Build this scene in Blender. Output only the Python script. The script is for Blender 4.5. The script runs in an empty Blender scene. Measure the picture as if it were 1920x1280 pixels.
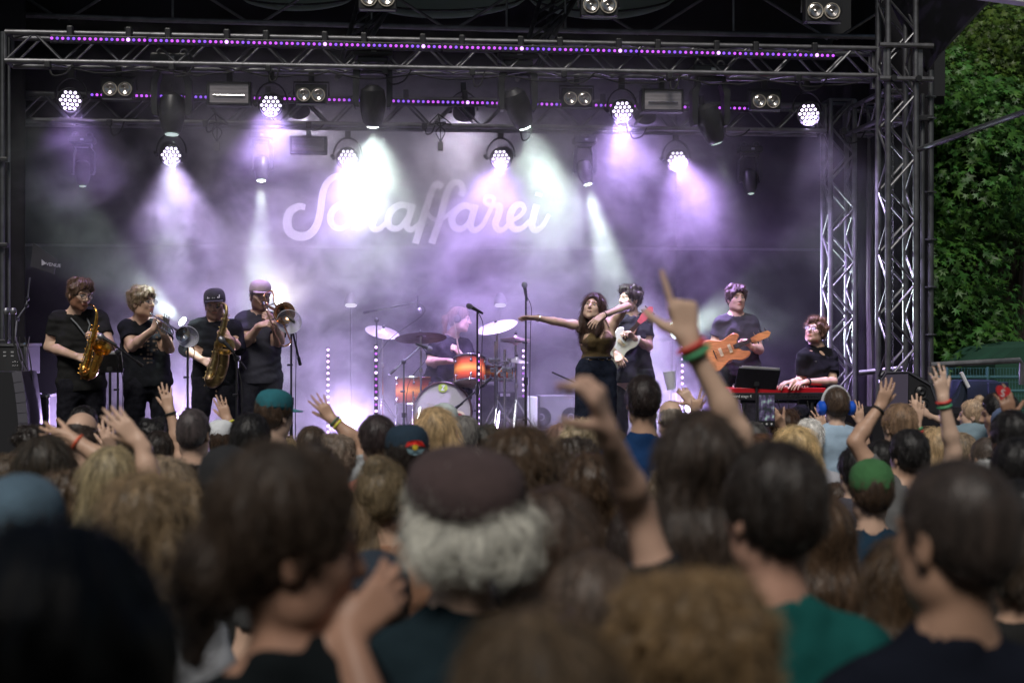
import bpy, bmesh, math, random
import numpy as np
from mathutils import Vector, Matrix
R = math.radians
SC = bpy.context.scene
COL = SC.collection
random.seed(7)
RS = np.random.RandomState(7)
# ------------------------------------------------------------------ camera
F = 50.0 / 36.0 * 1920.0
TH = R(5.2)
CAMZ = 2.3
cam_d = bpy.data.cameras.new('camera')
cam = bpy.data.objects.new('camera', cam_d)
COL.objects.link(cam)
cam.location = (0, 0, CAMZ)
cam.rotation_euler = (R(90), 0, -TH)
cam_d.lens = 50; cam_d.sensor_width = 36
cam_d.clip_start = 0.05; cam_d.clip_end = 500
cam_d.dof.use_dof = True
cam_d.dof.focus_distance = 12.0
cam_d.dof.aperture_fstop = 2.2
SC.camera = cam
# ------------------------------------------------------------------ world, sun, exposure
wd = bpy.data.worlds.new('World'); SC.world = wd; wd.use_nodes = True
nt = wd.node_tree
bg = nt.nodes['Background']
sky = nt.nodes.new('ShaderNodeTexSky'); sky.sky_type = 'NISHITA'; sky.sun_disc = False
sky.sun_elevation = R(52); sky.sun_rotation = R(200); sky.air_density = 1.2; sky.dust_density = 1.2
nt.links.new(sky.outputs[0], bg.inputs[0])
bg.inputs[1].default_value = 0.05
sd = bpy.data.lights.new('sun', 'SUN'); sun = bpy.data.objects.new('sun', sd); COL.objects.link(sun)
sd.energy = 4.9; sd.angle = R(18); sd.color = (1, 0.95, 0.88)
sun.rotation_euler = (R(38), 0, R(-18))
SC.view_settings.view_transform = 'Standard'; SC.view_settings.look = 'None'
SC.view_settings.gamma = 1.0; SC.view_settings.exposure = -1.12
SC.cycles.use_denoising = True
SC.cycles.max_bounces = 5; SC.cycles.diffuse_bounces = 2; SC.cycles.glossy_bounces = 2
SC.cycles.transmission_bounces = 3; SC.cycles.volume_bounces = 1; SC.cycles.transparent_max_bounces = 6
SC.cycles.volume_step_rate = 1.0; SC.cycles.volume_max_steps = 48
SC.cycles.sample_clamp_indirect = 3.0; SC.cycles.sample_clamp_direct = 0
SC.cycles.caustics_reflective = False; SC.cycles.caustics_refractive = False
SC.render.use_persistent_data = False

# ------------------------------------------------------------------ place helpers (photo pixel + metres of depth -> point of the place)
def W(px, py, d):
    xc = (px - 960.0) / F * d; zc = (640.0 - py) / F * d
    return Vector((math.cos(TH) * xc + math.sin(TH) * d, -math.sin(TH) * xc + math.cos(TH) * d, CAMZ + zc))
def depth_at(px, Y): return Y / (math.cos(TH) - math.sin(TH) * (px - 960.0) / F)
def WY(px, py, Y): return W(px, py, depth_at(px, Y))
def XY(px, Y): return WY(px, 640, Y).x
FLOOR = 1.0

# ------------------------------------------------------------------ materials
MATS = {}
def nodes_of(m): return m.node_tree.nodes, m.node_tree.links
def mat(name, col=(.5, .5, .5), rough=.6, metal=0.0, emit=None, estr=0.0, noise=0.0, nscale=8.0, bump=0.0, bscale=40.0,
        objcol=False, attr=None, spec=0.5, alpha=1.0, trans=0.0, coat=0.0, sheen=0.0, stretch=None, sss=0.0):
    if name in MATS: return MATS[name]
    m = bpy.data.materials.new(name); m.use_nodes = True; N, L = nodes_of(m)
    b = N['Principled BSDF']
    b.inputs['Roughness'].default_value = rough; b.inputs['Metallic'].default_value = metal
    b.inputs['Specular IOR Level'].default_value = spec
    b.inputs['Coat Weight'].default_value = coat
    b.inputs['Sheen Weight'].default_value = sheen
    b.inputs['Transmission Weight'].default_value = trans
    b.inputs['Alpha'].default_value = alpha
    if sss: b.inputs['Subsurface Weight'].default_value = sss; b.inputs['Subsurface Radius'].default_value = (.02, .008, .004)
    src = None
    if objcol:
        oi = N.new('ShaderNodeObjectInfo'); src = oi.outputs['Color']
    else:
        rgb = N.new('ShaderNodeRGB'); rgb.outputs[0].default_value = (*col, 1); src = rgb.outputs[0]
    if attr:
        a = N.new('ShaderNodeAttribute'); a.attribute_name = attr
        mx = N.new('ShaderNodeMix'); mx.data_type = 'RGBA'; mx.blend_type = 'MULTIPLY'; mx.inputs[0].default_value = 1
        L.new(src, mx.inputs[6]); L.new(a.outputs['Color'], mx.inputs[7]); src = mx.outputs[2]
    tc = N.new('ShaderNodeTexCoord'); co = tc.outputs['Object']
    if stretch:
        mp = N.new('ShaderNodeMapping'); mp.inputs['Scale'].default_value = stretch
        L.new(co, mp.inputs['Vector']); co = mp.outputs[0]
    if noise > 0:
        n = N.new('ShaderNodeTexNoise'); n.inputs['Scale'].default_value = nscale; n.inputs['Detail'].default_value = 4
        L.new(co, n.inputs['Vector'])
        mr = N.new('ShaderNodeMapRange'); mr.inputs[1].default_value = .3; mr.inputs[2].default_value = .7
        mr.inputs[3].default_value = 1 - noise; mr.inputs[4].default_value = 1 + noise
        L.new(n.outputs['Fac'], mr.inputs[0])
        v = N.new('ShaderNodeVectorMath'); v.operation = 'SCALE'
        L.new(src, v.inputs[0]); L.new(mr.outputs[0], v.inputs['Scale']); src = v.outputs[0]
    L.new(src, b.inputs['Base Color'])
    if bump > 0:
        n2 = N.new('ShaderNodeTexNoise'); n2.inputs['Scale'].default_value = bscale; n2.inputs['Detail'].default_value = 3
        L.new(co, n2.inputs['Vector'])
        bp = N.new('ShaderNodeBump'); bp.inputs['Strength'].default_value = bump; bp.inputs['Distance'].default_value = .01
        L.new(n2.outputs['Fac'], bp.inputs['Height']); L.new(bp.outputs[0], b.inputs['Normal'])
    if emit:
        b.inputs['Emission Color'].default_value = (*emit, 1); b.inputs['Emission Strength'].default_value = estr
    MATS[name] = m; return m

M_alu = mat('truss_aluminium', (.18, .18, .19), .46, .8, noise=.28, nscale=9, bump=.15, bscale=60)
M_alu2 = mat('scaffold_steel', (.13, .135, .14), .5, .75, noise=.3, nscale=6)
M_chrome = mat('chrome', (.75, .75, .76), .16, 1.0)
M_black = mat('black_metal', (.018, .018, .02), .45, .0, noise=.3, nscale=20)
M_plastic = mat('black_plastic', (.022, .022, .025), .38)
M_case = mat('black_case_board', (.02, .02, .022), .6, noise=.3, nscale=5)
M_cloth = mat('black_stage_cloth', (.018, .017, .02), .95, noise=.25, nscale=3, spec=.1)
M_wood = mat('stage_floor_board', (.05, .045, .04), .7, noise=.3, nscale=3)
M_rubber = mat('rubber', (.02, .02, .02), .9)

# ------------------------------------------------------------------ mesh builder
class MB:
    def __init__(s): s.v = []; s.f = []; s.c = []
    def add(s, vs, fs):
        o = len(s.v); s.v += [tuple(v) for v in vs]; s.f += [tuple(i + o for i in f) for f in fs]; return s
    def box(s, c, size, M=None):
        c = Vector(c); hx, hy, hz = size[0] / 2, size[1] / 2, size[2] / 2
        vs = [Vector((x, y, z)) for x in (-hx, hx) for y in (-hy, hy) for z in (-hz, hz)]
        if M is not None: vs = [M @ v for v in vs]
        return s.add([v + c for v in vs], [(0, 1, 3, 2), (4, 6, 7, 5), (0, 4, 5, 1), (2, 3, 7, 6), (0, 2, 6, 4), (1, 5, 7, 3)])
    def rbox(s, c, size, r=.01, M=None):          # bevelled box: octagonal edges on every side
        c = Vector(c); h = Vector(size) / 2; vs = []; fs = []
        bm = bmesh.new(); bmesh.ops.create_cube(bm, size=1)
        for v in bm.verts: v.co = Vector((v.co.x * size[0], v.co.y * size[1], v.co.z * size[2]))
        bmesh.ops.bevel(bm, geom=bm.edges[:], offset=r, segments=2, profile=.6, affect='EDGES')
        bm.verts.index_update()
        vs = [(M @ v.co if M is not None else v.co) + c for v in bm.verts]
        fs = [[v.index for v in f.verts] for f in bm.faces]; bm.free()
        return s.add(vs, fs)
    def tube(s, pts, r, n=8, cap=True, closed=False):
        pts = [Vector(p) for p in pts]; m = len(pts)
        rr = r if isinstance(r, (list, tuple)) else [r] * m
        vs = []; prev = None
        for i, p in enumerate(pts):
            if closed: t = pts[(i + 1) % m] - pts[i - 1]
            else: t = (pts[min(i + 1, m - 1)] - pts[max(i - 1, 0)])
            if t.length < 1e-9: t = Vector((0, 0, 1))
            t.normalize()
            if prev is None:
                u = t.orthogonal().normalized()
            else:
                u = prev - t * prev.dot(t)
                if u.length < 1e-6: u = t.orthogonal()
                u.normalize()
            prev = u; w = t.cross(u)
            for k in range(n):
                a = 2 * math.pi * k / n
                vs.append(p + (u * math.cos(a) + w * math.sin(a)) * rr[i])
        fs = []
        for i in range(m if closed else m - 1):
            j = (i + 1) % m
            for k in range(n):
                k2 = (k + 1) % n
                fs.append((i * n + k, i * n + k2, j * n + k2, j * n + k))
        if cap and not closed:
            fs.append(tuple(range(n - 1, -1, -1))); fs.append(tuple((m - 1) * n + k for k in range(n)))
        return s.add(vs, fs)
    def cyl(s, a, b, r, r2=None, n=12): return s.tube([a, b], [r, r if r2 is None else r2], n)
    def lathe(s, c, prof, M=None, n=24, cap=True):        # prof: list of (radius, z)
        c = Vector(c); vs = []; fs = []
        for (r, z) in prof:
            for k in range(n):
                a = 2 * math.pi * k / n; v = Vector((r * math.cos(a), r * math.sin(a), z))
                vs.append((M @ v if M is not None else v) + c)
        for i in range(len(prof) - 1):
            for k in range(n):
                k2 = (k + 1) % n; fs.append((i * n + k, i * n + k2, (i + 1) * n + k2, (i + 1) * n + k))
        if cap:
            fs.append(tuple(range(n - 1, -1, -1))); fs.append(tuple((len(prof) - 1) * n + k for k in range(n)))
        return s.add(vs, fs)
    def prism(s, poly, y0, y1, M=None, c=(0, 0, 0)):       # poly in x,z extruded along y
        c = Vector(c); n = len(poly)
        vs = [Vector((p[0], y, p[1])) for y in (y0, y1) for p in poly]
        vs = [(M @ v if M is not None else v) + c for v in vs]
        fs = [tuple(range(n)), tuple(range(2 * n - 1, n - 1, -1))]
        fs += [(i, i + n, (i + 1) % n + n, (i + 1) % n) for i in range(n)]
        return s.add(vs, fs)
    def sphere(s, c, r, n=10, sc=(1, 1, 1), M=None):
        prof = []
        vs = []; fs = []; c = Vector(c); m = max(4, n // 2 + 1)
        for i in range(m + 1):
            p = math.pi * i / m
            for k in range(n):
                a = 2 * math.pi * k / n
                v = Vector((math.sin(p) * math.cos(a) * r * sc[0], math.sin(p) * math.sin(a) * r * sc[1], math.cos(p) * r * sc[2]))
                vs.append((M @ v if M is not None else v) + c)
        for i in range(m):
            for k in range(n):
                k2 = (k + 1) % n; fs.append((i * n + k, (i + 1) * n + k, (i + 1) * n + k2, i * n + k2))
        return s.add(vs, fs)
    def mesh(s, name, m, smooth=False, angle=None):
        me = bpy.data.meshes.new(name); me.from_pydata(s.v, [], s.f)
        if m: me.materials.append(m)
        me.validate(); 
        if smooth:
            me.polygons.foreach_set('use_smooth', [True] * len(me.polygons))
            if angle: 
                try: me.set_sharp_from_angle(angle=R(angle))
                except Exception: pass
        me.update(); return me
    def build(s, name, m, parent=None, smooth=False, angle=35, local=True):
        me = s.mesh(name, m, smooth, angle)
        o = bpy.data.objects.new(name, me); COL.objects.link(o)
        if parent is not None: o.parent = parent
        return o
def thing(name, label, cat, loc=(0, 0, 0), rot=None, group=None):
    o = bpy.data.objects.new(name, None); COL.objects.link(o); o.empty_display_size = .1
    o.location = loc
    if rot is not None:
        if isinstance(rot, (int, float)): o.rotation_euler = (0, 0, rot)
        else: o.rotation_euler = rot
    o['label'] = label; o['category'] = cat
    if group: o['group'] = group
    return o
def tag(o, label=None, cat=None, group=None, kind=None):
    if label: o['label'] = label
    if cat: o['category'] = cat
    if group: o['group'] = group
    if kind: o['kind'] = kind
    return o
def inst(name, me, parent=None, loc=None, M=None):
    o = bpy.data.objects.new(name, me); COL.objects.link(o)
    if parent is not None: o.parent = parent
    if M is not None: o.matrix_local = M
    if loc is not None: o.location = loc
    return o
def copy_tree(o, parent=None):
    c = o.copy(); COL.objects.link(c)
    if parent is not None: c.parent = parent
    for ch in list(o.children): copy_tree(ch, c)
    return c
def aim(d, up=(0, 0, 1)):       # rotation matrix whose -Y axis points along d, Z up
    y = -Vector(d).normalized(); x = y.cross(Vector(up))
    if x.length < 1e-5: x = Vector((1, 0, 0))
    x.normalize(); z = x.cross(y)
    return Matrix((x, y, z)).transposed()
def aimz(d, hint=(0, 1, 0)):    # rotation matrix whose +Z axis points along d
    z = Vector(d).normalized(); x = Vector(hint).cross(z)
    if x.length < 1e-5: x = Vector((1, 0, 0)).cross(z)
    if x.length < 1e-5: x = Vector((0, 1, 0)).cross(z)
    x.normalize(); y = z.cross(x)
    return Matrix((x, y, z)).transposed()
def spot(name, loc, target, power, col, size, blend=.5, rad=.05, parent=None):
    l = bpy.data.lights.new(name, 'SPOT'); o = bpy.data.objects.new(name, l); COL.objects.link(o)
    l.energy = power; l.color = col; l.spot_size = R(size); l.spot_blend = blend; l.shadow_soft_size = rad
    d = Vector(target) - Vector(loc)
    o.location = loc
    o.rotation_euler = d.to_track_quat('-Z', 'Y').to_euler()
    return o

def text_mesh(name, body, size, m, parent, loc, rot, extrude=.001, space=1.0):
    fc = bpy.data.curves.new('t', 'FONT'); fc.body = body; fc.size = size; fc.extrude = extrude; fc.space_character = space
    fo = bpy.data.objects.new('t', fc); COL.objects.link(fo); bpy.context.view_layer.update()
    me = bpy.data.meshes.new_from_object(fo.evaluated_get(bpy.context.evaluated_depsgraph_get())); bpy.data.objects.remove(fo)
    me.materials.clear(); me.materials.append(m)
    o = bpy.data.objects.new(name, me); COL.objects.link(o); o.parent = parent; o.location = loc; o.rotation_euler = rot; o['kind'] = 'stuff' if False else 'thing'
    del o['kind']; return o
# ================================================================== LARGE STRUCTURE
def ground_z(y): return 0.38 - 0.032 * max(-4, min(y, 10.5))
g = MB()
ys = [-60, -4, 0, 3, 6, 10.5, 30, 120]
for i, y in enumerate(ys): g.v += [(-120, y, ground_z(y)), (120, y, ground_z(y))]
g.f = [(2 * i, 2 * i + 1, 2 * i + 3, 2 * i + 2) for i in range(len(ys) - 1)]
tag(g.build('ground', mat('gravel_ground', (.09, .08, .065), .95, noise=.4, nscale=6, bump=.6, bscale=30)), kind='structure')
YF, YR, YB = 12.25, 13.2, 15.5
XL, XR = -5.6, 5.9
# stage deck: planks on a base
b = MB(); b.box(((XL + XR) / 2, 13.4, FLOOR / 2 - .03), (XR - XL, 4.9, FLOOR - .06))
deck = tag(b.build('stage_deck', M_cloth), kind='structure')
pm = MB().box((0, 0, 0), (XR - XL, .195, .04)).mesh('plank', M_wood)
for i in range(24): inst('plank', pm, deck, ((XL + XR) / 2, 11.05 + .2 * i, FLOOR - .02))
riser = thing('drum_riser', 'low black riser the drum kit stands on', 'riser', ((XY(760, 14) + XY(1066, 14)) / 2, 14.2, FLOOR))
rw = XY(1072, 13.6) - XY(655, 13.6)
MB().box((0, 0, .14), (rw, 1.5, .28)).build('riser_base', M_cloth, riser)
MB().box((0, 0, .295), (rw + .02, 1.52, .03)).build('riser_top', M_wood, riser)
RZ = FLOOR + .31

# ---- backdrop with pleats and seams
def drape(name, x0, x1, z0, z1, y, amp, wl, m, label, nz=6, axis='x', dx=.05):
    b = MB(); nx = max(2, int(abs(x1 - x0) / dx)); 
    for j in range(nz + 1):
        z = z0 + (z1 - z0) * j / nz
        for i in range(nx + 1):
            x = x0 + (x1 - x0) * i / nx
            o = amp * (math.sin(x / wl * 6.28) + .5 * math.sin(x / wl * 11 + 1.3 + z * .6)) * (1 - .3 * j / nz)
            b.v.append((x, y + o, z) if axis == 'x' else (y + o, x, z))
    for j in range(nz):
        for i in range(nx):
            a = j * (nx + 1) + i; b.f.append((a, a + 1, a + nx + 2, a + nx + 1))
    me = b.mesh(name, m, True)
    o = bpy.data.objects.new(name, me); COL.objects.link(o)
    md = o.modifiers.new('t', 'SOLIDIFY'); md.thickness = .006
    return tag(o, label, 'curtain' if 'curtain' in name else 'backdrop')
bd = thing('stage_backdrop', 'wide black cloth backdrop with the pale script word Schaffarei', 'backdrop', (0, YB, 0))
b = MB(); nx = 60; xs = [XL - .1 + (XR - XL + .2) * i / nx for i in range(nx + 1)]
zb = [FLOOR, 3.28, 3.30, 5.4]
M_bd = mat('backdrop_cloth', (.035, .033, .04), .9, noise=.25, nscale=1.2, spec=.2, bump=.2, bscale=3)
zl = WY(960, 466, YB).z
panels = [(XL - .1, XY(1268, YB) - .01, FLOOR, zl), (XY(1268, YB) + .01, XR + .1, FLOOR, zl), (XL - .1, XY(1268, YB) - .01, zl + .012, 5.5), (XY(1268, YB) + .01, XR + .1, zl + .012, 5.5)]
for (x0, x1, z0, z1) in panels:
    b = MB(); n = 40; m_ = 8
    for j in range(m_ + 1):
        for i in range(n + 1):
            x = x0 + (x1 - x0) * i / n; z = z0 + (z1 - z0) * j / m_
            e = min(i, n - i) == 0 or min(j, m_ - j) == 0
            b.v.append((x, .006 * math.sin(x * 2.1 + z) + (.0 if not e else .006), z))
    for j in range(m_):
        for i in range(n):
            a = j * (n + 1) + i; b.f.append((a, a + 1, a + n + 2, a + n + 1))
    o = b.build('cloth_panel', M_bd, bd, True, None); md = o.modifiers.new('t', 'SOLIDIFY'); md.thickness = .005
b = MB(); b.box(((XL + XR) / 2, .03, 2.9 + .2), (XR - XL + .4, .02, 5.6 - FLOOR)); b.build('backing', M_cloth, bd)
# script letters: strokes given in the coordinates of the lettering's own drawing, swept as flat ribbons
def catmull(pts, k=8):
    P = [np.array(p, float) for p in pts]; P = [2 * P[0] - P[1]] + P + [2 * P[-1] - P[-2]]; out = []
    for i in range(1, len(P) - 2):
        for j in range(k):
            t = j / k
            out.append(.5 * ((2 * P[i]) + (-P[i - 1] + P[i + 1]) * t + (2 * P[i - 1] - 5 * P[i] + 4 * P[i + 1] - P[i + 2]) * t * t + (-P[i - 1] + 3 * P[i] - 3 * P[i + 1] + P[i + 2]) * t ** 3))
    out.append(P[-2]); return out
def stroke(b, pts, w, y, conv, th=.004):
    c = catmull(pts); n = len(c); ws = w if isinstance(w, (list, tuple)) else [w, w]
    fr = []
    for i, p in enumerate(c):
        t = c[min(i + 1, n - 1)] - c[max(i - 1, 0)]; t = t / (np.linalg.norm(t) + 1e-9); nn = np.array([-t[1], t[0]])
        u = i / (n - 1) * (len(ws) - 1); q = min(int(u), len(ws) - 2); hw = (ws[q] * (1 - (u - q)) + ws[q + 1] * (u - q)) / 2
        fr.append((conv(p + nn * hw), conv(p - nn * hw)))
    vs = []
    for yy in (y, y - th):
        for (a, c2) in fr: vs += [(a[0], yy, a[1]), (c2[0], yy, c2[1])]
    m2 = 2 * n; fs = []
    for i in range(n - 1):
        fs.append((2 * i, 2 * i + 1, 2 * i + 3, 2 * i + 2)); fs.append((m2 + 2 * i, m2 + 2 * i + 2, m2 + 2 * i + 3, m2 + 2 * i + 1))
        fs.append((2 * i, 2 * i + 2, m2 + 2 * i + 2, m2 + 2 * i)); fs.append((2 * i + 1, m2 + 2 * i + 1, m2 + 2 * i + 3, 2 * i + 3))
    fs.append((0, m2, m2 + 1, 1)); fs.append((2 * n - 2, 2 * n - 1, m2 + 2 * n - 1, m2 + 2 * n - 2))
    b.add(vs, fs)
def conv(p):
    w = WY(500 + p[0] / 3.4286, 300 + p[1] / 3.4286, YB); return (w.x, w.z)
LET = [
 ('S', [([(249, 305), (205, 300), (150, 335), (132, 400), (150, 462), (210, 492), (275, 478), (322, 420), (345, 330), (362, 210), (395, 140), (450, 105), (500, 130)], [38, 52, 58, 58, 50, 46, 40, 40])]),
 ('c', [([(545, 335), (525, 300), (480, 288), (430, 320), (410, 375), (430, 425), (480, 440), (540, 405), (575, 370)], [36, 42, 46, 46, 40, 30, 26])]),
 ('h', [([(648, 150), (620, 240), (590, 350), (566, 452)], 44), ([(590, 380), (625, 320), (670, 295), (705, 310), (700, 355), (680, 410), (690, 445), (730, 440), (775, 395)], [26, 34, 42, 44, 44, 36, 28])]),
 ('a', [([(925, 320), (895, 292), (845, 295), (800, 330), (780, 385), (795, 432), (845, 440), (890, 395), (925, 330)], [36, 42, 46, 46, 42, 34, 30]), ([(942, 284), (920, 350), (900, 420), (925, 448), (965, 425), (1000, 380), (1020, 340)], [42, 44, 44, 34, 28, 26])]),
 ('f', [([(1128, 178), (1100, 155), (1070, 180), (1050, 235), (1020, 330), (985, 440), (955, 538)], [42, 40, 42, 44, 46, 46, 46]), ([(1030, 330), (1055, 370), (1095, 385), (1140, 360)], [24, 28, 30, 28])]),
 ('f', [([(1245, 232), (1262, 195), (1240, 150), (1200, 150), (1165, 195), (1140, 280), (1110, 390), (1085, 465), (1060, 538)], [44, 42, 40, 42, 44, 46, 46, 46]), ([(1130, 375), (1170, 350), (1210, 315)], [28, 26, 26])]),
 ('a', [([(1330, 325), (1295, 296), (1250, 300), (1205, 340), (1190, 395), (1215, 438), (1260, 440), (1300, 400), (1330, 340)], [36, 42, 46, 46, 42, 34, 30]), ([(1345, 288), (1322, 360), (1310, 425), (1340, 452), (1390, 415), (1425, 345), (1452, 290)], [42, 44, 44, 34, 28, 26])]),
 ('r', [([(1450, 290), (1462, 252), (1440, 236), (1408, 242), (1402, 272), (1430, 290), (1470, 292), (1498, 300), (1490, 350), (1470, 410), (1490, 450), (1530, 440), (1570, 395)], [26, 24, 24, 24, 28, 36, 44, 46, 42, 34, 28])]),
 ('e', [([(1570, 395), (1620, 365), (1655, 325), (1640, 288), (1600, 295), (1568, 345), (1565, 405), (1595, 445), (1645, 435), (1690, 390)], [26, 28, 30, 38, 46, 48, 44, 34, 28])]),
 ('i', [([(1735, 288), (1715, 360), (1705, 425), (1730, 452), (1775, 420), (1815, 350)], [44, 46, 44, 34, 26]), ([(1752, 212), (1745, 236)], 48)]),
]
M_let = mat('pale_print', (.80, .78, .80), .9, spec=.1)
for k, (ch, ss) in enumerate(LET):
    b = MB()
    for q, (pts, w) in enumerate(ss): stroke(b, pts, w, -.012 - .0021 * (k % 2) - .0009 * q, conv)
    o = b.build('letter', M_let, bd); o['label'] = 'pale script letter %s' % ch
for z0 in (466,):
    b = MB(); b.box(((XL + XR) / 2, -.012, zl + .006), (XR - XL - .3, .008, .03)); b.build('seam', mat('seam_tape', (.09, .085, .10), .8), bd)

# ---- truss builder (four chords of tube, diagonals on each face)
def truss_box(p0, p1, up, h=.24, step=.5, rc=.024, rd=.0115, parent=None, mt=None, sides=4, phase=0, braces_as_parts=True):
    p0 = Vector(p0); p1 = Vector(p1); ax = (p1 - p0); L = ax.length; ax.normalize(); up = Vector(up).normalized(); sd = ax.cross(up).normalized(); up = sd.cross(ax)
    mt = mt or M_alu
    cs = [(-.5, -.5), (.5, -.5), (.5, .5), (-.5, .5)]
    off = [sd * (c[0] * h) + up * (c[1] * h) for c in cs]
    chord = MB().tube([(0, 0, 0), (L * .25, 0, 0), (L * .5, 0, 0), (L, 0, 0)], rc, 10).mesh('chord', mt, True, 60)
    Mx = Matrix((ax, up, ax.cross(up))).transposed().to_4x4()
    for o in off:
        inst('chord', chord, parent, M=Matrix.Translation(p0 + o) @ Mx)
    n = max(1, int(round(L / step))); st = L / n
    dg = {}
    br = MB()
    for fidx in range(4):
        a, b_ = off[fidx], off[(fidx + 1) % 4]
        for i in range(n):
            s0 = p0 + ax * (i * st); s1 = p0 + ax * ((i + .5) * st); s2 = p0 + ax * ((i + 1) * st)
            if fidx in (0, 1): A, B = a, b_
            else: A, B = b_, a
            for (u, v) in ((s0 + A, s1 + B), (s1 + B, s2 + A)):
                d = v - u; key = round(d.length, 3)
                if key not in dg:
                    dg[key] = MB().tube([(0, 0, 0), (0, 0, d.length)], rd, 6).mesh('brace', mt, True, 60)
                inst('brace', dg[key], parent, M=Matrix.Translation(u) @ aimz(d).to_4x4())
    # end rings and coupler sleeves
    for t in (0, L):
        b2 = MB()
        for k in range(4):
            b2.cyl(p0 + ax * t + off[k], p0 + ax * t + off[(k + 1) % 4], rd * 1.3, n=6)
        b2.build('end_frame', mt, parent)
def straight(name, label, px0, px1, Y, z, up=(0, 0, 1), step=.47, **k):
    t = thing(name, label, 'truss', (0, 0, 0))
    x0 = XY(px0, Y); x1 = XY(px1, Y)
    truss_box((x0, Y + .12, z), (x1, Y + .12, z), up, parent=t, step=step, **k); return t
ft = straight('lighting_truss', 'long front lighting truss of grey tubes across the stage top, above the rear truss', 10, 1648, YF, 4.77)
rt = straight('lighting_truss', 'rear lighting truss one metre behind and a little lower than the front one', 30, 1548, YR, 4.42)
def tower(label, pxa, pxb, Y, z0, z1, rotz=0.0, step=.55, **k):
    c = (XY(pxa, Y) + XY(pxb, Y)) / 2; h = XY(pxb, Y) - XY(pxa, Y)
    t = thing('truss_tower', label, 'truss tower', (c, Y + h / 2, z0), rotz)
    truss_box((0, 0, 0), (0, 0, z1 - z0), (0, 1, 0), h=h, step=step, parent=t, **k)
    bp = MB(); bp.rbox((0, 0, .02), (h + .25, h + .25, .03), .005); bp.build('base_plate', M_alu2, t)
    return t
tw1 = tower('front right truss tower of bright tubes carrying the roof, next to the tree', 1665, 1717, 12.0, .05, 7.2, rc=.026)
tw2 = tower('slimmer truss tower further back, behind the keyboard player', 1557, 1602, YR, FLOOR, 4.6)
sp0 = thing('scaffold_pole', 'thin pair of scaffold tubes at the left picture edge', 'pole', tuple(WY(5, 900, 12.4)))
h0 = WY(5, 60, 12.4).z - sp0.location.z
for dx in (0, .042): MB().cyl((dx, dx, 0), (dx, dx, h0), .018 if not dx else .011, n=10).build('tube', M_alu2, sp0, True)
for yy in (300, 460, 640): MB().rbox((0.01, -.02, WY(5, yy, 12.4).z - sp0.location.z), (.09, .07, .04), .01).build('coupler', M_black, sp0)
# sleeve block at the head of the front right tower
sl = thing('tower_sleeve', 'grey steel sleeve block clamped round the front right tower at truss height', 'sleeve block', tuple(WY(1691, 120, 12.02)))
for (dx, dy) in ((-.155, -.01), (.155, -.01), (-.155, .28), (.155, .28)):
    MB().rbox((dx, dy, .0), (.045, .05, .34), .006).build('side_plate', M_alu, sl)
for dz in (-.14, .15):
    MB().cyl((-.22, -.05, dz), (.26, -.05, dz), .024, n=10).build('cross_tube', M_alu, sl, True)
for sx in (-.1, .12):
    MB().cyl((sx, -.09, -.14), (sx, -.03, -.14), .03, n=6).build('clamp', M_black, sl)
# connecting side truss (receding between towers)
t = thing('side_truss', 'short dark truss joining the front and rear towers at the right', 'truss')
truss_box((XY(1625, 13.2), 12.35, 4.42), (XY(1625, 13.2), 13.5, 4.42), (0, 0, 1), parent=t, mt=M_alu, step=.4)
# chain hanging in the tower
ch = thing('hoist_chain', 'thin steel chain hanging inside the front right tower', 'chain', tuple(WY(1674, 170, 12.15)))
lk = MB().tube([(0.008 * math.cos(a), 0, .016 * math.sin(a)) for a in np.linspace(0, 6.283, 9)[:-1]], .0028, 4, closed=True).mesh('link', M_alu2)
for i in range(120):
    o = inst('link', lk, ch, (0, 0, -.026 * i)); o.rotation_euler = (0, 0, (i % 2) * 1.57)
# scaffold pole right of the tower + long slanted pole + rail
sp = thing('scaffold_pole', 'upright scaffold pole with ring collars beside the front right tower', 'pole', tuple(WY(1745, 900, 12.1)))
z0 = sp.location.z; h = WY(1745, 132, 12.1).z - z0
MB().cyl((0, 0, 0), (0, 0, h), .0245, n=12).build('tube', M_alu2, sp, True)
for yy in (182, 222, 272, 360, 449, 538, 627):
    zz = WY(1745, yy, 12.1).z - z0
    MB().lathe((0, 0, zz), [(.03, -.008), (.05, -.006), (.05, .006), (.03, .008)], n=10).build('ring_collar', M_alu2, sp)
MB().cyl((-.055, .05, 0), (-.055, .05, h - .2), .02, n=8).build('second_tube', M_alu2, sp, True)
for yy in (222,):
    zz = WY(1745, yy, 12.1).z - z0; MB().rbox((-.09, 0, zz), (.2, .06, .05), .008).build('coupler', M_black, sp)
a = W(1716, 283, 12.4); c = W(1930, 207, 11.2)
o = MB().cyl(a, c, .024, n=12).build('slanted_pole', M_alu2, None, True); tag(o, 'dark slanted scaffold tube running up to the right picture edge before the tree', 'pole')
a = W(1612, 699, 12.9); c = W(1700, 690, 12.7)
o = MB().cyl(a, c, .027, n=12).build('cross_pole', M_alu, None, True); tag(o, 'short horizontal steel tube passing behind the front right tower at rail height', 'pole')
rl = thing('hand_rail', 'white tube hand rail to the right of the tower', 'hand rail', tuple(W(1745, 684, 11.6)))
e = W(1912, 675, 11.6) - rl.location
MB().tube([(0, 0, 0), e * .5, e, e + Vector((.02, 0, -.04)), e + Vector((.02, 0, -.2))], .024, 10).build('top_tube', M_alu, rl, True)
for k in (.0,): MB().cyl(e * k + Vector((.0, 0, -.01)), e * k + Vector((0, 0, -1.1)), .024, n=10).build('post', M_alu, rl, True)

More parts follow.
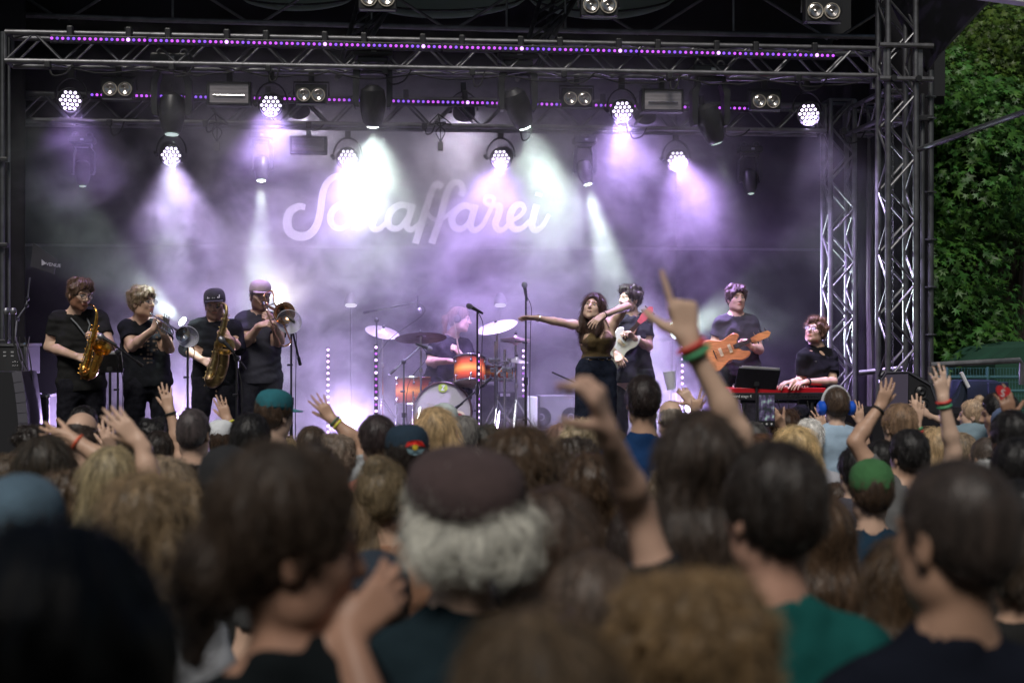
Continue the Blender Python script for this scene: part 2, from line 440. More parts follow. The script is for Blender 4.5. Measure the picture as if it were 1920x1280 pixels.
# ---- roof: beams, rafters, membrane, valances
rb = thing('roof_beam_truss', 'big roof girder of thin steel tubes with wide V braces above the LED bar', 'roof girder')
YG = 13.6
def G(px, py): return WY(px, py, YG)
MB().tube([G(28, 28), G(300, 38), G(640, 47), G(960, 56), G(1280, 62), G(1640, 70)], .026, 10).build('bottom_chord', M_alu, rb, True)
topz = G(960, -110).z
MB().cyl((G(28, 0).x, YG, topz), (G(1900, 0).x, YG, topz), .026, n=10).build('top_chord', M_alu, rb, True)
def gb(ax, ay, bx, by, r=.014): MB().cyl(G(ax, ay), G(bx, by), r, n=8).build('brace', M_alu, rb, True)
for nx_ in (120, 478, 846, 1205, 1560):
    y_ = 28 + (nx_ - 28) * .026 + 6
    gb(nx_ - 8, y_, nx_ - 190, y_ - 115); gb(nx_ + 8, y_, nx_ + 190, y_ - 115)
for nx_ in (324, 697, 950, 1060, 1375): gb(nx_, 28 + nx_ * .026, nx_, -90, .011)
# crossing rafters (inclined lattice legs) seen end-on at x~655 and x~985
for (lab, bx) in (('inclined pale lattice rafter right of the picture centre top, crossing the girder', 992), ('inclined lattice rafter left of centre crossing the roof girder', 652)):
    rf = thing('roof_rafter', lab, 'rafter')
    A0 = WY(bx - 10, 150, 12.6); A1 = WY(bx + 75, -60, 15.0)
    B0 = WY(bx - 35, 140, 13.4); B1 = WY(bx - 5, -60, 15.0)
    pts0 = [WY(bx - 22, 150, 12.7), WY(bx + 14, 148, 12.9), WY(bx + 44, 70, 13.2)]
    pts1 = [WY(bx + 38, -60, 14.6), WY(bx + 58, -60, 14.6), WY(bx + 122, -60, 14.6)]
    for a, c in zip(pts0, pts1): MB().cyl(a, c, .022, n=10).build('chord', M_alu, rf, True)
    n = 9
    for i in range(n):
        for (q, w_) in ((0, 1), (1, 2), (0, 2)):
            u = pts0[q].lerp(pts1[q], i / n); v = pts0[w_].lerp(pts1[w_], (i + 1) / n)
            MB().cyl(u, v, .010, n=6).build('brace', M_alu, rf, True)
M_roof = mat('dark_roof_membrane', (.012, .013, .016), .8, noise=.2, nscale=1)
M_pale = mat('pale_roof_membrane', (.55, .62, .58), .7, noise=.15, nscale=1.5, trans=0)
N_, L_ = nodes_of(M_pale)
tr = N_.new('ShaderNodeBsdfTranslucent'); tr.inputs[0].default_value = (.55, .68, .62, 1)
ms = N_.new('ShaderNodeMixShader'); ms.inputs[0].default_value = .5
L_.new(N_['Principled BSDF'].outputs[0], ms.inputs[1]); L_.new(tr.outputs[0], ms.inputs[2]); L_.new(ms.outputs[0], N_['Material Output'].inputs[0])
rm = thing('stage_roof', 'dark stage roof with a pale scalloped canopy panel at its centre', 'stage roof')
b = MB(); zr = 6.1
# arched dark membrane: surface from front edge to back
def roofz(x, y): return zr + .55 * math.cos((x + .3) / 7.2 * 1.5) - .05 * (y - 13)
nxr, nyr = 40, 10
rx0, rx1 = XL - 1.2, WY(1800, 0, 12).x
for j in range(nyr + 1):
    for i in range(nxr + 1):
        x = rx0 + (rx1 - rx0) * i / nxr; y = 11.2 + 5.2 * j / nyr
        b.v.append((x, y, roofz(x, y)))
for j in range(nyr):
    for i in range(nxr):
        a = j * (nxr + 1) + i; b.f.append((a, a + 1, a + nxr + 2, a + nxr + 1))
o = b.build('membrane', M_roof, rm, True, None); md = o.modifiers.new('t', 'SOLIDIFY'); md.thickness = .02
# pale panels sagging between ribs, behind the girder
def scallop(pxa, pxb, edge, Y):
    b = MB(); n = 24; m_ = 6
    for j in range(m_ + 1):
        for i in range(n + 1):
            t = i / n; px = pxa + (pxb - pxa) * t
            py = edge * math.sin(math.pi * t) ** .6 - 70 * (j / m_)
            p = WY(px, py - 2, Y + .25 * j / m_); b.v.append(tuple(p))
    for j in range(m_):
        for i in range(n):
            a = j * (n + 1) + i; b.f.append((a, a + 1, a + n + 2, a + n + 1))
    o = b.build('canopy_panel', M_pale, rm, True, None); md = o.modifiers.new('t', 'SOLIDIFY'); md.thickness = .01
for (a_, b_, e_) in ((455, 660, 22), (668, 985, 36), (992, 1265, 38)): scallop(a_, b_, e_, 14.4)
for (a_, b_, e_) in ((455, 660, 13), (668, 985, 24), (992, 1265, 26)):
    pts = [WY(a_ + (b_ - a_) * t, e_ * math.sin(math.pi * t) ** .6 - 4, 14.36) for t in np.linspace(0, 1, 16)]
    MB().tube(pts, .011, 6).build('rib', M_black, rm, True)
# dark gable wall behind the top + black lining above the backdrop
b = MB(); b.box(((XL + XR) / 2, YB + .25, 5.9), (XR - XL + 1, .04, 1.6)); b.build('back_gable', M_roof, rm)
# right eave: dark triangular valance + white edge beam
P = [W(1640, -60, 12.6), W(1740, 134, 12.6), W(1762, 104, 12.4), W(1880, -22, 11.6), W(1890, -70, 11.6)]
b = MB(); n = len(P); dv = Vector((.0, .06, 0))
b.add([tuple(p) for p in P] + [tuple(p + dv) for p in P], [tuple(range(n)), tuple(range(2 * n - 1, n - 1, -1))] + [(i, (i + 1) % n, (i + 1) % n + n, i + n) for i in range(n)])
b.build('side_valance', M_roof, rm)
a = W(1720, -16, 10.8); c = W(1935, -6, 10.6)
o = MB().box((a + c) / 2, ((c - a).length, .12, .05), Matrix.Rotation(math.atan2(-(c - a).z, (c - a).x), 3, 'Y')).build('edge_beam', mat('grey_white_beam', (.55, .57, .58), .5), rm)
# left + right black side curtains, left front masking
drape('side_curtain', 12.3, YB + .1, FLOOR, 5.6, XL, .03, .35, M_cloth, 'black curtain closing the left side of the stage', axis='y')
drape('side_curtain', 13.9, YB + .1, FLOOR, 5.6, XY(1640, 14), .03, .3, M_cloth, 'black curtain closing the right side of the stage behind the slim tower', axis='y')
drape('wing_curtain', XY(1596, 14.2), XY(1752, 14.2), FLOOR - .9, 5.9, 14.2, .025, .16, M_cloth, 'black wing curtain hanging between the two right towers')
M_fold = mat('grey_curtain_edge', (.09, .085, .08), .8, noise=.3, nscale=6, stretch=(8, 8, 1))
b = MB(); b.tube([WY(1629, 240, 14.0), WY(1631, 420, 14.0), WY(1629, 560, 13.98), WY(1633, 700, 14.02), WY(1630, 860, 14.0)], [.012, .035, .03, .04, .03], 8)
tag(b.build('curtain_roll', M_fold, None, True), 'narrow rolled grey curtain hanging between the two right towers', 'curtain')
drape('wing_curtain', XL - 2.2, XY(30, 12.7), .2, 6.2, 13.0, .04, .3, M_cloth, 'black wing curtain behind the left tower at the picture edge')
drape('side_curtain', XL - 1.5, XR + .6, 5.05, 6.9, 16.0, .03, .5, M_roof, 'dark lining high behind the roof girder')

# unseen tent added behind the viewer to shade the nearest rows
mt = thing('added_shade_tent', 'unseen dark roofed tent added behind and over the nearest spectators to shade them', 'tent', (0, -2.5, .45))
MB().prism([(-6, 3.55), (6, 3.55), (6, 3.65), (0, 4.5), (-6, 3.65)], -4.0, 2.15).build('roof_canopy', M_roof, mt)
for (x, y) in ((-5.9, -3.9), (5.9, -3.9), (-5.9, 2.05), (5.9, 2.05)): MB().cyl((x, y, 0), (x, y, 3.56), .04, n=8).build('pole', M_alu2, mt)
MB().box((0, -3.9, 1.8), (11.7, .03, 3.5)).build('rear_wall', M_roof, mt)
# ================================================================== STAGE LIGHTS AND SMOKE
def emit_mat(name, col, s):
    return mat(name, (0.02, 0.02, 0.02), .4, emit=col, estr=s)
E_led = emit_mat('led_white_violet', (.84, .72, 1), 8)
E_pink = emit_mat('led_magenta', (.62, .10, 1.0), 3.2)
E_pink2 = emit_mat('led_violet', (.30, .10, 1.0), 3.0)
E_hot = emit_mat('led_hot', (.75, .45, 1.0), 14)
E_cool = emit_mat('lamp_cool_white', (.86, 1.0, .95), 22)
E_cooldim = emit_mat('lamp_cool_dim', (.75, .95, .88), 1.6)
E_flood = emit_mat('flood_violet_white', (.9, .75, 1), 30)
M_lens = mat('glass_lens', (.30, .29, .28), .12, .6)
M_reflect = mat('lamp_reflector', (.55, .52, .50), .22, .9, noise=.3, nscale=30)
WHITE = (.82, 1.0, .93); PURP = (.56, .38, 1.0); LAV = (.66, .52, 1.0)
PW = 1.0

# LED pixel bars on the two trusses
def led_bar(pxa, pxb, Y, za, zb, n, k, tot, row):
    xa, xb = XY(pxa, Y), XY(pxb, Y)
    t = thing('led_bar', 'black LED bar of violet dots, %s from the left on the %s truss' % (('first', 'second', 'third', 'fourth', 'fifth', 'sixth', 'seventh', 'eighth')[k], row), 'led bar', (xa, Y, za), group='LED bars along the %s truss' % row)
    ln = xb - xa
    MB().rbox((ln / 2, .03, (zb - za) / 2), (ln - .01, .05, .065), .006).build('housing', M_black, t)
    a, c = MB(), MB()
    for i in range(n):
        x = ln * (i + .5) / n; z = (zb - za) * i / n
        (a if RS.rand() < .6 else c).lathe((x, -.002, z), [(.0125, 0), (.0125, .003), (.007, .011)], Matrix.Rotation(R(90), 3, 'X'), 8)
    tag(a.build('led_dots', E_pink, t, True), kind='stuff'); tag(c.build('led_dots', E_pink2, t, True), kind='stuff')
    h = MB(); h.sphere((ln * (n - 3.5) / n, -.010, (zb - za) * .8), .016, 8); h.build('hot_led', emit_mat('led_bright_violet', (.7, .35, 1.0), 6), t, True)
    for q in (.2, .8): MB().rbox((ln * q, .05, .07), (.05, .06, .09), .01).build('bracket', M_black, t)
for k in range(8):
    pa = 92 + (1567 - 92) * k / 8; pb = 92 + (1567 - 92) * (k + 1) / 8
    ya = 72 + 33 * k / 8; yb = 72 + 33 * (k + 1) / 8
    led_bar(pa, pb, YF - .08, WY(pa, ya, YF - .08).z, WY(pb, yb, YF - .08).z, 18, k, 8, 'front')
for k in range(7):
    pa = 168 + (1465 - 168) * k / 7; pb = 168 + (1465 - 168) * (k + 1) / 7
    ya = 178 + 27 * k / 7; yb = 178 + 27 * (k + 1) / 7
    led_bar(pa, pb, YR - .08, WY(pa, ya, YR - .08).z, WY(pb, yb, YR - .08).z, 20, k, 7, 'rear')

# LED par can, with yoke and clamp; face looks along the aim direction
def hexpos(r): 
    out = []
    for row, n in zip((-2, -1, 0, 1, 2), (3, 4, 5, 4, 3)):
        for i in range(n): out.append(((i - (n - 1) / 2) * r, row * r * .866))
    return out
def led_par(label, px, py, Y, aimv, power, col, size=80, lit=True, s=1.0, tgt=None, hang=True):
    p = WY(px, py, Y)
    t = thing('led_par_lamp', label, 'stage lamp', p, group='LED par lamps')
    M = aim(aimv)
    rb_ = Matrix.Rotation(R(90), 3, 'X')      # z -> -y
    MB().lathe((0, 0, 0), [(.05 * s, -.16 * s), (.085 * s, -.12 * s), (.105 * s, -.02), (.108 * s, .03), (.096 * s, .032), (.092 * s, .012)], M @ rb_, 24).build('housing', M_plastic, t, True)
    dots = MB(); 
    for (u, v) in hexpos(.0385 * s):
        dots.lathe(M @ Vector((u, -.014, v)), [(.0125 * s, 0), (.0125 * s, .004), (.008 * s, .014)], M @ rb_, 10)
    tag(dots.build('led_lenses', E_led if lit else M_lens, t, True), kind='stuff')
    if hang:
        yk = MB(); arc = []
        for k in range(13):
            a = math.pi * k / 12; arc.append((.135 * s * math.cos(a), .06, .03 + .17 * s * math.sin(a)))
        for q in range(12): 
            m_ = (Vector(arc[q]) + Vector(arc[q + 1])) / 2; d = Vector(arc[q + 1]) - Vector(arc[q])
            yk.box(m_, (d.length + .012, .045, .012), aim((0, -1, 0)) @ Matrix.Rotation(-math.atan2(d.z, d.x), 3, 'Y'))
        yk.build('yoke', M_black, t)
        MB().rbox((0, .08, .25 * s), (.055, .06, .10), .01).build('clamp', M_black, t)
        MB().cyl((-.15 * s, .06, .03), (-.13 * s, .02, .0), .018, n=8).build('knob', M_black, t)
    if lit and power > 0:
        sp_ = spot('par_light', M @ Vector((0, -.06, 0)), (M @ Vector((0, -.06, 0))) + Vector(tgt if tgt is not None else aimv), power * 11.5, col, size + 16, .8, .09, t); sp_.parent = t
    return t
dv = (-.05, -1, -.25)
led_par('violet-white dotted LED lamp at the far left of the front truss', 131, 188, YF + .1, (.35, -1, -.35), 22, PURP, 70, tgt=(.1, -.1, -1))
led_par('bright dotted LED lamp hanging left of centre on the front truss, beside the strobe', 508, 197, YF + .1, (0.05, -1, -.45), 95, PURP, 75, tgt=(0, .5, -1))
led_par('dotted LED lamp on the front truss right of centre beside the rectangular strobe', 1168, 208, YF + .1, (-.32, -1, -.35), 130, PURP, 70, tgt=(.1, .3, -1))
led_par('dotted LED lamp at the right end of the front truss beside the slim tower', 1517, 213, YF + .1, (-.5, -1, -.3), 170, LAV, 55, tgt=(.45, .35, -1))
led_par('dotted LED lamp below the leftmost large moving head', 320, 290, YR + .2, (.3, -1, -.6), 220, LAV, 60, tgt=(0, .35, -1))
led_par('dotted LED lamp almost lost in the white glare above the letter h', 652, 297, YR + .2, (0, -1, -.35), 110, PURP, 95, tgt=(0, .45, -1))
led_par('dotted LED lamp hanging below the tilted moving head near the centre', 940, 297, YR + .2, (-.42, -1, -.45), 210, PURP, 90, tgt=(0, .45, -1))
led_par('dotted LED lamp on the rear truss throwing a wide violet beam to the right', 1270, 301, YR + .2, (-.3, -1, -.1), 330, (.58, .38, 1), 85, tgt=(.5, .4, -1))

led_par('wash lamp added behind the rear truss to brighten the left half of the lettering', 560, 205, YR + .45, (.05, 1, -.75), 34, (.86, .76, 1), 125)  # three extra lamps, added only to brighten the backdrop so its lettering reads
led_par('wash lamp added behind the rear truss to brighten the right half of the lettering', 870, 210, YR + .45, (.05, 1, -.75), 34, (.86, .76, 1), 125)
led_par('wash lamp added behind the rear truss to brighten the plain cloth at the right', 1210, 215, YR + .45, (.05, 1, -.75), 20, (.6, .42, 1), 125)
# moving heads
def moving_head(label, px, py, Y, aimv, power, col, size, emat, s=1.0, head_off=(0, 0, 0), group='large moving head lamps', lens=.055, up=False):
    p = WY(px, py, Y)           # px,py = lens position
    t = thing('moving_head_lamp', label, 'moving head', p, group=group)
    d = Vector(aimv).normalized(); M = aimz(-d, (0, 1, 0)); back = -d
    # head: barrel from the lens backwards
    prof = [(lens * s * 1.02, -.004), (lens * s * 1.18, 0), (.085 * s, .03), (.105 * s, .12 * s), (.115 * s, .22 * s), (.10 * s, .31 * s), (.05 * s, .35 * s)]
    MB().lathe((0, 0, 0), prof, M, 24).build('lamp_head', M_plastic, t, True)
    MB().lathe((0, 0, 0), [(lens * s, -.012), (lens * s * .5, -.02)], M, 20).build('lens', emat, t, True)
    piv = back * .2 * s; sg = -1 if up else 1
    for sx in (-1, 1):
        a = MB(); x = .15 * s * sx
        pts = [(x, -.05 * s), (x + .02 * s * sx, .0), (x + .02 * s * sx, .26 * s), (x - .04 * s * sx, .34 * s), (x - .06 * s * sx, .31 * s), (x - .035 * s * sx, .22 * s), (x - .03 * s * sx, -.05 * s)]
        pts = [(u, sg * v) for u, v in pts]
        if (sx > 0) ^ up: pts = pts[::-1]
        a.prism(pts, -.07 * s, .07 * s, c=piv); a.build('yoke_arm', M_plastic, t)
    MB().rbox(piv + Vector((0, 0, sg * .355 * s)), (.26 * s, .16 * s, .05 * s), .012).build('yoke_bridge', M_plastic, t)
    MB().rbox(piv + Vector((0, 0, sg * .43 * s)), (.34 * s, .24 * s, .09 * s), .015).build('base_box', M_plastic, t)
    MB().box(piv + Vector((.01, -.122 * s, sg * .43 * s)), (.045 * s, .004, .03 * s)).build('display', mat('lcd_grey', (.35, .38, .4), .3), t)
    if not up:
        for sx in (-1, 1):
            MB().tube([piv + Vector((sx * .1 * s + .03 * math.cos(a), 0, .5 * s + .03 * math.sin(a))) for a in np.linspace(-.6, 4.2, 9)], .009, 6).build('hook_clamp', M_alu2, t)
    sp_ = spot('beam', d * .03, d, power * 3.1, col, size, 1.0 if size > 30 else .7, .16 if size > 30 else .05, t); sp_.parent = t
    return t
moving_head('large black moving head at the left with its lens glowing dimly', 322, 250, YF + .15, (.0, -.15, -1), 420, WHITE, 24, E_cooldim, lens=.058)
moving_head('large moving head left of centre with a blinding white lens', 699, 236, YF + .15, (0, .30, -1), 470, WHITE, 66, E_cool, lens=.05)
moving_head('large moving head near the centre tilted to the right, yoke arch open, bright lens', 984, 238, YF + .15, (.40, .36, -1), 500, WHITE, 62, E_cool, lens=.05)
moving_head('large moving head at the right pointing a thin pale beam down', 1343, 267, YF + .15, (.34, .1, -1), 160, WHITE, 15, E_cooldim, lens=.055)
g2 = 'small moving heads hung at the back'
moving_head('small back lamp high at the left with a short dim beam', 155, 347, 14.3, (.03, -.1, -1), 40, WHITE, 18, E_cooldim, .7, group=g2, lens=.05)
moving_head('small back lamp above the trumpeter and trombonist shining a narrow white cone', 490, 337, 14.3, (0, -.15, -1), 600, WHITE, 24, E_cool, .7, group=g2, lens=.06)
moving_head('small back lamp right of the lettering shining a white cone down to the right', 1102, 344, 14.3, (.24, -.1, -1), 800, WHITE, 28, E_cool, .7, group=g2, lens=.06)
moving_head('small back lamp high at the right with a faint beam', 1408, 361, 14.3, (.05, -.1, -1), 70, WHITE, 20, E_cooldim, .7, group=g2, lens=.05)

# audience blinders
def blinder(label, px, py, Y, s=1.0):
    t = thing('blinder_lamp', label, 'blinder', WY(px, py, Y), group='twin blinder lamps')
    MB().rbox((0, .06, .01), (.27 * s, .1, .17 * s), .01).build('housing', M_black, t)
    for sx in (-1, 1):
        MB().lathe((sx * .062 * s, .01, 0), [(.058 * s, 0), (.061 * s, .01), (.057 * s, .016), (.05 * s, .008)], Matrix.Rotation(R(90), 3, 'X'), 20, False).build('rim', mat('cream_rim', (.55, .50, .42), .5), t, True)
        MB().lathe((sx * .062 * s, .0, 0), [(.052 * s, 0), (.04 * s, .006), (.014 * s, -.004), (.002, .004)], Matrix.Rotation(R(90), 3, 'X'), 20, False).build('bulb_reflector', M_reflect, t, True)
    MB().tube([(-.15 * s, .07, .0), (-.15 * s, .07, .12 * s), (.15 * s, .07, .12 * s), (.15 * s, .07, .0)], .009, 6).build('bracket', M_black, t)  # violet stage light put into the base colour of the cheek
    MB().rbox((0, .07, .16 * s), (.05, .05, .09), .01).build('clamp', M_black, t)
    MB().box((0, -.0, -.088 * s), (.25 * s, .012, .008)).build('lower_edge', M_alu2, t)
blinder('twin round blinder at the left end of the front truss', 220, 167, YF + .1)
blinder('twin round blinder left of centre beside the dotted LED lamp on the front truss', 583, 178, YF + .1)
blinder('twin round blinder right of centre between a moving head and a dotted LED lamp', 1083, 185, YF + .1)
blinder('twin round blinder toward the right end of the front truss', 1437, 190, YF + .1)
blinder('twin round blinder high up, cut by the top picture edge right of centre', 1125, 10, YF - .6, 1.15)
blinder('twin round blinder high up at the top right under the dark roof', 1545, 21, YF - .6, 1.15)
blinder('twin round blinder left of centre, only its lower edge showing at the top', 708, -3, YF - .6, 1.15)
# strobes
def strobe(label, px, py, Y, w=.33, h=.17, box=True):
    t = thing('strobe_lamp', label, 'strobe', WY(px, py, Y), group='rectangular strobes')
    if box: MB().rbox((0, .07, 0), (w + .05, .12, h + .04), .01).build('housing', M_black, t)
    MB().prism([(-w / 2, -h / 2), (w / 2, -h / 2), (w / 2, h / 2), (-w / 2, h / 2)], 0, .012).build('face', mat('strobe_face', (.42, .38, .40), .3, .35, noise=.35, nscale=3, stretch=(1, 1, 14)), t)
    MB().cyl((-w * .4, -.012, -.02), (w * .4, -.012, -.02), .007, n=8).build('flash_tube', M_chrome, t, True)
    for z in (-1, 1): MB().box((0, -.006, z * (h / 2 + .004)), (w + .02, .02, .012)).build('frame_rail', M_black, t)
    for x in (-1, 1): MB().box((x * (w / 2 + .006), -.006, 0), (.012, .02, h + .03)).build('frame_side', M_black, t)
    MB().rbox((0, .07, h / 2 + .07), (.05, .05, .1), .01).build('clamp', M_black, t)
strobe('rectangular strobe with pale striped face on the front truss, left', 429, 175, YF + .1)
strobe('rectangular strobe with pale striped face on the front truss, right of centre', 1243, 188, YF + .1)
strobe('faint rectangular strobe hanging lower, behind the haze left of centre', 578, 271, YR + .3, .3, .13)
# small cable boxes hanging under the truss
for (px, py, lab) in ((407, 262, 'small hanging cable box with loose black leads, left'), (826, 262, 'small hanging cable box with loose black leads, left of the central moving head')):
    t = thing('cable_box', lab, 'cable box', WY(px, py, YR - .1), group='small cable boxes under the truss')
    MB().rbox((0, 0, -.06), (.05, .04, .08), .006).build('socket_box', mat('grey_box', (.35, .34, .33), .6), t)
    for k in range(3):
        pts = [(.0, 0, -.02), (-.04 + .04 * k, .01, .08), (.05 - .05 * k, 0, .16), (-.1 + .1 * k, .0, .14), (-.02, .02, .24)]
        MB().tube([tuple(c) for c in catmull(pts, 5)], .006, 5).build('cable', M_rubber, t, True)
# cable runs draped along the trusses
rr0 = random.Random(21)
cb = thing('truss_cable', 'loose black cable draped along the bottom tube of the front truss', 'cable')
for k in range(9):
    x0 = 120 + k * 165; pts = []
    for q in range(7): pts.append(WY(x0 + q * 28, 122 + (x0 + q * 28 - 10) * .0185 + 10 * math.sin(q * math.pi / 6) + RS.rand() * 4, YF - .03))
    MB().tube([tuple(c) for c in catmull(pts, 3)], .007, 5).build('cable_run', M_rubber, cb, True)

for k in range(16):
    px0 = 110 + k * 97 + rr0.uniform(-30, 30); rear = k % 2; Yk = (YR if rear else YF) - .05; yb = (228 + px0 * .012) if rear else (120 + px0 * .0185); w_ = rr0.uniform(18, 60); dd_ = rr0.uniform(8, 26)
    pts = [WY(px0, yb, Yk), WY(px0 + w_ * .2, yb + dd_, Yk - .03), WY(px0 + w_ * .7, yb + dd_ * .8, Yk - .02), WY(px0 + w_, yb - 2, Yk)]
    MB().tube([tuple(c) for c in catmull(pts, 5)], .0075, 5).build('cable_loop', M_rubber, cb, True)
    MB().rbox(WY(px0, yb, Yk), (.05, .07, .06), .008).build('tape_wrap', M_black, cb)
# two lit disc lamps standing behind the kit
for (px, lab) in ((658, 'small lit disc lamp behind the left cymbal'), (938, 'small lit disc lamp behind the right cymbal')):
    t = thing('disc_lamp', lab, 'stage lamp', WY(px, 572, 15.1), group='lit disc lamps behind the drums')
    Mt = aimz((0, -.38, -1))
    MB().lathe((0, 0, 0), [(.066, 0), (.072, -.02), (.05, -.1), (.03, -.13)], Mt, 20).build('housing', M_alu, t, True)
    MB().lathe((0, 0, 0), [(.06, .003), (.03, .006)], Mt, 20).build('lens', emit_mat('disc_glow', (.95, .93, 1), 2.0), t, True)
    MB().cyl((0, .05, .0), (0, .05, -1.6), .012, n=6).build('pole', M_black, t)
# floor level floods and back beams shining at the audience
def floor_lamp(label, px, py, Y, aimv, power, col, size, emat, r=.09, on_floor=True, blend=.6):
    p = WY(px, py, Y); t = thing('floor_lamp', label, 'stage lamp', p, group='lamps shining from the stage floor')
    M = aimz(Vector(aimv))
    MB().lathe((0, 0, 0), [(r * .6, -.2), (r * 1.05, -.12), (r * 1.12, 0), (r, .005)], M, 20).build('housing', M_plastic, t, True)
    MB().lathe((0, 0, 0), [(r * .97, .008), (r * .5, .02)], M, 20).build('lens', emat, t, True)
    zz = FLOOR - p.z
    MB().cyl((0, .08, -.05), (0, .08, zz + .01), .02, n=8).build('post', M_black, t); MB().rbox((0, .08, zz + .02), (.3, .3, .04), .01).build('foot_plate', M_black, t)
    d = Vector(aimv).normalized()
    sp_ = spot('flood', d * .04, d, power * 2.5, col, size, blend, .06, t); sp_.parent = t
floor_lamp('violet-white floor lamp glaring behind the raised hands left of the drums', 655, 792, 14.6, (0, -1, .12), 150, (.62, .45, 1), 120, E_flood, .09)
floor_lamp('violet-white floor lamp glaring between the trumpeter and tenor saxophonist', 338, 795, 14.2, (0, -1, .15), 150, (.62, .45, 1), 120, E_flood, .08)
floor_lamp('violet-white floor lamp low behind the raised arms right of the singer', 1300, 765, 14.5, (0, -1, .2), 300, (.62, .45, 1), 120, E_flood, .09)
floor_lamp('white back lamp flaring beside the trumpet bell', 343, 603, 14.6, (-.75, -.8, .62), 350, WHITE, 34, E_cool, .05, blend=.3)
floor_lamp('white back lamp flaring behind the trombone bell', 522, 562, 14.6, (.1, -1, .15), 90, (1, .95, .9), 50, E_cool, .05)
floor_lamp('white back lamp glaring left of the raised pointing hand', 1262, 620, 14.6, (.8, -.7, .25), 700, WHITE, 50, E_cool, .09)
# upright LED strips on the stage
def led_stick(label, px, y0, y1, Y, mtt=None):
    a = WY(px, y1, Y); h = WY(px, y0, Y).z - a.z
    t = thing('led_stick', label, 'light strip', (a.x, a.y, FLOOR), group='upright LED strips')
    z0 = a.z - FLOOR
    MB().rbox((0, .02, (z0 + h) / 2), (.035, .03, z0 + h), .004).build('housing', M_black, t)
    MB().rbox((0, .02, .015), (.2, .2, .03), .006).build('foot', M_black, t)
    n = int(h / .058); b_ = MB(); c_ = MB()
    for i in range(n): (b_ if (mtt is None or RS.rand() < .5) else c_).sphere((0, -.004, z0 + h * (i + .5) / n), .0115, 6)
    tag(b_.build('led_dots', E_hot, t, True), kind='stuff')
    if c_.v: tag(c_.build('led_dots', E_pink, t, True), kind='stuff')
led_stick('upright strip of white light dots between the trombonist and the drums', 615, 650, 815, 14.2)
led_stick('upright strip of pink light dots just left of the drum kit', 705, 645, 800, 13.4, 1)
led_stick('upright strip of pink light dots behind the tall centre microphone stand', 981, 652, 790, 14.9, 1)
led_stick('upright strip of white light dots right of the bassist', 1279, 645, 770, 14.6)
led_stick('upright strip of violet light dots behind the slim black microphone stand', 897, 660, 800, 13.45, 1)

# smoke: one body of air with drifting density, lit only by the lamps
sm = MB(); sx0, sx1 = XL + .15, XY(1600, 14.0)
sm.box(((sx0 + sx1) / 2, 13.72, (FLOOR + 5.0) / 2 + .02), (sx1 - sx0, 3.42, 5.0 - FLOOR - .02))
so = sm.build('stage_smoke', None); so['kind'] = 'stuff'
m = bpy.data.materials.new('smoke'); m.use_nodes = True; N, L = nodes_of(m); N.clear()
out = N.new('ShaderNodeOutputMaterial'); vs = N.new('ShaderNodeVolumeScatter'); vs.inputs['Anisotropy'].default_value = .25
vs.inputs['Color'].default_value = (1, 1, 1, 1)
tc = N.new('ShaderNodeTexCoord')
def nz(scale, det, rough, off, dist=0):
    mp = N.new('ShaderNodeMapping'); mp.inputs['Location'].default_value = off; mp.inputs['Scale'].default_value = (1, .8, 1.15)
    n = N.new('ShaderNodeTexNoise'); n.inputs['Scale'].default_value = scale; n.inputs['Detail'].default_value = det; n.inputs['Roughness'].default_value = rough; n.inputs['Distortion'].default_value = dist
    L.new(tc.outputs['Object'], mp.inputs[0]); L.new(mp.outputs[0], n.inputs['Vector']); return n.outputs['Fac']
def mth(op, a, b_=None, c_=None):
    n = N.new('ShaderNodeMath'); n.operation = op
    for i, v in enumerate((a, b_, c_)):
        if v is None: continue
        if isinstance(v, (int, float)): n.inputs[i].default_value = v
        else: L.new(v, n.inputs[i])
    return n.outputs[0]
def mrange(v, a, b_, c_, d_, sm_=True):
    n = N.new('ShaderNodeMapRange'); n.interpolation_type = 'SMOOTHSTEP' if sm_ else 'LINEAR'
    L.new(v, n.inputs[0]); n.inputs[1].default_value = a; n.inputs[2].default_value = b_; n.inputs[3].default_value = c_; n.inputs[4].default_value = d_
    return n.outputs[0]
f1 = mrange(nz(.75, 5, .66, (3.1, 0, 1.7), .9), .38, .64, .12, 1.75)
f2 = mrange(nz(2.4, 4, .65, (0, 4, 9), .8), .38, .64, .35, 1.65)
sep = N.new('ShaderNodeSeparateXYZ'); L.new(tc.outputs['Object'], sep.inputs[0])
xx, yy_, zz_ = sep.outputs
fx = mth('MULTIPLY', mrange(xx, -3.6, -1.4, .015, 1), mrange(xx, 2.3, 3.5, 1, .07))
fz = mth('MULTIPLY', mrange(zz_, 3.9, 4.9, 1, .12), mrange(zz_, 2.2, 3.4, 1.5, 1))
fy = mth('MAXIMUM', mrange(yy_, 13.0, 14.9, .07, 1), mrange(zz_, 2.1, 4.0, 0, 1))
dens = mth('MULTIPLY', mth('MULTIPLY', f1, f2), mth('MULTIPLY', mth('MULTIPLY', fx, fz), fy))
dens = mth('MULTIPLY', dens, .37)
L.new(dens, vs.inputs['Density']); L.new(vs.outputs[0], out.inputs['Volume'])
so.data.materials.append(m)
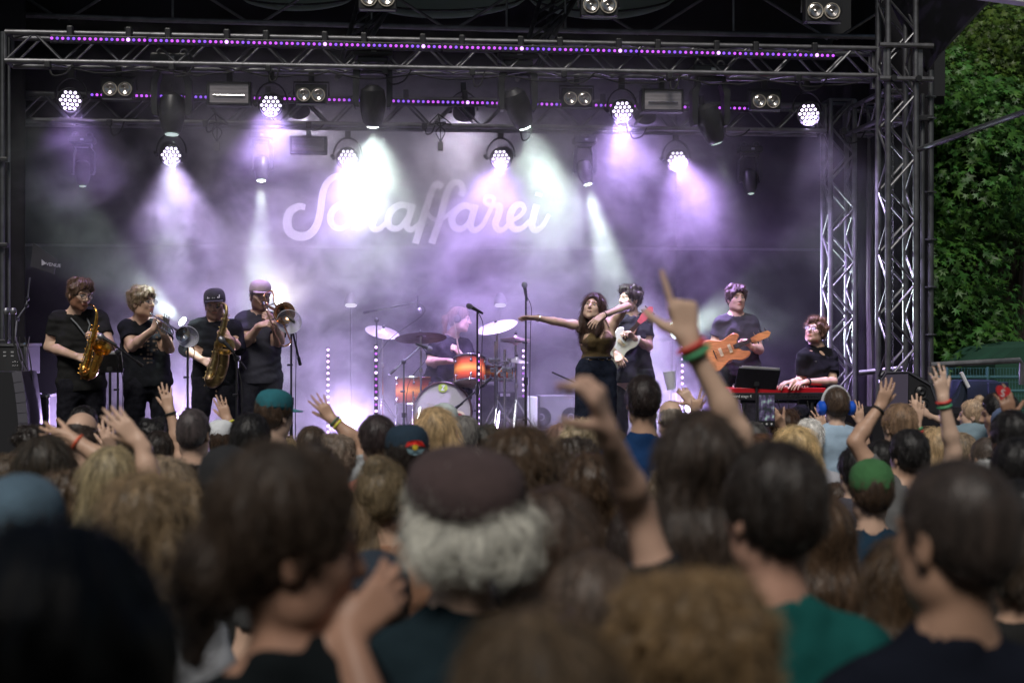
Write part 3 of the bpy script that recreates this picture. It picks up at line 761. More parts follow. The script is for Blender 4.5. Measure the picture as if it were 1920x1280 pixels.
# ================================================================== PEOPLE: one continuous surface grown from a distance field
def V3(*a): return np.array(a, float)
class Field:
    def __init__(s): s.p = []
    def cone(s, a, b, ra, rb=None, k=.03, flat=None):      # round cone; flat=(dir, factor) squashes it along dir
        s.p.append(('c', np.array(a, float), np.array(b, float), ra, ra if rb is None else rb, k, flat, 0)); return s
    def ell(s, c, r, M=None, k=.02, sub=0):
        s.p.append(('e', np.array(c, float), np.array(r, float), None if M is None else np.array(M, float), 0, k, None, sub)); return s
    def chain(s, pts, rs, k=.02, flat=None):
        for i in range(len(pts) - 1): s.cone(pts[i], pts[i + 1], rs[i], rs[i + 1], k, flat)
        return s
    def bounds(s):
        lo = np.full(3, 9e9); hi = -lo
        for q in s.p:
            if q[7]: continue
            if q[0] == 'c':
                r = max(q[3], q[4]); lo = np.minimum(lo, np.minimum(q[1], q[2]) - r); hi = np.maximum(hi, np.maximum(q[1], q[2]) + r)
            else:
                r = max(q[2]); lo = np.minimum(lo, q[1] - r); hi = np.maximum(hi, q[1] + r)
        return lo, hi
    def dist(s, q, X, Y, Z):
        if q[0] == 'c':
            _, a, b, ra, rb, k, flat, sub = q
            px, py, pz = X - a[0], Y - a[1], Z - a[2]; ba = b - a
            if flat is not None:
                n = np.array(flat[0], float); n /= np.linalg.norm(n); f = flat[1] - 1
                dn = (px * n[0] + py * n[1] + pz * n[2]) * f
                px = px + dn * n[0]; py = py + dn * n[1]; pz = pz + dn * n[2]
                ba = ba + n * (ba @ n) * f
            L = max(ba @ ba, 1e-9)
            t = np.clip((px * ba[0] + py * ba[1] + pz * ba[2]) / L, 0, 1)
            d = np.sqrt((px - t * ba[0]) ** 2 + (py - t * ba[1]) ** 2 + (pz - t * ba[2]) ** 2) - (ra + (rb - ra) * t)
            return d / (flat[1] ** .5 if flat is not None and flat[1] > 1 else 1)
        _, c, r, M, _, k, _, sub = q
        px, py, pz = X - c[0], Y - c[1], Z - c[2]
        if M is not None:
            px, py, pz = (M[0, 0] * px + M[1, 0] * py + M[2, 0] * pz, M[0, 1] * px + M[1, 1] * py + M[2, 1] * pz, M[0, 2] * px + M[1, 2] * py + M[2, 2] * pz)
        k0 = np.sqrt((px / r[0]) ** 2 + (py / r[1]) ** 2 + (pz / r[2]) ** 2); k1 = np.sqrt((px / r[0] ** 2) ** 2 + (py / r[1] ** 2) ** 2 + (pz / r[2] ** 2) ** 2)
        return k0 * (k0 - 1) / np.maximum(k1, 1e-6)
    def grid(s, lo, hi, h):
        n = np.maximum(np.ceil((hi - lo) / h).astype(int) + 1, 3)
        D = np.full(n, .25, np.float32)
        ax = [lo[i] + h * np.arange(n[i]) for i in range(3)]
        for q in s.p:
            k = q[5]
            if q[0] == 'c': r = max(q[3], q[4]); l = np.minimum(q[1], q[2]) - r; u = np.maximum(q[1], q[2]) + r
            else: r = max(q[2]); l = q[1] - r; u = q[1] + r
            m = k + .04
            i0 = np.clip(np.floor((l - m - lo) / h).astype(int), 0, n); i1 = np.clip(np.ceil((u + m - lo) / h).astype(int) + 1, 0, n)
            if (i1 <= i0).any(): continue
            sl = tuple(slice(i0[i], i1[i]) for i in range(3))
            X = ax[0][sl[0]][:, None, None]; Y = ax[1][sl[1]][None, :, None]; Z = ax[2][sl[2]][None, None, :]
            d = s.dist(q, X, Y, Z).astype(np.float32); A = D[sl]
            if q[7]:
                hh = np.clip(.5 - .5 * (A + d) / k, 0, 1); D[sl] = A * (1 - hh) + (-d) * hh + k * hh * (1 - hh)
            else:
                hh = np.clip(.5 + .5 * (A - d) / k, 0, 1); D[sl] = A * (1 - hh) + d * hh - k * hh * (1 - hh)
        return D, ax
def sample(D, lo, h, P):
    q = (P - lo) / h; q = np.clip(q, 0, np.array(D.shape) - 1.001); i = q.astype(int); f = q - i
    r = 0
    for dx in (0, 1):
        for dy in (0, 1):
            for dz in (0, 1):
                w = (f[:, 0] if dx else 1 - f[:, 0]) * (f[:, 1] if dy else 1 - f[:, 1]) * (f[:, 2] if dz else 1 - f[:, 2])
                r = r + w * D[i[:, 0] + dx, i[:, 1] + dy, i[:, 2] + dz]
    return r
def nets(D, lo, h):
    S = D < 0; n = D.shape
    c = np.zeros((n[0] - 1, n[1] - 1, n[2] - 1), np.int8)
    for dx in (0, 1):
        for dy in (0, 1):
            for dz in (0, 1): c += S[dx:n[0] - 1 + dx, dy:n[1] - 1 + dy, dz:n[2] - 1 + dz]
    act = (c > 0) & (c < 8); idx = np.full(act.shape, -1, np.int64); ii = np.argwhere(act)
    if len(ii) == 0: return np.zeros((0, 3)), np.zeros((0, 4), int)
    idx[act] = np.arange(len(ii))
    acc = np.zeros((len(ii), 3)); cnt = np.zeros(len(ii))
    cor = [(0, 0, 0), (1, 0, 0), (0, 1, 0), (1, 1, 0), (0, 0, 1), (1, 0, 1), (0, 1, 1), (1, 1, 1)]
    val = [D[ii[:, 0] + a, ii[:, 1] + b, ii[:, 2] + c_] for a, b, c_ in cor]
    for a in range(8):
        for ax in (1, 2, 4):
            if a & ax: continue
            b = a | ax; va, vb = val[a], val[b]; m = (va < 0) != (vb < 0)
            t = np.where(m, va / np.where(np.abs(va - vb) < 1e-12, 1, va - vb), 0)
            pa, pb = np.array(cor[a], float), np.array(cor[b], float)
            acc += np.where(m[:, None], pa + t[:, None] * (pb - pa), 0); cnt += m
    P = (ii + acc / np.maximum(cnt, 1)[:, None]) * h + lo
    Q = []
    for ax in range(3):
        sa = [slice(None)] * 3; sb = [slice(None)] * 3; sa[ax] = slice(0, -1); sb[ax] = slice(1, None)
        ch = S[tuple(sa)] != S[tuple(sb)]
        e = np.argwhere(ch); o1, o2 = (ax + 1) % 3, (ax + 2) % 3
        ok = (e[:, o1] > 0) & (e[:, o2] > 0) & (e[:, o1] < n[o1] - 1) & (e[:, o2] < n[o2] - 1); e = e[ok]
        if len(e) == 0: continue
        q = []
        for (u, v) in ((1, 1), (0, 1), (0, 0), (1, 0)):
            g = e.copy(); g[:, o1] -= u; g[:, o2] -= v; q.append(idx[g[:, 0], g[:, 1], g[:, 2]])
        q = np.stack(q, 1); ins = S[e[:, 0], e[:, 1], e[:, 2]]
        q[~ins] = q[~ins][:, ::-1]
        Q.append(q)
    return P, np.concatenate(Q)
def mesh_np(name, P, Q, m, tint=None):
    me = bpy.data.meshes.new(name); nv, nf = len(P), len(Q)
    me.vertices.add(nv); me.vertices.foreach_set('co', np.asarray(P, np.float32).ravel())
    me.loops.add(nf * 4); me.loops.foreach_set('vertex_index', np.asarray(Q, np.int32).ravel())
    me.polygons.add(nf); me.polygons.foreach_set('loop_start', np.arange(0, nf * 4, 4, dtype=np.int32))
    try: me.polygons.foreach_set('loop_total', np.full(nf, 4, np.int32))
    except Exception: pass
    me.polygons.foreach_set('use_smooth', np.ones(nf, bool))
    if tint is not None:
        a = me.color_attributes.new('tint', 'FLOAT_COLOR', 'POINT')
        c = np.ones((nv, 4), np.float32); c[:, :3] = tint; a.data.foreach_set('color', c.ravel())
    me.update(calc_edges=True); me.materials.append(m); return me
def wob(P, s, seed=0):
    r = np.random.RandomState(seed); o = 0
    for k in range(5):
        a = r.randn(3); a *= s * (1.5 ** k) / np.linalg.norm(a); o = o + np.sin(P @ a + r.rand() * 6.28 + 1.3 * np.sin(P @ (a[[1, 2, 0]] * .7))) / (1.3 ** k)
    return o / 3

# ---- head (face toward -Y), unit metres, origin = middle of the head
def head_field(f, c, M, s=1.0, fem=False, beard=False, long_neck=None):
    c = np.array(c, float); M = np.array(M, float)
    T = lambda *p: c + M @ (np.array(p, float) * s)
    E = lambda p, r, k=.02, sub=0: f.ell(T(*p), np.array(r) * s, M, k * s, sub)
    E((0, .018, .035), (.074, .094, .086), .02)
    E((0, -.022, -.03), (.062, .066, .078), .03)
    E((0, -.045, -.082), (.036 if fem else .042, .034, .026), .03)
    E((0, -.07, -.098), (.016 if fem else .022, .014, .014), .02)
    for x in (-1, 1):
        E((x * .038, -.052, -.018), (.022, .026, .026), .025)
        E((x * .052, -.01, -.065), (.016, .034, .026), .03)
        f.cone(T(x * .012, -.080, .032), T(x * .044, -.066, .030), .0125 * s, .010 * s, .012 * s)
        E((x * .031, -.094, .010), (.015, .014, .011), .014, 1)
        E((x * .077, .014, -.008), (.008, .019, .032), .008)
        E((x * .082, .012, .0), (.004, .010, .016), .004, 1)
    f.cone(T(0, -.084, .022), T(0, -.106, -.018), .0085 * s, .0125 * s, .012 * s)
    for x in (-1, 1): f.cone(T(x * .007, -.096, -.022), T(x * .013, -.09, -.024), .0075 * s, .007 * s, .006 * s)
    f.cone(T(-.014, -.084, -.049), T(.014, -.084, -.049), .0085 * s, .0085 * s, .008 * s)
    f.cone(T(-.012, -.082, -.059), T(.012, -.082, -.059), .009 * s, .009 * s, .006 * s)
def face_tint(P, c, M, s, beard=0, beardcol=(.35, .25, .2), brow=(.35, .28, .24), mouth_open=False, scalp=None, lips=(.85, .55, .52)):
    q = (P - np.array(c)) @ np.array(M) / s; t = np.ones((len(P), 3))
    x, y, z = np.abs(q[:, 0]), q[:, 1], q[:, 2]
    near = (np.linalg.norm(q, axis=1) < .17)
    b_ = near & (y < -.05) & (x > .010) & (x < .050) & (np.abs(z - (.034 - .25 * np.maximum(x - .035, 0))) < .0055); t[b_] = brow
    l = near & (y < -.07) & (x < .023 - .5 * np.abs(z + .054)) & (np.abs(z + .054) < .009); t[l] = lips
    if mouth_open: o = near & (y < -.065) & (x < .017) & (np.abs(z + .055) < .0065); t[o] = (.10, .03, .03); o2 = o & (z > -.0535); t[o2] = (1.5, 1.9, 2.2)
    if beard:
        zb = np.where(x < .020, -.037, -.052 + np.clip((x - .022) / .045, 0, 1) * .050)
        m = near & (z < zb) & (z > -.125) & (y < .016) & ~l & ~((y > -.04) & (z < -.112))
        t[m] = np.array(beardcol) * beard + (1 - beard)
    e = near & (y < -.070) & (np.abs(x - .031) < .014) & (np.abs(z - .010) < .0028); t[e] = (.12, .09, .08)
    if scalp is not None:
        m = (np.linalg.norm(q, axis=1) < .17) & (z > -.02 + .35 * np.maximum(0, -y - .02)) & ((y > -.055) | (z > .085)); m &= (z < .075 - .12 * (y < 0)); t[m & (y > -.03)] = scalp
    return t
# ---- hand. frame: o wrist, ydir along fingers, zdir = back of the hand normal, thumb side = sgn * x
def hand_field(f, o, yd, zd, sgn=1, curl=(.3, .3, .3, .35), spread=.12, s=1.0, thumb=(.5, .4), k=.006):
    o = np.array(o, float); y = np.array(yd, float); y /= np.linalg.norm(y)
    z = np.array(zd, float); z = z - y * (z @ y); z /= np.linalg.norm(z); x = np.cross(y, z)
    pts = []
    T = lambda a, b, c: o + (x * a * sgn + y * b + z * c) * s
    bx = (.026, .009, -.009, -.026); L = ((.043, .026, .020), (.047, .030, .021), (.044, .028, .020), (.034, .021, .018)); rr = (.0088, .009, .0085, .0076)
    f.cone(T(0, -.03, 0), T(0, .012, 0), .024 * s, .025 * s, .012, flat=(z, 1.35))
    for i in range(4):
        b = bx[i]; f.cone(T(b * .55, .01, 0), T(b, .088 - abs(i - 1) * .004, 0), .0135 * s, .0115 * s, .010, flat=(z, 1.15))
        a = 0; p = np.array([b, .088 - abs(i - 1) * .004, 0]); sp_ = spread * (1.5 - i)
        for j in range(3):
            a += curl[i] * (1.0, 1.15, .7)[j]
            d = np.array([math.sin(sp_) * math.cos(a), math.cos(a) * math.cos(sp_), -math.sin(a)]); q = p + d * L[i][j]
            f.cone(T(*p), T(*q), rr[i] * s * (1 - .08 * j), rr[i] * s * (.92 - .08 * j), k * .6); p = q
    p = np.array([.018, .020, -.004]); th, tc_ = thumb
    d = np.array([math.sin(th) * .9, math.cos(th), -.35]); d /= np.linalg.norm(d); q = p + d * .045; f.cone(T(*p), T(*q), .016 * s, .012 * s, .012)
    d2 = np.array([math.sin(th - tc_ * .5), math.cos(th - tc_ * .5), -.3 - .5 * tc_]); d2 /= np.linalg.norm(d2); r = q + d2 * .032; f.cone(T(*q), T(*r), .0108 * s, .0098 * s, k)
    d3 = np.array([math.sin(th - tc_), math.cos(th - tc_), -.3 - .8 * tc_]); d3 /= np.linalg.norm(d3); u = r + d3 * .026; f.cone(T(*r), T(*u), .0098 * s, .008 * s, k)

def rot3(yaw=0, pitch=0, roll=0):     # yaw turns the face toward +X (their left) ; pitch >0 looks up ; roll tilts toward +X
    return np.array(Matrix.Rotation(R(yaw), 3, 'Z') @ Matrix.Rotation(R(-pitch), 3, 'X') @ Matrix.Rotation(R(roll), 3, 'Y'))
DEF = dict(head=(0, -.01, 1.685), neck=(0, .01, 1.50), chest=(0, .0, 1.32), waist=(0, 0, 1.08), hip=(0, 0, .94),
           sL=(-.172, .01, 1.405), sR=(.172, .01, 1.405), eL=(-.24, .02, 1.16), eR=(.24, .02, 1.16), wL=(-.25, -.04, .90), wR=(.25, -.04, .90),
           hL=(-.095, 0, .92), hR=(.095, 0, .92), kL=(-.11, -.02, .50), kR=(.11, -.02, .50), aL=(-.12, .02, .09), aR=(.12, .02, .09))
HAND0 = dict(curl=(.35, .4, .45, .5), spread=.05, thumb=(.35, .3))
def pose_of(H=1.8, fem=False, wide=1.0, **kw):
    s = H / 1.8; J = {}
    for k, v in DEF.items():
        v = np.array(v, float) * s
        if fem and k in ('sL', 'sR'): v[0] *= .88
        if k[1:] in ('L', 'R') : v[0] *= wide if k[0] in 'sew' else 1
        J[k] = v
    for k, v in kw.items(): J[k] = np.array(v, float)
    return J
def body_fields(J, s=1.0, fem=False, fat=1.0, hands=None, headM=None, headS=1.0, beard=False, neck_r=.056, arms=1.0, build_hands=True):
    f = Field(); M = rot3() if headM is None else headM
    fl = ((0, 1, 0), 1.35)
    up = J['neck'] - J['hip']; up = up / np.linalg.norm(up)
    sd = J['sR'] - J['sL']; sd = sd / np.linalg.norm(sd); fw = np.cross(up, sd); fl = (fw, 1.4)
    w = s * fat
    # torso
    f.cone(J['hip'] - sd * .055 * w, J['hip'] + sd * .055 * w, .125 * w, .125 * w, .05, fl)
    f.cone(J['hip'], J['waist'], .135 * w, (.115 if fem else .13) * w, .06, fl)
    f.cone(J['waist'], J['chest'], (.115 if fem else .13) * w, .135 * w, .06, fl)
    f.cone(J['chest'] - sd * .06 * s, J['chest'] + sd * .06 * s, (.115 if fem else .125) * w, (.115 if fem else .125) * w, .06, fl)
    m_ = (J['sL'] + J['sR']) / 2
    f.cone(J['chest'] + sd * .05 * s, J['sR'] - sd * .04 * s - up * .02, .11 * s, .058 * s, .05, fl)
    f.cone(J['chest'] - sd * .05 * s, J['sL'] + sd * .04 * s - up * .02, .11 * s, .058 * s, .05, fl)
    f.cone(m_ - up * .0 * s, J['neck'] + up * .03 * s, .075 * s, (.047 if fem else neck_r) * s, .05)
    for q in (-1, 1): f.cone(J['neck'] + up * .01 * s + sd * q * .02 * s, m_ + sd * q * .13 * s + up * .01 * s, .045 * s, .045 * s, .04)
    if fem:
        for q in (-1, 1): f.ell(J['chest'] + sd * q * .07 * s - fw * .0 + (-fw if (fw @ np.array([0, -1, 0.])) < 0 else fw) * .085 * s - up * .015, np.array([.055, .05, .055]) * s, None, .04)
    # neck to skull
    hd = np.array(M) ; base = J['head'] + hd @ V3(0, .02, -.06) * headS
    f.cone(J['neck'], base, (.046 if fem else neck_r) * s, (.046 if fem else neck_r * .98) * s, .03)
    for sh, el, wr, sg in (('sL', 'eL', 'wL', -1), ('sR', 'eR', 'wR', 1)):
        d = J[el] - J[sh]; a = arms * s * (.86 if fem else 1)
        f.cone(m_ + sd * sg * .06 * s - up * .01, J[sh], .062 * s, .056 * a, .05)
        mid = J[sh] + d * .45
        f.chain([J[sh], mid, J[el]], [.056 * a, .049 * a, .039 * a], .03)
        m2 = J[el] * .7 + J[wr] * .3
        f.chain([J[el], m2, J[wr]], [.040 * a, .041 * a, .027 * a], .02)
    for hh, kk, aa, sg in (('hL', 'kL', 'aL', -1), ('hR', 'kR', 'aR', 1)):
        f.chain([J[hh], J[kk]], [.092 * w, .058 * w], .04)
        m2 = J[kk] * .7 + J[aa] * .3
        f.chain([J[kk], m2, J[aa]], [.058 * s, .056 * s, .037 * s], .03)
        toe = J[aa] + V3(0, -.14, -.055) * s
        f.cone(J[aa] + V3(0, .02, -.04) * s, toe, .036 * s, .03 * s, .03)
    head_field(f, J['head'], M, headS, fem)
    if build_hands and hands:
        for side, sg in (('L', -1), ('R', 1)):
            hs = dict(HAND0); hs.update(hands.get(side, {}))
            el, wr = J['e' + side], J['w' + side]; yd = hs.pop('dir', None); n = hs.pop('back', None)
            if yd is None: yd = wr - el
            if n is None: n = V3(-1 if side == 'L' else 1, 0, .0)
            hs.pop('skip', None)
            hand_field(f, wr, yd, n, hs.pop('sgn', sg), s=hs.pop('s', .98 * s), **hs)
    return f
def nets_of(f, h, lo=None, hi=None, disp=None, cut=None, pad=.02):
    l, u = f.bounds(); l = l - pad; u = u + pad
    if lo is not None: l = np.maximum(l, lo)
    if hi is not None: u = np.minimum(u, hi)
    D, ax = f.grid(l, u, h)
    if disp is not None or cut is not None:
        X, Y, Z = np.meshgrid(*ax, indexing='ij'); P = np.stack([X, Y, Z], -1).reshape(-1, 3)
        if disp is not None:
            m = np.abs(D.ravel()) < .08; dd = np.zeros(len(P), np.float32); dd[m] = disp(P[m]); D = D + dd.reshape(D.shape)
        if cut is not None: D = np.maximum(D, cut(P).reshape(D.shape))
    P, Q = nets(D, l, h); return P, Q, D, l
def join(*PQ):
    P = []; Q = []; o = 0
    for p, q in PQ: P.append(p); Q.append(q + o); o += len(p)
    return np.concatenate(P), np.concatenate(Q)

# ---- hair
def hair_field(style, c, M, s=1.0):
    f = Field(); c = np.array(c, float); M = np.array(M, float)
    T = lambda *p: c + M @ (np.array(p, float) * s)
    E = lambda p, r, k=.02, sub=0: f.ell(T(*p), np.array(r) * s, M, k * s, sub)
    thick = dict(buzz=.003, short=.012, messy=.014, curly=.020, bob=.02, long=.018, pony=.010, bun=.010, bun2=.012, wavy=.022, fringe=.002, grey=.014, volume=.035, elder=.008)[style]
    E((0, .020, .040), (.076 + thick, .096 + thick, .088 + thick), .01)
    if style in ('short', 'messy', 'curly', 'grey', 'buzz', 'volume'):
        E((0, .048, -.005), (.068 + thick * .5, .064 + thick * .6, .066), .02)
        for x in (-1, 1): f.cone(T(x * .074, -.005, .03), T(x * .072, .0, -.005), (.010 + thick * .3) * s, (.006 + thick * .2) * s, .02 * s)
    if style in ('messy', 'curly', 'volume'):
        r = np.random.RandomState(3)
        for i in range(16 if style == 'messy' else 34):
            v = r.randn(3); v[2] = abs(v[2]) * .9 + .1; v /= np.linalg.norm(v)
            E((v[0] * .085, .02 + v[1] * .1, .045 + v[2] * .092), [.022 + .01 * r.rand()] * 3, .012)
    if style == 'messy': E((.0, -.055, .108), (.055, .035, .022), .02)
    if style == 'fringe': E((0, .045, .0), (.078, .075, .05), .01)
    if style in ('long', 'wavy', 'bob'):
        zb_ = -.11 if style == 'bob' else -.30
        for x in (-1, 0, 1):
            f.cone(T(x * .058, .045, .02), T(x * .068, .065 - abs(x) * .01, zb_ * .5), .040 * s, .042 * s, .04 * s)
            f.cone(T(x * .068, .065 - abs(x) * .01, zb_ * .5), T(x * .055, .075, zb_), .042 * s, .026 * s, .04 * s)
        for x in (-1, 1): f.cone(T(x * .078, .0, .03), T(x * .085, .008, zb_ * .75), .018 * s, .020 * s, .03 * s)
        if style == 'wavy':
            r = np.random.RandomState(5)
            for i in range(20): E((r.uniform(-.09, .09), .06 + r.rand() * .04, r.uniform(-.26, .06)), [.022] * 3, .02)
    if style == 'elder':
        r = np.random.RandomState(8); E((0, .06, .0), (.090, .072, .05), .02)
        for i in range(46):
            a = r.uniform(-.5, math.pi + .5); E((.085 * math.cos(a), .05 + .075 * math.sin(a), r.uniform(-.04, .015)), [.022 + .010 * r.rand()] * 3, .012)
    if style in ('pony', 'bun', 'bun2'):
        E((0, .05, -.01), (.072, .062, .065), .02)
        if style == 'pony':
            f.cone(T(0, .115, .035), T(0, .15, .0), .022 * s, .03 * s, .015 * s); f.cone(T(0, .15, .0), T(0, .14, -.17), .032 * s, .014 * s, .02 * s)
        elif style == 'bun2':
            E((0, .125, -.04), (.045, .04, .045), .02); f.cone(T(.0, .12, -.06), T(.0, .12, -.16), .03 * s, .015 * s, .03 * s)
        else: E((0, .07, .135), (.038, .036, .034), .008)
    # clear the face
    E((0, -.112, -.012), (.070, .082, .094), .012, 1)
    E((0, -.10, -.10), (.10, .10, .07), .01, 1)
    if style in ('short', 'messy', 'curly', 'grey', 'buzz', 'fringe', 'volume'):
        for x in (-1, 1): E((x * .09, .0, -.05), (.03, .05, .045), .012, 1)
    if style == 'fringe': E((0, -.02, .105), (.10, .135, .105), .008, 1)
    return f
def hair_build(style, c, M, s, h, amp=.004, strands=0, slen=.05, seed=1, cut=None):
    f = hair_field(style, c, M, s); Mx = np.array(M)
    sc = {'elder': 60, 'curly': 90, 'messy': 60, 'wavy': 45, 'volume': 60}.get(style, 40)
    am = {'elder': .004, 'curly': .008, 'messy': .007, 'wavy': .006, 'volume': .006, 'buzz': .001, 'fringe': .001}.get(style, .004)
    def disp(P):
        q = (P - c) @ Mx
        a = np.arctan2(q[:, 0], q[:, 1] + 1e-6); r = np.hypot(q[:, 0], q[:, 1])
        st = np.sin(a * 17 + 5 * wob(q, 14, seed)) * np.clip(r / .06, 0, 1)
        return am * s * (wob(q, sc, seed) * .8 + .6 * st)
    cutf = None
    P, Q, D, l = nets_of(f, h, disp=disp, cut=cutf, pad=.03)
    S = None
    if strands:
        r = np.random.RandomState(seed); n = strands; a = P[Q[r.randint(0, len(Q), n)]]
        w = r.dirichlet(np.ones(4), n); p = (a * w[:, :, None]).sum(1)
        crown = np.array(c) + Mx @ V3(0, .05, .12) * s
        K = 6; out = np.zeros((n, K, 3)); curl = {'elder': .45, 'curly': 1.0, 'messy': .6, 'volume': .8, 'wavy': .5}.get(style, .22)
        rnd = r.randn(n, 3)
        ln = slen * s * r.uniform(.5, 1.2, n)
        def grad(p_):
            e = h; g = np.stack([sample(D, l, h, p_ + np.eye(3)[i] * e) - sample(D, l, h, p_ - np.eye(3)[i] * e) for i in range(3)], 1)
            return g / (np.linalg.norm(g, axis=1)[:, None] + 1e-9)
        longd = style in ('long', 'wavy', 'bob', 'pony')
        for j in range(K):
            out[:, j] = p
            g = grad(p); d = p - crown
            if longd: d = d / (np.linalg.norm(d, axis=1)[:, None] + 1e-9) * np.clip((p[:, 2:3] - (c[2] - .0)) / .1, .1, 1) + np.array([0, 0, -1.]) * np.clip(1 - (p[:, 2:3] - c[2]) / .1, .2, 1.2)
            elif style in ('pony', 'bun', 'bun2'): d = crown - p
            d = d / (np.linalg.norm(d, axis=1)[:, None] + 1e-9) + rnd * curl + (r.randn(n, 3) * curl * .5)
            d = d - g * (d * g).sum(1)[:, None]; d = d / (np.linalg.norm(d, axis=1)[:, None] + 1e-9)
            lift = .16 + .5 * curl
            p = p + (d + g * lift) * (ln / K)[:, None]
            sd_ = sample(D, l, h, p); p = p - g * np.minimum(sd_ - .0015, 0)[:, None]
        S = out
    return P, Q, S
def strands_obj(name, S, m, parent, rad=.0006):
    n, K, _ = S.shape
    cu = bpy.data.hair_curves.new(name); cu.add_curves([K] * n)
    cu.position_data.foreach_set('vector', S.astype(np.float32).ravel()) if hasattr(cu, 'position_data') else cu.attributes['position'].data.foreach_set('vector', S.astype(np.float32).ravel())
    a = cu.attributes.get('radius') or cu.attributes.new('radius', 'FLOAT', 'POINT')
    rr = np.tile(np.linspace(1, .35, K) * rad, n).astype(np.float32); a.data.foreach_set('value', rr)
    cu.materials.append(m)
    o = bpy.data.objects.new(name, cu); COL.objects.link(o)
    if parent is not None: o.parent = parent
    o['kind'] = 'stuff'; return o
M_skin = mat('skin', rough=.48, objcol=True, attr='tint', noise=.10, nscale=14, spec=.4, sss=.0)
M_hair = mat('hair', rough=.42, objcol=True, noise=.55, nscale=16, stretch=(2.5, 2.5, .6), spec=.4, bump=.4, bscale=60)
M_fab = mat('fabric', rough=.92, objcol=True, noise=.14, nscale=9, bump=.9, bscale=9, spec=.06)
M_denim = mat('denim', rough=.85, objcol=True, noise=.3, nscale=25, bump=.3, bscale=60, spec=.05)
M_ms = mat('hair_strand', rough=.38, objcol=True, noise=.45, nscale=10, spec=.5)

def skin_mesh(J, s, fem, fat, hands, headM, headS, h=.012, hh=.0065, hhand=.0055, tint=None, arms=1.0, neck_r=.056, clipz=0.0):
    f = body_fields(J, s, fem, fat, hands, headM, headS, arms=arms, neck_r=neck_r)
    hb = J['head']; r = .16 * headS
    parts = []
    hlo = hb - r; hhi = hb + r; 
    P, Q, D, l = nets_of(f, h, lo=np.array([-9, -9, clipz])); 
    boxes = [(hlo, hhi, hh)]
    if hands:
        for sd in 'LR':
            if hands.get(sd, {}).get('skip'): continue
            w = J['w' + sd]; dd = hands.get(sd, {}).get('dir'); dd = (w - J['e' + sd]) if dd is None else np.array(dd, float); dd = dd / np.linalg.norm(dd)
            c = w + dd * .085; boxes.append((c - .125, c + .125, hhand))
    cen = P[Q].mean(1); keep = np.ones(len(Q), bool)
    for lo, hi, _ in boxes: keep &= ~((cen > lo + h * 1.2) & (cen < hi - h * 1.2)).all(1)
    parts.append((P, Q[keep]))
    for lo, hi, hx in boxes:
        p, q, _, _ = nets_of(f, hx, lo=lo, hi=hi); parts.append((p, q))
    P, Q = join(*parts)
    used = np.zeros(len(P), bool); used[Q.ravel()] = True; rm_ = np.cumsum(used) - 1
    return P[used], rm_[Q], f
def fold(J, s, seed=0, amp=.009):
    def d(P):
        return amp * s * (wob(P * np.array([1, 1, .8]), 17, seed) + .5 * wob(P, 38, seed + 1) + .35 * np.sin(P[:, 2] * 70 + 7 * wob(P, 9, seed + 2)))
    return d
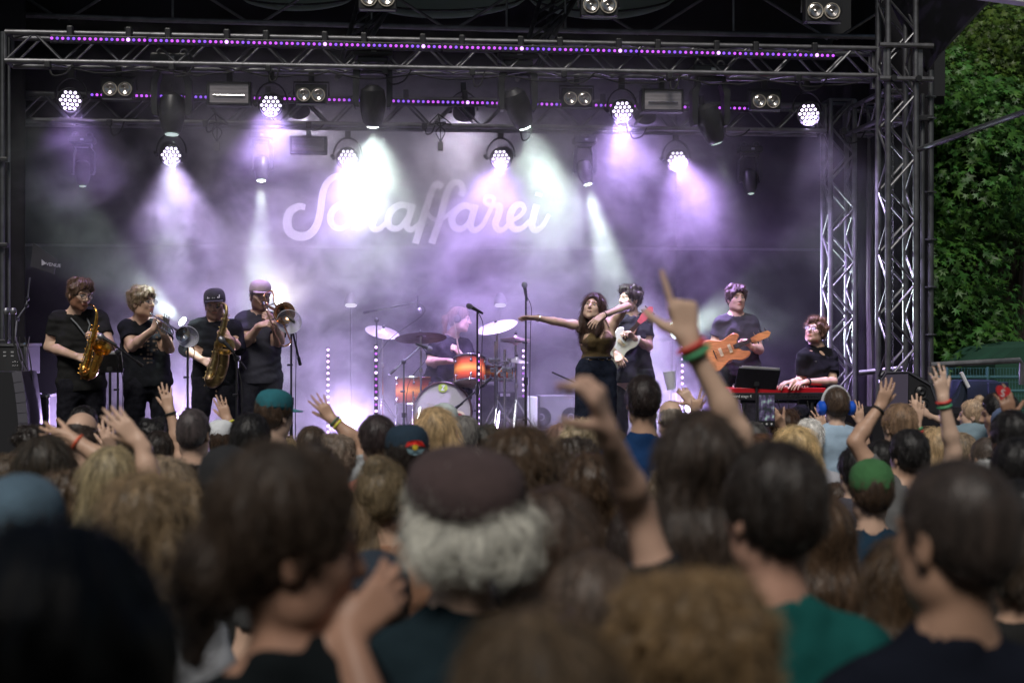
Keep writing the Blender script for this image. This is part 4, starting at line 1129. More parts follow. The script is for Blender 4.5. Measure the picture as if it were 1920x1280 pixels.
def shirt_mesh(J, s, fem, fat, sleeve=.55, hem=.82, puff=.018, h=.011, seed=0, neck=.03, sleeve_r=.061, tank=False, collar=False, loose=0.0):
    f = Field(); up = J['neck'] - J['hip']; up = up / np.linalg.norm(up); sd = J['sR'] - J['sL']; sd = sd / np.linalg.norm(sd); fw = np.cross(up, sd); fl = (fw, 1.4)
    w = s * fat; g = puff + loose
    f.cone(J['hip'] - sd * .05 * w, J['hip'] + sd * .05 * w, .125 * w + g, .125 * w + g, .05, fl)
    f.cone(J['hip'], J['waist'], .135 * w + g, (.118 if fem else .135) * w + g, .06, fl)
    f.cone(J['waist'], J['chest'], (.118 if fem else .135) * w + g, .137 * w + g, .06, fl)
    f.cone(J['chest'] - sd * .06 * s, J['chest'] + sd * .06 * s, (.118 if fem else .127) * w + puff, (.118 if fem else .127) * w + puff, .06, fl)
    m_ = (J['sL'] + J['sR']) / 2
    if not tank:
        f.cone(J['chest'] + sd * .05 * s, J['sR'] - sd * .04 * s - up * .02, .11 * s + puff, .060 * s + puff * .6, .05, fl)
        f.cone(J['chest'] - sd * .05 * s, J['sL'] + sd * .04 * s - up * .02, .11 * s + puff, .060 * s + puff * .6, .05, fl)
        for q in (-1, 1): f.cone(J['neck'] - up * .01 * s + sd * q * .03 * s, m_ + sd * q * .13 * s + up * .01 * s, .047 * s + puff * .5, .047 * s + puff * .5, .04)
        f.cone(m_ - up * .02 * s, J['neck'] - up * .005, .078 * s + puff * .6, .062 * s, .05)
        if collar: f.cone(J['neck'] - up * .015 * s, J['neck'] + up * .03 * s, .070 * s, .064 * s, .015)
    else:
        f.cone(J['chest'] + sd * .06 * s, J['chest'] + sd * .07 * s + up * .07 * s, .085 * s + puff, .05 * s, .04, fl)
        f.cone(J['chest'] - sd * .06 * s, J['chest'] - sd * .07 * s + up * .07 * s, .085 * s + puff, .05 * s, .04, fl)
    if fem:
        for q in (-1, 1): f.ell(J['chest'] + sd * q * .07 * s + (-fw if (fw @ np.array([0, -1, 0.])) < 0 else fw) * .085 * s - up * .015, np.array([.055, .05, .055]) * s + puff * .7, None, .04)
    ends = []
    if sleeve > 0 and not tank:
        for sh, el, wr, sg in (('sL', 'eL', 'wL', -1), ('sR', 'eR', 'wR', 1)):
            a = s * (.88 if fem else 1); c0 = m_ + sd * sg * .06 * s - up * .01
            f.cone(c0, J[sh], .060 * s + puff * .5, sleeve_r * a, .05)
            d = J[el] - J[sh]; t = min(sleeve, 1.0)
            f.cone(J[sh], J[sh] + d * t, sleeve_r * a, (.063 if t < 1 else .060) * a + loose * .3, .035)
            if sleeve > 1:
                d2 = J[wr] - J[el]; f.cone(J[el], J[el] + d2 * (sleeve - 1), .060 * a, .046 * a, .02)
                ends.append((J[el] + d2 * (sleeve - 1), d2 / np.linalg.norm(d2)))
            else: ends.append((J[sh] + d * t, d / np.linalg.norm(d)))
    hz = hem
    hipax = up
    def cut(P):
        c = -((P - J['hip']) @ hipax) + (hz - .94) * s + 0.0          # below the hem
        r = c
        for e, d in ends:
            q = P - e; qd = q @ d; near = (np.linalg.norm(q - np.outer(qd, d), axis=1) < .082) & (np.abs(qd) < .1)
            r = np.where(near, np.maximum(r, q @ d), r)
        nk = np.linalg.norm((P - (J['neck'] + up * .035 * s - fw * 0)) * 1.0, axis=1)
        if not collar: r = np.maximum(r, (neck + .045) * s - nk)
        if tank:
            dv = (P - J['chest']) @ up; r = np.maximum(r, dv - .135 * s)
            for q in (-1, 1):
                a = P - (J['chest'] + sd * q * .165 * s + up * .09 * s); rr = np.linalg.norm(a - np.outer(a @ fw, fw) * .6, axis=1); r = np.maximum(r, .085 * s - rr)
            a = P - (J['chest'] + up * .15 * s); a = a - np.outer(a @ fw, fw); r = np.maximum(r, (.085 * s - np.abs(a @ sd) - .55 * np.maximum(0, -(a @ up))) )
        return r
    P, Q, D, l = nets_of(f, h, disp=fold(J, s, seed), cut=cut); return P, Q
def trouser_mesh(J, s, fat, puff=.004, h=.014, top=1.0, seed=0, shorts=False, flare=0.0):
    f = Field(); up = J['waist'] - J['hip']; up = up / np.linalg.norm(up); sd = J['hR'] - J['hL']; sd = sd / np.linalg.norm(sd); fw = np.cross(up, sd); fl = (fw, 1.35); w = s * fat
    f.cone(J['hip'] - sd * .055 * w, J['hip'] + sd * .055 * w, .128 * w + puff, .128 * w + puff, .05, fl)
    f.cone(J['hip'], J['waist'], .137 * w + puff, .122 * w + puff, .05, fl)
    for hh, kk, aa in (('hL', 'kL', 'aL'), ('hR', 'kR', 'aR')):
        f.chain([J[hh], J[kk]], [.098 * w + puff, .072 * w + puff + flare * .4], .03)
        if not shorts: f.cone(J[kk], J[aa], .072 * w + puff, .056 * s + puff + flare, .03)
    def cut(P): return np.maximum((P - J['hip']) @ up - (top - .94) * s, -(P[:, 2] - (.02 if not shorts else .45) * 1.0))
    P, Q, D, l = nets_of(f, h, disp=fold(J, s, seed + 5, .006), cut=cut); return P, Q

def person(label, base, yaw=0, H=1.8, J=None, skin=(.56, .36, .26), hair=None, hair_col=(.1, .06, .04), shirt=None, shirt_col=(.02, .02, .02), trousers=True, tr_col=(.015, .015, .02),
           fem=False, fat=1.0, hands=None, head=(0, 0, 0), headS=1.0, beard=0, beardcol=(.35, .22, .16), strands=900, h=.012, hh=.0065, hhand=.0055, seed=1, group=None, cat='person', tint_kw=None, arms=1.0, slen=.05, clipz=0, tr_kw=None, neck_r=.056, srad=.0006, hair_kw=None, shname='t_shirt', hair_shell=True):
    s = H / 1.8
    J = J or pose_of(H, fem)
    root = thing('person', label, cat, base, yaw, group)
    M = rot3(*head)
    P, Q, f = skin_mesh(J, s, fem, fat, hands or {'L': {}, 'R': {}}, M, headS, h, hh, hhand, arms=arms, clipz=clipz, neck_r=neck_r)
    t = face_tint(P, J['head'], M, headS, beard, beardcol, **(tint_kw or {}))
    me = mesh_np('body', P, Q, M_skin, t); o = inst('body', me, root); o.color = (*skin, 1)
    if hair:
        P, Q, S = hair_build(hair, J['head'], M, headS, h=.0075, strands=strands, slen=slen, seed=seed)
        me = mesh_np('hair', P, Q, M_hair); ho = inst('hair', me, root); ho.color = (*hair_col, 1)
        if S is not None:
            so_ = strands_obj('strands', S, M_ms, ho, srad); so_.color = (*[min(1, c * 1.25) for c in hair_col], 1)
    if shirt is not None:
        P, Q = shirt_mesh(J, s, fem, fat, seed=seed, **shirt); sn = shname
        me = mesh_np(sn, P, Q, M_fab); so_ = inst(sn, me, root); so_.color = (*shirt_col, 1)
    if trousers:
        P, Q = trouser_mesh(J, s, fat, seed=seed, **(tr_kw or {})); me = mesh_np('trousers', P, Q, M_denim); to = inst('trousers', me, root); to.color = (*tr_col, 1)
        for aa in ('aL', 'aR'):
            a = J[aa]; b = MB(); b.rbox((a[0], a[1] - .05 * s, a[2] - .045 * s), (.10 * s, .29 * s, .09 * s), .03); b.build('shoe', M_rubber, root, True)
    return root, J, M
def eyes(root, J, M, s=1.0, open_=True):
    for x in (-1, 1):
        c = J['head'] + M @ V3(x * .031, -.0725, .0095) * s
        b = MB(); b.sphere(c, .0115 * s, 10); e = b.build('eye', mat('eye_white', (.42, .38, .36), .25), root, True)
        c2 = J['head'] + M @ V3(x * .031, -.0805, .0095) * s
        b = MB(); b.sphere(c2, .0052 * s, 8); b.build('iris', mat('eye_iris', (.06, .04, .03), .2), e, True)
def glasses(root, J, M, s=1.0):
    T = lambda *p: Vector(J['head'] + M @ (np.array(p) * s)); b = MB()
    for x in (-1, 1):
        b.tube([T(x * .033 + .024 * math.cos(a), -.104, .008 + .019 * math.sin(a)) for a in np.linspace(0, 6.283, 15)[:-1]], .0022, 6, closed=True)
        b.tube([T(x * .057, -.103, .012), T(x * .074, -.07, .013), T(x * .082, .01, .008)], .0022, 6)
    b.tube([T(-.009, -.105, .012), T(0, -.109, .015), T(.009, -.105, .012)], .002, 6)
    g_ = b.build('glasses', M_plastic, root, True)
    for x in (-1, 1):
        b = MB(); b.lathe(T(x * .033, -.104, .008), [(.0215 * s, -.0005), (.0215 * s, .0005)], Matrix(M.tolist()) @ Matrix.Rotation(R(90), 3, 'X'), 12)
        b.build('lens', mat('spectacle_glass', (.9, .9, .95), .05, alpha=.18), g_)
def cap(root, J, M, s, col, brim=(0, -1), name='cap', brimcol=None, mesh_back=None):
    Mm = Matrix(np.array(M).tolist()); c = J['head']
    T = lambda *p: Vector(c + M @ (np.array(p, float) * s))
    a0 = math.atan2(brim[1], brim[0])
    b = MB(); n = 28; rings = [(.97, .024), (1.0, .045), (.98, .074), (.90, .098), (.72, .117), (.42, .128), (.08, .131)]
    vs = []; fs = []
    for (k, z) in rings:
        for i in range(n):
            a = 2 * math.pi * i / n; vs.append(T(.089 * k * math.cos(a), .014 + .109 * k * math.sin(a), z + .012 + .006 * math.sin(a * 3) * (k < .99) * .3))
    for j in range(len(rings) - 1):
        for i in range(n): fs.append((j * n + i, j * n + (i + 1) % n, (j + 1) * n + (i + 1) % n, (j + 1) * n + i))
    fs.append(tuple((len(rings) - 1) * n + i for i in range(n)))
    b.add(vs, fs); m = mat('cap_fabric', rough=.9, objcol=True, noise=.12, nscale=20, bump=.3, bscale=60)
    co = b.build(name, m, root, True, None); co.color = (*col, 1); co.modifiers.new('t', 'SOLIDIFY').thickness = .003
    b = MB(); vs = []; fs = []; nn = 12
    for i in range(nn + 1):
        a = a0 + (i / nn - .5) * 1.9; e = abs(i / nn - .5) * 2
        ri = (math.cos(a) * .092, .014 + math.sin(a) * .112); L = .075 * (1 - e ** 2.4)
        ro = (ri[0] + math.cos(a0) * L + .2 * L * math.cos(a), ri[1] + math.sin(a0) * L + .2 * L * math.sin(a))
        vs += [T(ri[0], ri[1], .046), T(ro[0], ro[1], .040 - .012 * e)]
    for i in range(nn): fs.append((2 * i, 2 * i + 1, 2 * i + 3, 2 * i + 2))
    b.add(vs, fs); bo = b.build('brim', m, co, True, None); bo.color = (*(brimcol or col), 1); bo.modifiers.new('t', 'SOLIDIFY').thickness = .004
    return co

# single strands differ a little in colour
N, L = nodes_of(M_ms); hi_ = N.new('ShaderNodeHairInfo'); mr_ = N.new('ShaderNodeMapRange'); mr_.inputs[3].default_value = .45; mr_.inputs[4].default_value = 1.9
L.new(hi_.outputs['Random'], mr_.inputs[0]); b_ = N['Principled BSDF']; lk_ = b_.inputs['Base Color'].links[0].from_socket
vm_ = N.new('ShaderNodeVectorMath'); vm_.operation = 'SCALE'; L.new(lk_, vm_.inputs[0]); L.new(mr_.outputs[0], vm_.inputs['Scale']); L.new(vm_.outputs[0], b_.inputs['Base Color'])
# ================================================================== THE BAND
M_blackT = (.014, .014, .016)
def mus(label, d, hip, joints, yaw, H=1.8, floor=FLOOR, **kw):
    hp = W(hip[0], hip[1], d); base = Vector((hp.x, hp.y, floor)); Rz = Matrix.Rotation(-R(yaw), 3, 'Z')
    loc = lambda w: np.array(Rz @ (w - base))
    J = pose_of(H, kw.get('fem', False))
    if kw.pop('sit', False): pass
    hl = loc(hp); dz = hl - J['hip']
    for k in ('waist', 'chest', 'hL', 'hR'): J[k] = J[k] + dz * (1 if k != 'chest' else .8)
    J['hip'] = hl
    for k, v in joints.items():
        w = loc(W(v[0], v[1], d + (v[2] if len(v) > 2 else 0))); J[k] = w
    sh = (J['sL'] + J['sR']) / 2
    if 'neck' not in joints: J['neck'] = sh * .45 + J['head'] * .55 + np.array([0, .01, -.045 * H / 1.8]); J['neck'] = sh + (J['neck'] - sh) * .75
    if 'chest' not in joints: J['chest'] = sh * .68 + J['hip'] * .32
    if 'waist' not in joints: J['waist'] = sh * .32 + J['hip'] * .68
    for s_ in 'LR':
        h = {'L': -1, 'R': 1}[s_]
        if 'h' + s_ not in joints: J['h' + s_] = J['hip'] + np.array([h * .092, 0, -.02])
        if 'k' + s_ not in joints: J['k' + s_] = np.array([J['hip'][0] * .6 + h * .13, -.02, .50 * H / 1.8])
        if 'a' + s_ not in joints: J['a' + s_] = np.array([h * .15, .02, .09])
    root, J, M = person(label, base, R(yaw), H, J=J, group='musicians on the stage', h=.012, hh=.0056, hhand=.0048, **kw)
    return root, J, M, base
def hdir(a, b):   # direction in world from two pixel points + depth
    return b - a
SK = (.62, .41, .30)
# 1 alto saxophonist
HN = lambda yaw, w: np.array(Matrix.Rotation(-R(yaw), 3, 'Z') @ w)
d1 = 11.85
hnd = {'L': dict(dir=HN(18, Vector((.8, -.35, -.2))), back=HN(18, Vector((-.1, -.8, .5))), curl=(.7, .8, .8, .8), thumb=(.8, .6)),
       'R': dict(dir=HN(18, Vector((-.75, -.3, .3))), back=HN(18, Vector((.3, -.8, .4))), curl=(.8, .8, .8, .9), thumb=(.9, .5))}
r1, J1, M1, b1 = mus('alto saxophonist with dark glasses, short beard and black t-shirt, leftmost on the stage', d1, (153, 722), dict(head=(150, 554, -.05), sL=(107, 600, .0), sR=(186, 598, .08), eL=(92, 650, -.02), wL=(143, 668, -.24), eR=(207, 650, -.05), wR=(190, 634, -.22), neck=(143, 590, .02)), 18,
   hair='messy', hair_col=(.10, .058, .036), beard=.85, beardcol=(.30, .17, .11), head=(26, -12, 3), headS=1.04, skin=SK, shirt=dict(sleeve=.60, hem=.885, loose=.01), hands=hnd, seed=11, fat=1.0, arms=1.08, strands=1500, slen=.035)
glasses(r1, J1, M1, 1.04); eyes(r1, J1, M1, 1.04)
# 2 trumpeter
d2 = 11.95
hnd = {'L': dict(dir=HN(25, Vector((.35, -.35, .8))), back=HN(25, Vector((-.5, -.7, .1))), curl=(.7, .8, .9, 1.0), thumb=(.8, .4)),
       'R': dict(dir=HN(25, Vector((-.35, -.3, .8))), back=HN(25, Vector((.4, -.8, .0))), curl=(.9, .9, 1.0, 1.0), thumb=(.6, .5))}
r2, J2, M2, b2 = mus('trumpeter with curly light hair, glasses and printed black t-shirt', d2, (277, 716), dict(head=(268, 569, -.05), sL=(237, 613, 0), sR=(303, 613, .1), eL=(248, 650, -.12), wL=(288, 617, -.28), eR=(318, 654, -.05), wR=(307, 625, -.26), neck=(262, 606, .03)), 22,
   H=1.76, hair='curly', hair_col=(.20, .145, .09), beard=.45, beardcol=(.4, .3, .22), head=(36, 2, 0), headS=1.03, skin=SK, shirt=dict(sleeve=.6, hem=.885, loose=.014), shirt_col=(.013, .014, .017), hands=hnd, seed=12, fat=1.03, arms=1.02, strands=1500, slen=.03)
glasses(r2, J2, M2, 1.03); eyes(r2, J2, M2, 1.03)
# 3 tenor saxophonist
d3 = 12.05
hnd = {'L': dict(dir=HN(5, Vector((.75, -.45, -.35))), back=HN(5, Vector((-.1, -.9, .4))), curl=(.5, .6, .7, .7), thumb=(.7, .6)),
       'R': dict(dir=HN(5, Vector((-.7, -.3, .55))), back=HN(5, Vector((.2, -.9, .3))), curl=(.8, .8, .9, .9), thumb=(.9, .5))}
r3, J3, M3, b3 = mus('tenor saxophonist in a flat black cap and dark button shirt, third from the left', d3, (402, 712), dict(head=(403, 573, -.03), sL=(366, 614, 0), sR=(438, 614, 0), eL=(349, 655, .0), wL=(378, 674, -.2), eR=(447, 652, -.04), wR=(432, 637, -.2), kL=(374, 800, -.1), kR=(437, 800, -.1)), 5,
   H=1.76, hair='buzz', hair_col=(.06, .05, .045), beard=.8, beardcol=(.32, .26, .23), head=(-4, -3, -4), headS=1.02, skin=SK, shirt=dict(sleeve=1.3, hem=.885, loose=.01, collar=True), shirt_col=(.012, .013, .016), hands=hnd, seed=13, fat=.97, shname='button_shirt')
cp = cap(r3, J3, M3, 1.04, (.02, .02, .022)); eyes(r3, J3, M3, 1.02)
# white badge print on the cap front
bz = MB(); T_ = lambda *p: Vector(J3['head'] + M3 @ (np.array(p) * 1.04))
for k, x in enumerate(np.linspace(-.045, .045, 8)): bz.cyl(T_(x, -.094 + abs(x) * .28, .062), T_(x + .005, -.086 + abs(x) * .28, .084 + .004 * (k % 2)), .0042, n=5)
bz.cyl(T_(-.05, -.082, .064), T_(.05, -.082, .064), .003, n=5); bz.build('white_print', mat('white_print', (.7, .7, .7), .8), cp)
# 4 trombonist
d4 = 12.2
hnd = {'L': dict(dir=HN(8, Vector((.75, -.5, .2))), back=HN(8, Vector((-.2, -.7, .6))), curl=(.6, .6, .7, .8), thumb=(.8, .3)),
       'R': dict(dir=HN(8, Vector((-.5, -.4, .6))), back=HN(8, Vector((.5, -.8, .1))), curl=(1, 1, 1, 1), thumb=(.6, .5))}
r4, J4, M4, b4 = mus('bearded trombonist in a pale cap and dark grey t-shirt', d4, (488, 708), dict(head=(488, 557, -.03), sL=(455, 600, 0), sR=(519, 602, .05), eL=(462, 641, -.1), wL=(487, 610, -.3), eR=(525, 640, -.05), wR=(513, 606, -.22)), 8,
   H=1.82, hair='buzz', hair_col=(.05, .04, .035), beard=.9, beardcol=(.16, .11, .09), head=(12, -2, 3), headS=1.02, skin=SK, shirt=dict(sleeve=.62, hem=.885, loose=.012), shirt_col=(.045, .045, .06), tr_col=(.03, .03, .04), hands=hnd, seed=14, fat=.94)
cap(r4, J4, M4, 1.04, (.42, .34, .36)); eyes(r4, J4, M4, 1.02)
# 5 drummer, seated
d5 = 14.3
hnd = {'L': dict(dir=HN(35, Vector((.9, -.2, -.15))), back=HN(35, Vector((-.1, -.3, 1))), curl=(1, 1.1, 1.1, 1.1), thumb=(.5, .6)),
       'R': dict(dir=HN(35, Vector((-.5, -.3, .7))), back=HN(35, Vector((.6, -.6, .1))), curl=(1, 1.1, 1.1, 1.1), thumb=(.5, .6))}
r5, J5, M5, b5 = mus('drummer in headphones and printed black t-shirt sitting behind the kit, looking right', d5, (832, 716), dict(head=(863, 600, -.05), neck=(846, 634, .03), sL=(818, 644, -.1), sR=(872, 648, .12), eL=(806, 678, -.15), wL=(846, 677, -.42), eR=(884, 685, -.05), wR=(862, 664, -.25),
     kL=(812, 735, -.45), kR=(868, 735, -.4), aL=(812, 808, -.4), aR=(868, 808, -.38)), 35, floor=RZ,
   hair='pony', hair_col=(.09, .055, .04), head=(42, -6, 6), headS=1.0, skin=(.62, .40, .31), shirt=dict(sleeve=.7, hem=.885, loose=.02), shirt_col=(.02, .018, .025), hands=hnd, seed=15, fat=1.12, strands=1200, slen=.06)
eyes(r5, J5, M5)
b = MB(); T_ = lambda *p: Vector(J5['head'] + M5 @ np.array(p))
b.tube([T_(.088 * math.cos(a), .01, .02 + .115 * math.sin(a)) for a in np.linspace(0, math.pi, 14)], .008, 6)
hp_ = b.build('headphones', M_plastic, r5, True)
for x in (-1, 1): MB().lathe(T_(x * .082, .012, .0), [(.03, 0), (.038, .012), (.034, .03), (.02, .034)], Matrix(np.array(M5).tolist()) @ Matrix.Rotation(R(90 * x), 3, 'Y'), 16).build('ear_cup', M_plastic, hp_, True)
# 6 singer
d6 = 12.3
hnd = {'L': dict(dir=HN(0, Vector((-.95, -.15, .02))), back=HN(0, Vector((.05, .5, .85))), curl=(.12, .1, .12, .15), spread=.10, thumb=(.7, .1)),
       'R': dict(dir=HN(0, Vector((-.75, -.3, -.5))), back=HN(0, Vector((-.35, -.75, .5))), curl=(.25, .3, .35, .4), spread=.12, thumb=(.5, .2))}
def tints(): return dict(mouth_open=True, lips=(.8, .38, .36), brow=(.3, .22, .2))
r6, J6, M6, b6 = mus('singer with long brown hair and arms flung wide in a glittering bronze top', d6, (1118, 690), dict(head=(1112, 577, -.06), neck=(1118, 607, .01), sL=(1093, 612, 0), sR=(1147, 608, .02), eL=(1050, 604, -.12), wL=(1007, 596, -.25), eR=(1176, 574, -.10), wR=(1131, 591, -.33),
     chest=(1121, 636, 0), waist=(1119, 664, 0), kL=(1100, 800, -.05), kR=(1133, 800, 0), aL=(1095, 905, 0), aR=(1138, 905, 0)), 0, H=1.68, fem=True,
   hair='long', hair_col=(.055, .030, .022), head=(-24, 15, 9), headS=.97, skin=(.78, .54, .41), shirt=dict(tank=True, hem=.98, puff=.010), shirt_col=(.20, .125, .05), tr_col=(.016, .020, .034), hands=hnd, seed=16, strands=1600, slen=.09, tint_kw=tints(), tr_kw=dict(top=1.03, flare=.085, puff=.016), shname='strap_top', fat=.80)
eyes(r6, J6, M6, .97)
sp6 = [c for c in r6.children if c.name.startswith('strap_top')][0]
mg = mat('glitter_knit', (.13, .085, .03), .5, .25, noise=.8, nscale=160, bump=.8, bscale=220); sp6.data.materials[0] = mg
b = MB()
for q in (-1, 1):
    sdv = (J6['sR'] - J6['sL']) / np.linalg.norm(J6['sR'] - J6['sL'])
    a0 = J6['chest'] + sdv * q * .085 + V3(0, -.085, .10); a1 = J6['neck'] * .5 + (J6['sR'] if q > 0 else J6['sL']) * .5 + V3(0, -.02, .045); a2 = J6['chest'] + sdv * q * .08 + V3(0, .10, .10)
    b.tube([tuple(c) for c in catmull([a0, a0 * .4 + a1 * .6 + V3(0, -.02, .0), a1, a2 * .5 + a1 * .5 + V3(0, .03, 0), a2], 4)], .006, 6)
b.build('shoulder_strap', mg, sp6, True)
b = MB(); w_ = J6['waist']; b.tube([(w_[0] + .118 * math.cos(a), w_[1] + .090 * math.sin(a), w_[2] - .03) for a in np.linspace(0, 6.283, 25)[:-1]], .012, 6, closed=True); b.build('waistband', mat('dark_denim_band', (.016, .02, .034), .8), r6, True)
b = MB()
for x in (-.085, -.0, .075): b.sphere((w_[0] + x, w_[1] - .092, w_[2] - .04), .008, 6)
b.build('jeans_button', M_chrome, r6, True)
for (wr, el) in (('wR', 'eR'), ('wL', 'eL')):
    dv_ = J6[wr] - J6[el]; dv_ /= np.linalg.norm(dv_); Mz = aimz(dv_); b = MB(); c_ = Vector(J6[wr] - dv_ * .01)
    b.tube([c_ + Mz @ Vector((.029 * math.cos(a), .029 * math.sin(a), 0)) for a in np.linspace(0, 6.283, 14)[:-1]], .004, 5, closed=True)
    b.build('bracelet', M_black if wr == 'wR' else M_chrome, r6, True)
# 7 bassist
d7 = 13.05
hnd = {'L': dict(dir=HN(-15, Vector((.2, -.5, -.6))), back=HN(-15, Vector((-.3, -.8, .3))), curl=(.6, .7, .7, .8), thumb=(.6, .3)),
       'R': dict(dir=HN(-15, Vector((-.6, -.3, .6))), back=HN(-15, Vector((.6, .3, .5))), curl=(.8, .8, .9, .9), thumb=(.6, .3))}
r7, J7, M7, b7 = mus('bass player with dark curly hair and black t-shirt standing behind the singer', d7, (1187, 704), dict(head=(1180, 562, -.03), sL=(1157, 602, -.06), sR=(1208, 603, .05), eL=(1145, 650, .05), wL=(1155, 662, -.24), eR=(1216, 650, -.02), wR=(1190, 634, -.25)), -15,
   H=1.85, hair='messy', hair_col=(.03, .022, .018), beard=.7, beardcol=(.2, .15, .12), head=(-48, 2, 0), headS=1.0, skin=SK, shirt=dict(sleeve=.62, hem=.885, loose=.01), shirt_col=(.03, .03, .035), tr_col=(.02, .02, .025), hands=hnd, seed=17, strands=1300, slen=.035)
eyes(r7, J7, M7)
# 8 guitarist
d8 = 13.35
hnd = {'L': dict(dir=HN(0, Vector((.6, -.5, -.45))), back=HN(0, Vector((-.2, -.8, .5))), curl=(.6, .7, .7, .8), thumb=(.6, .3)),
       'R': dict(dir=HN(0, Vector((-.6, -.2, .7))), back=HN(0, Vector((.6, .2, .5))), curl=(.8, .8, .9, .9), thumb=(.6, .3))}
r8, J8, M8, b8 = mus('guitarist with short curly hair and dark t-shirt, further back on the right', d8, (1384, 694), dict(head=(1381, 561, -.02), sL=(1353, 605, 0), sR=(1408, 605, 0), eL=(1338, 645, .02), wL=(1348, 660, -.26), eR=(1424, 656, -.03), wR=(1409, 650, -.25)), 0,
   H=1.8, hair='curly', hair_col=(.055, .036, .03), head=(8, 3, 2), headS=.98, skin=SK, shirt=dict(sleeve=.66, hem=.885, loose=.018), shirt_col=(.05, .05, .055), tr_col=(.03, .03, .035), hands=hnd, seed=18, strands=1300, slen=.03)
eyes(r8, J8, M8, .98)
# 9 keyboard player, seated
d9 = 12.95
hnd = {'L': dict(dir=HN(-25, Vector((-.95, -.15, -.12))), back=HN(-25, Vector((-.1, -.2, 1))), curl=(.35, .35, .35, .4), spread=.14, thumb=(.7, .1)),
       'R': dict(dir=HN(-25, Vector((-.9, -.35, -.12))), back=HN(-25, Vector((-.1, -.3, 1))), curl=(.35, .35, .35, .4), spread=.14, thumb=(.7, .1))}
r9, J9, M9, b9 = mus('keyboard player with brown hair, round glasses and black henley shirt, head tipped back', d9, (1537, 752), dict(head=(1528, 622, -.03), neck=(1531, 652, .02), sL=(1507, 670, -.08), sR=(1556, 668, .07), eL=(1500, 716, -.05), wL=(1488, 715, -.28), eR=(1562, 715, -.05), wR=(1512, 716, -.28),
     kL=(1500, 775, -.35), kR=(1560, 780, -.35), aL=(1505, 860, -.35), aR=(1560, 860, -.35)), -22,
   H=1.78, hair='messy', hair_col=(.11, .06, .032), beard=.35, beardcol=(.4, .28, .2), head=(-22, 16, 6), headS=.98, skin=(.66, .43, .31), shirt=dict(sleeve=.72, hem=.885, loose=.014), shirt_col=(.012, .012, .014), hands=hnd, seed=19, fat=.93, strands=1500, slen=.05)
glasses(r9, J9, M9, .98); eyes(r9, J9, M9, .98)
sh9 = [c for c in r9.children if c.name.startswith('t_shirt')][0]
b = MB(); 
for k in range(3): b.sphere(tuple(J9['chest'] + V3(-.005, -.135 + .012 * k, .09 - .045 * k)), .006, 6)
b.build('shirt_button', mat('grey_button', (.2, .2, .2), .4), sh9)
# wrist watches
for (rt_, J_, wr, el) in ((r9, J9, 'wR', 'eR'), (r3, J3, 'wR', 'eR')):
    dv_ = J_[wr] - J_[el]; dv_ /= np.linalg.norm(dv_); Mz = aimz(dv_); c_ = Vector(J_[wr] - dv_ * .02); b = MB()
    b.tube([c_ + Mz @ Vector((.031 * math.cos(a), .031 * math.sin(a), 0)) for a in np.linspace(0, 6.283, 14)[:-1]], .008, 5, closed=True); b.build('wrist_watch', M_black, rt_, True)
# sax strap on man 1 and chest prints
b = MB(); c_ = J1['chest']
b.tube([tuple(J1['neck'] + V3(-.07, -.02, .0)), tuple(c_ + V3(-.03, -.135, .13)), tuple(c_ + V3(.04, -.165, .03))], .007, 5); b.tube([tuple(J1['neck'] + V3(.07, -.03, .0)), tuple(c_ + V3(.07, -.14, .13)), tuple(c_ + V3(.04, -.165, .03))], .007, 5)
b.tube([tuple(c_ + V3(.04, -.165, .03)), tuple(c_ + V3(.06, -.19, -.10))], .005, 5); b.build('neck_strap', mat('grey_strap', (.12, .13, .14), .6), r1, True)
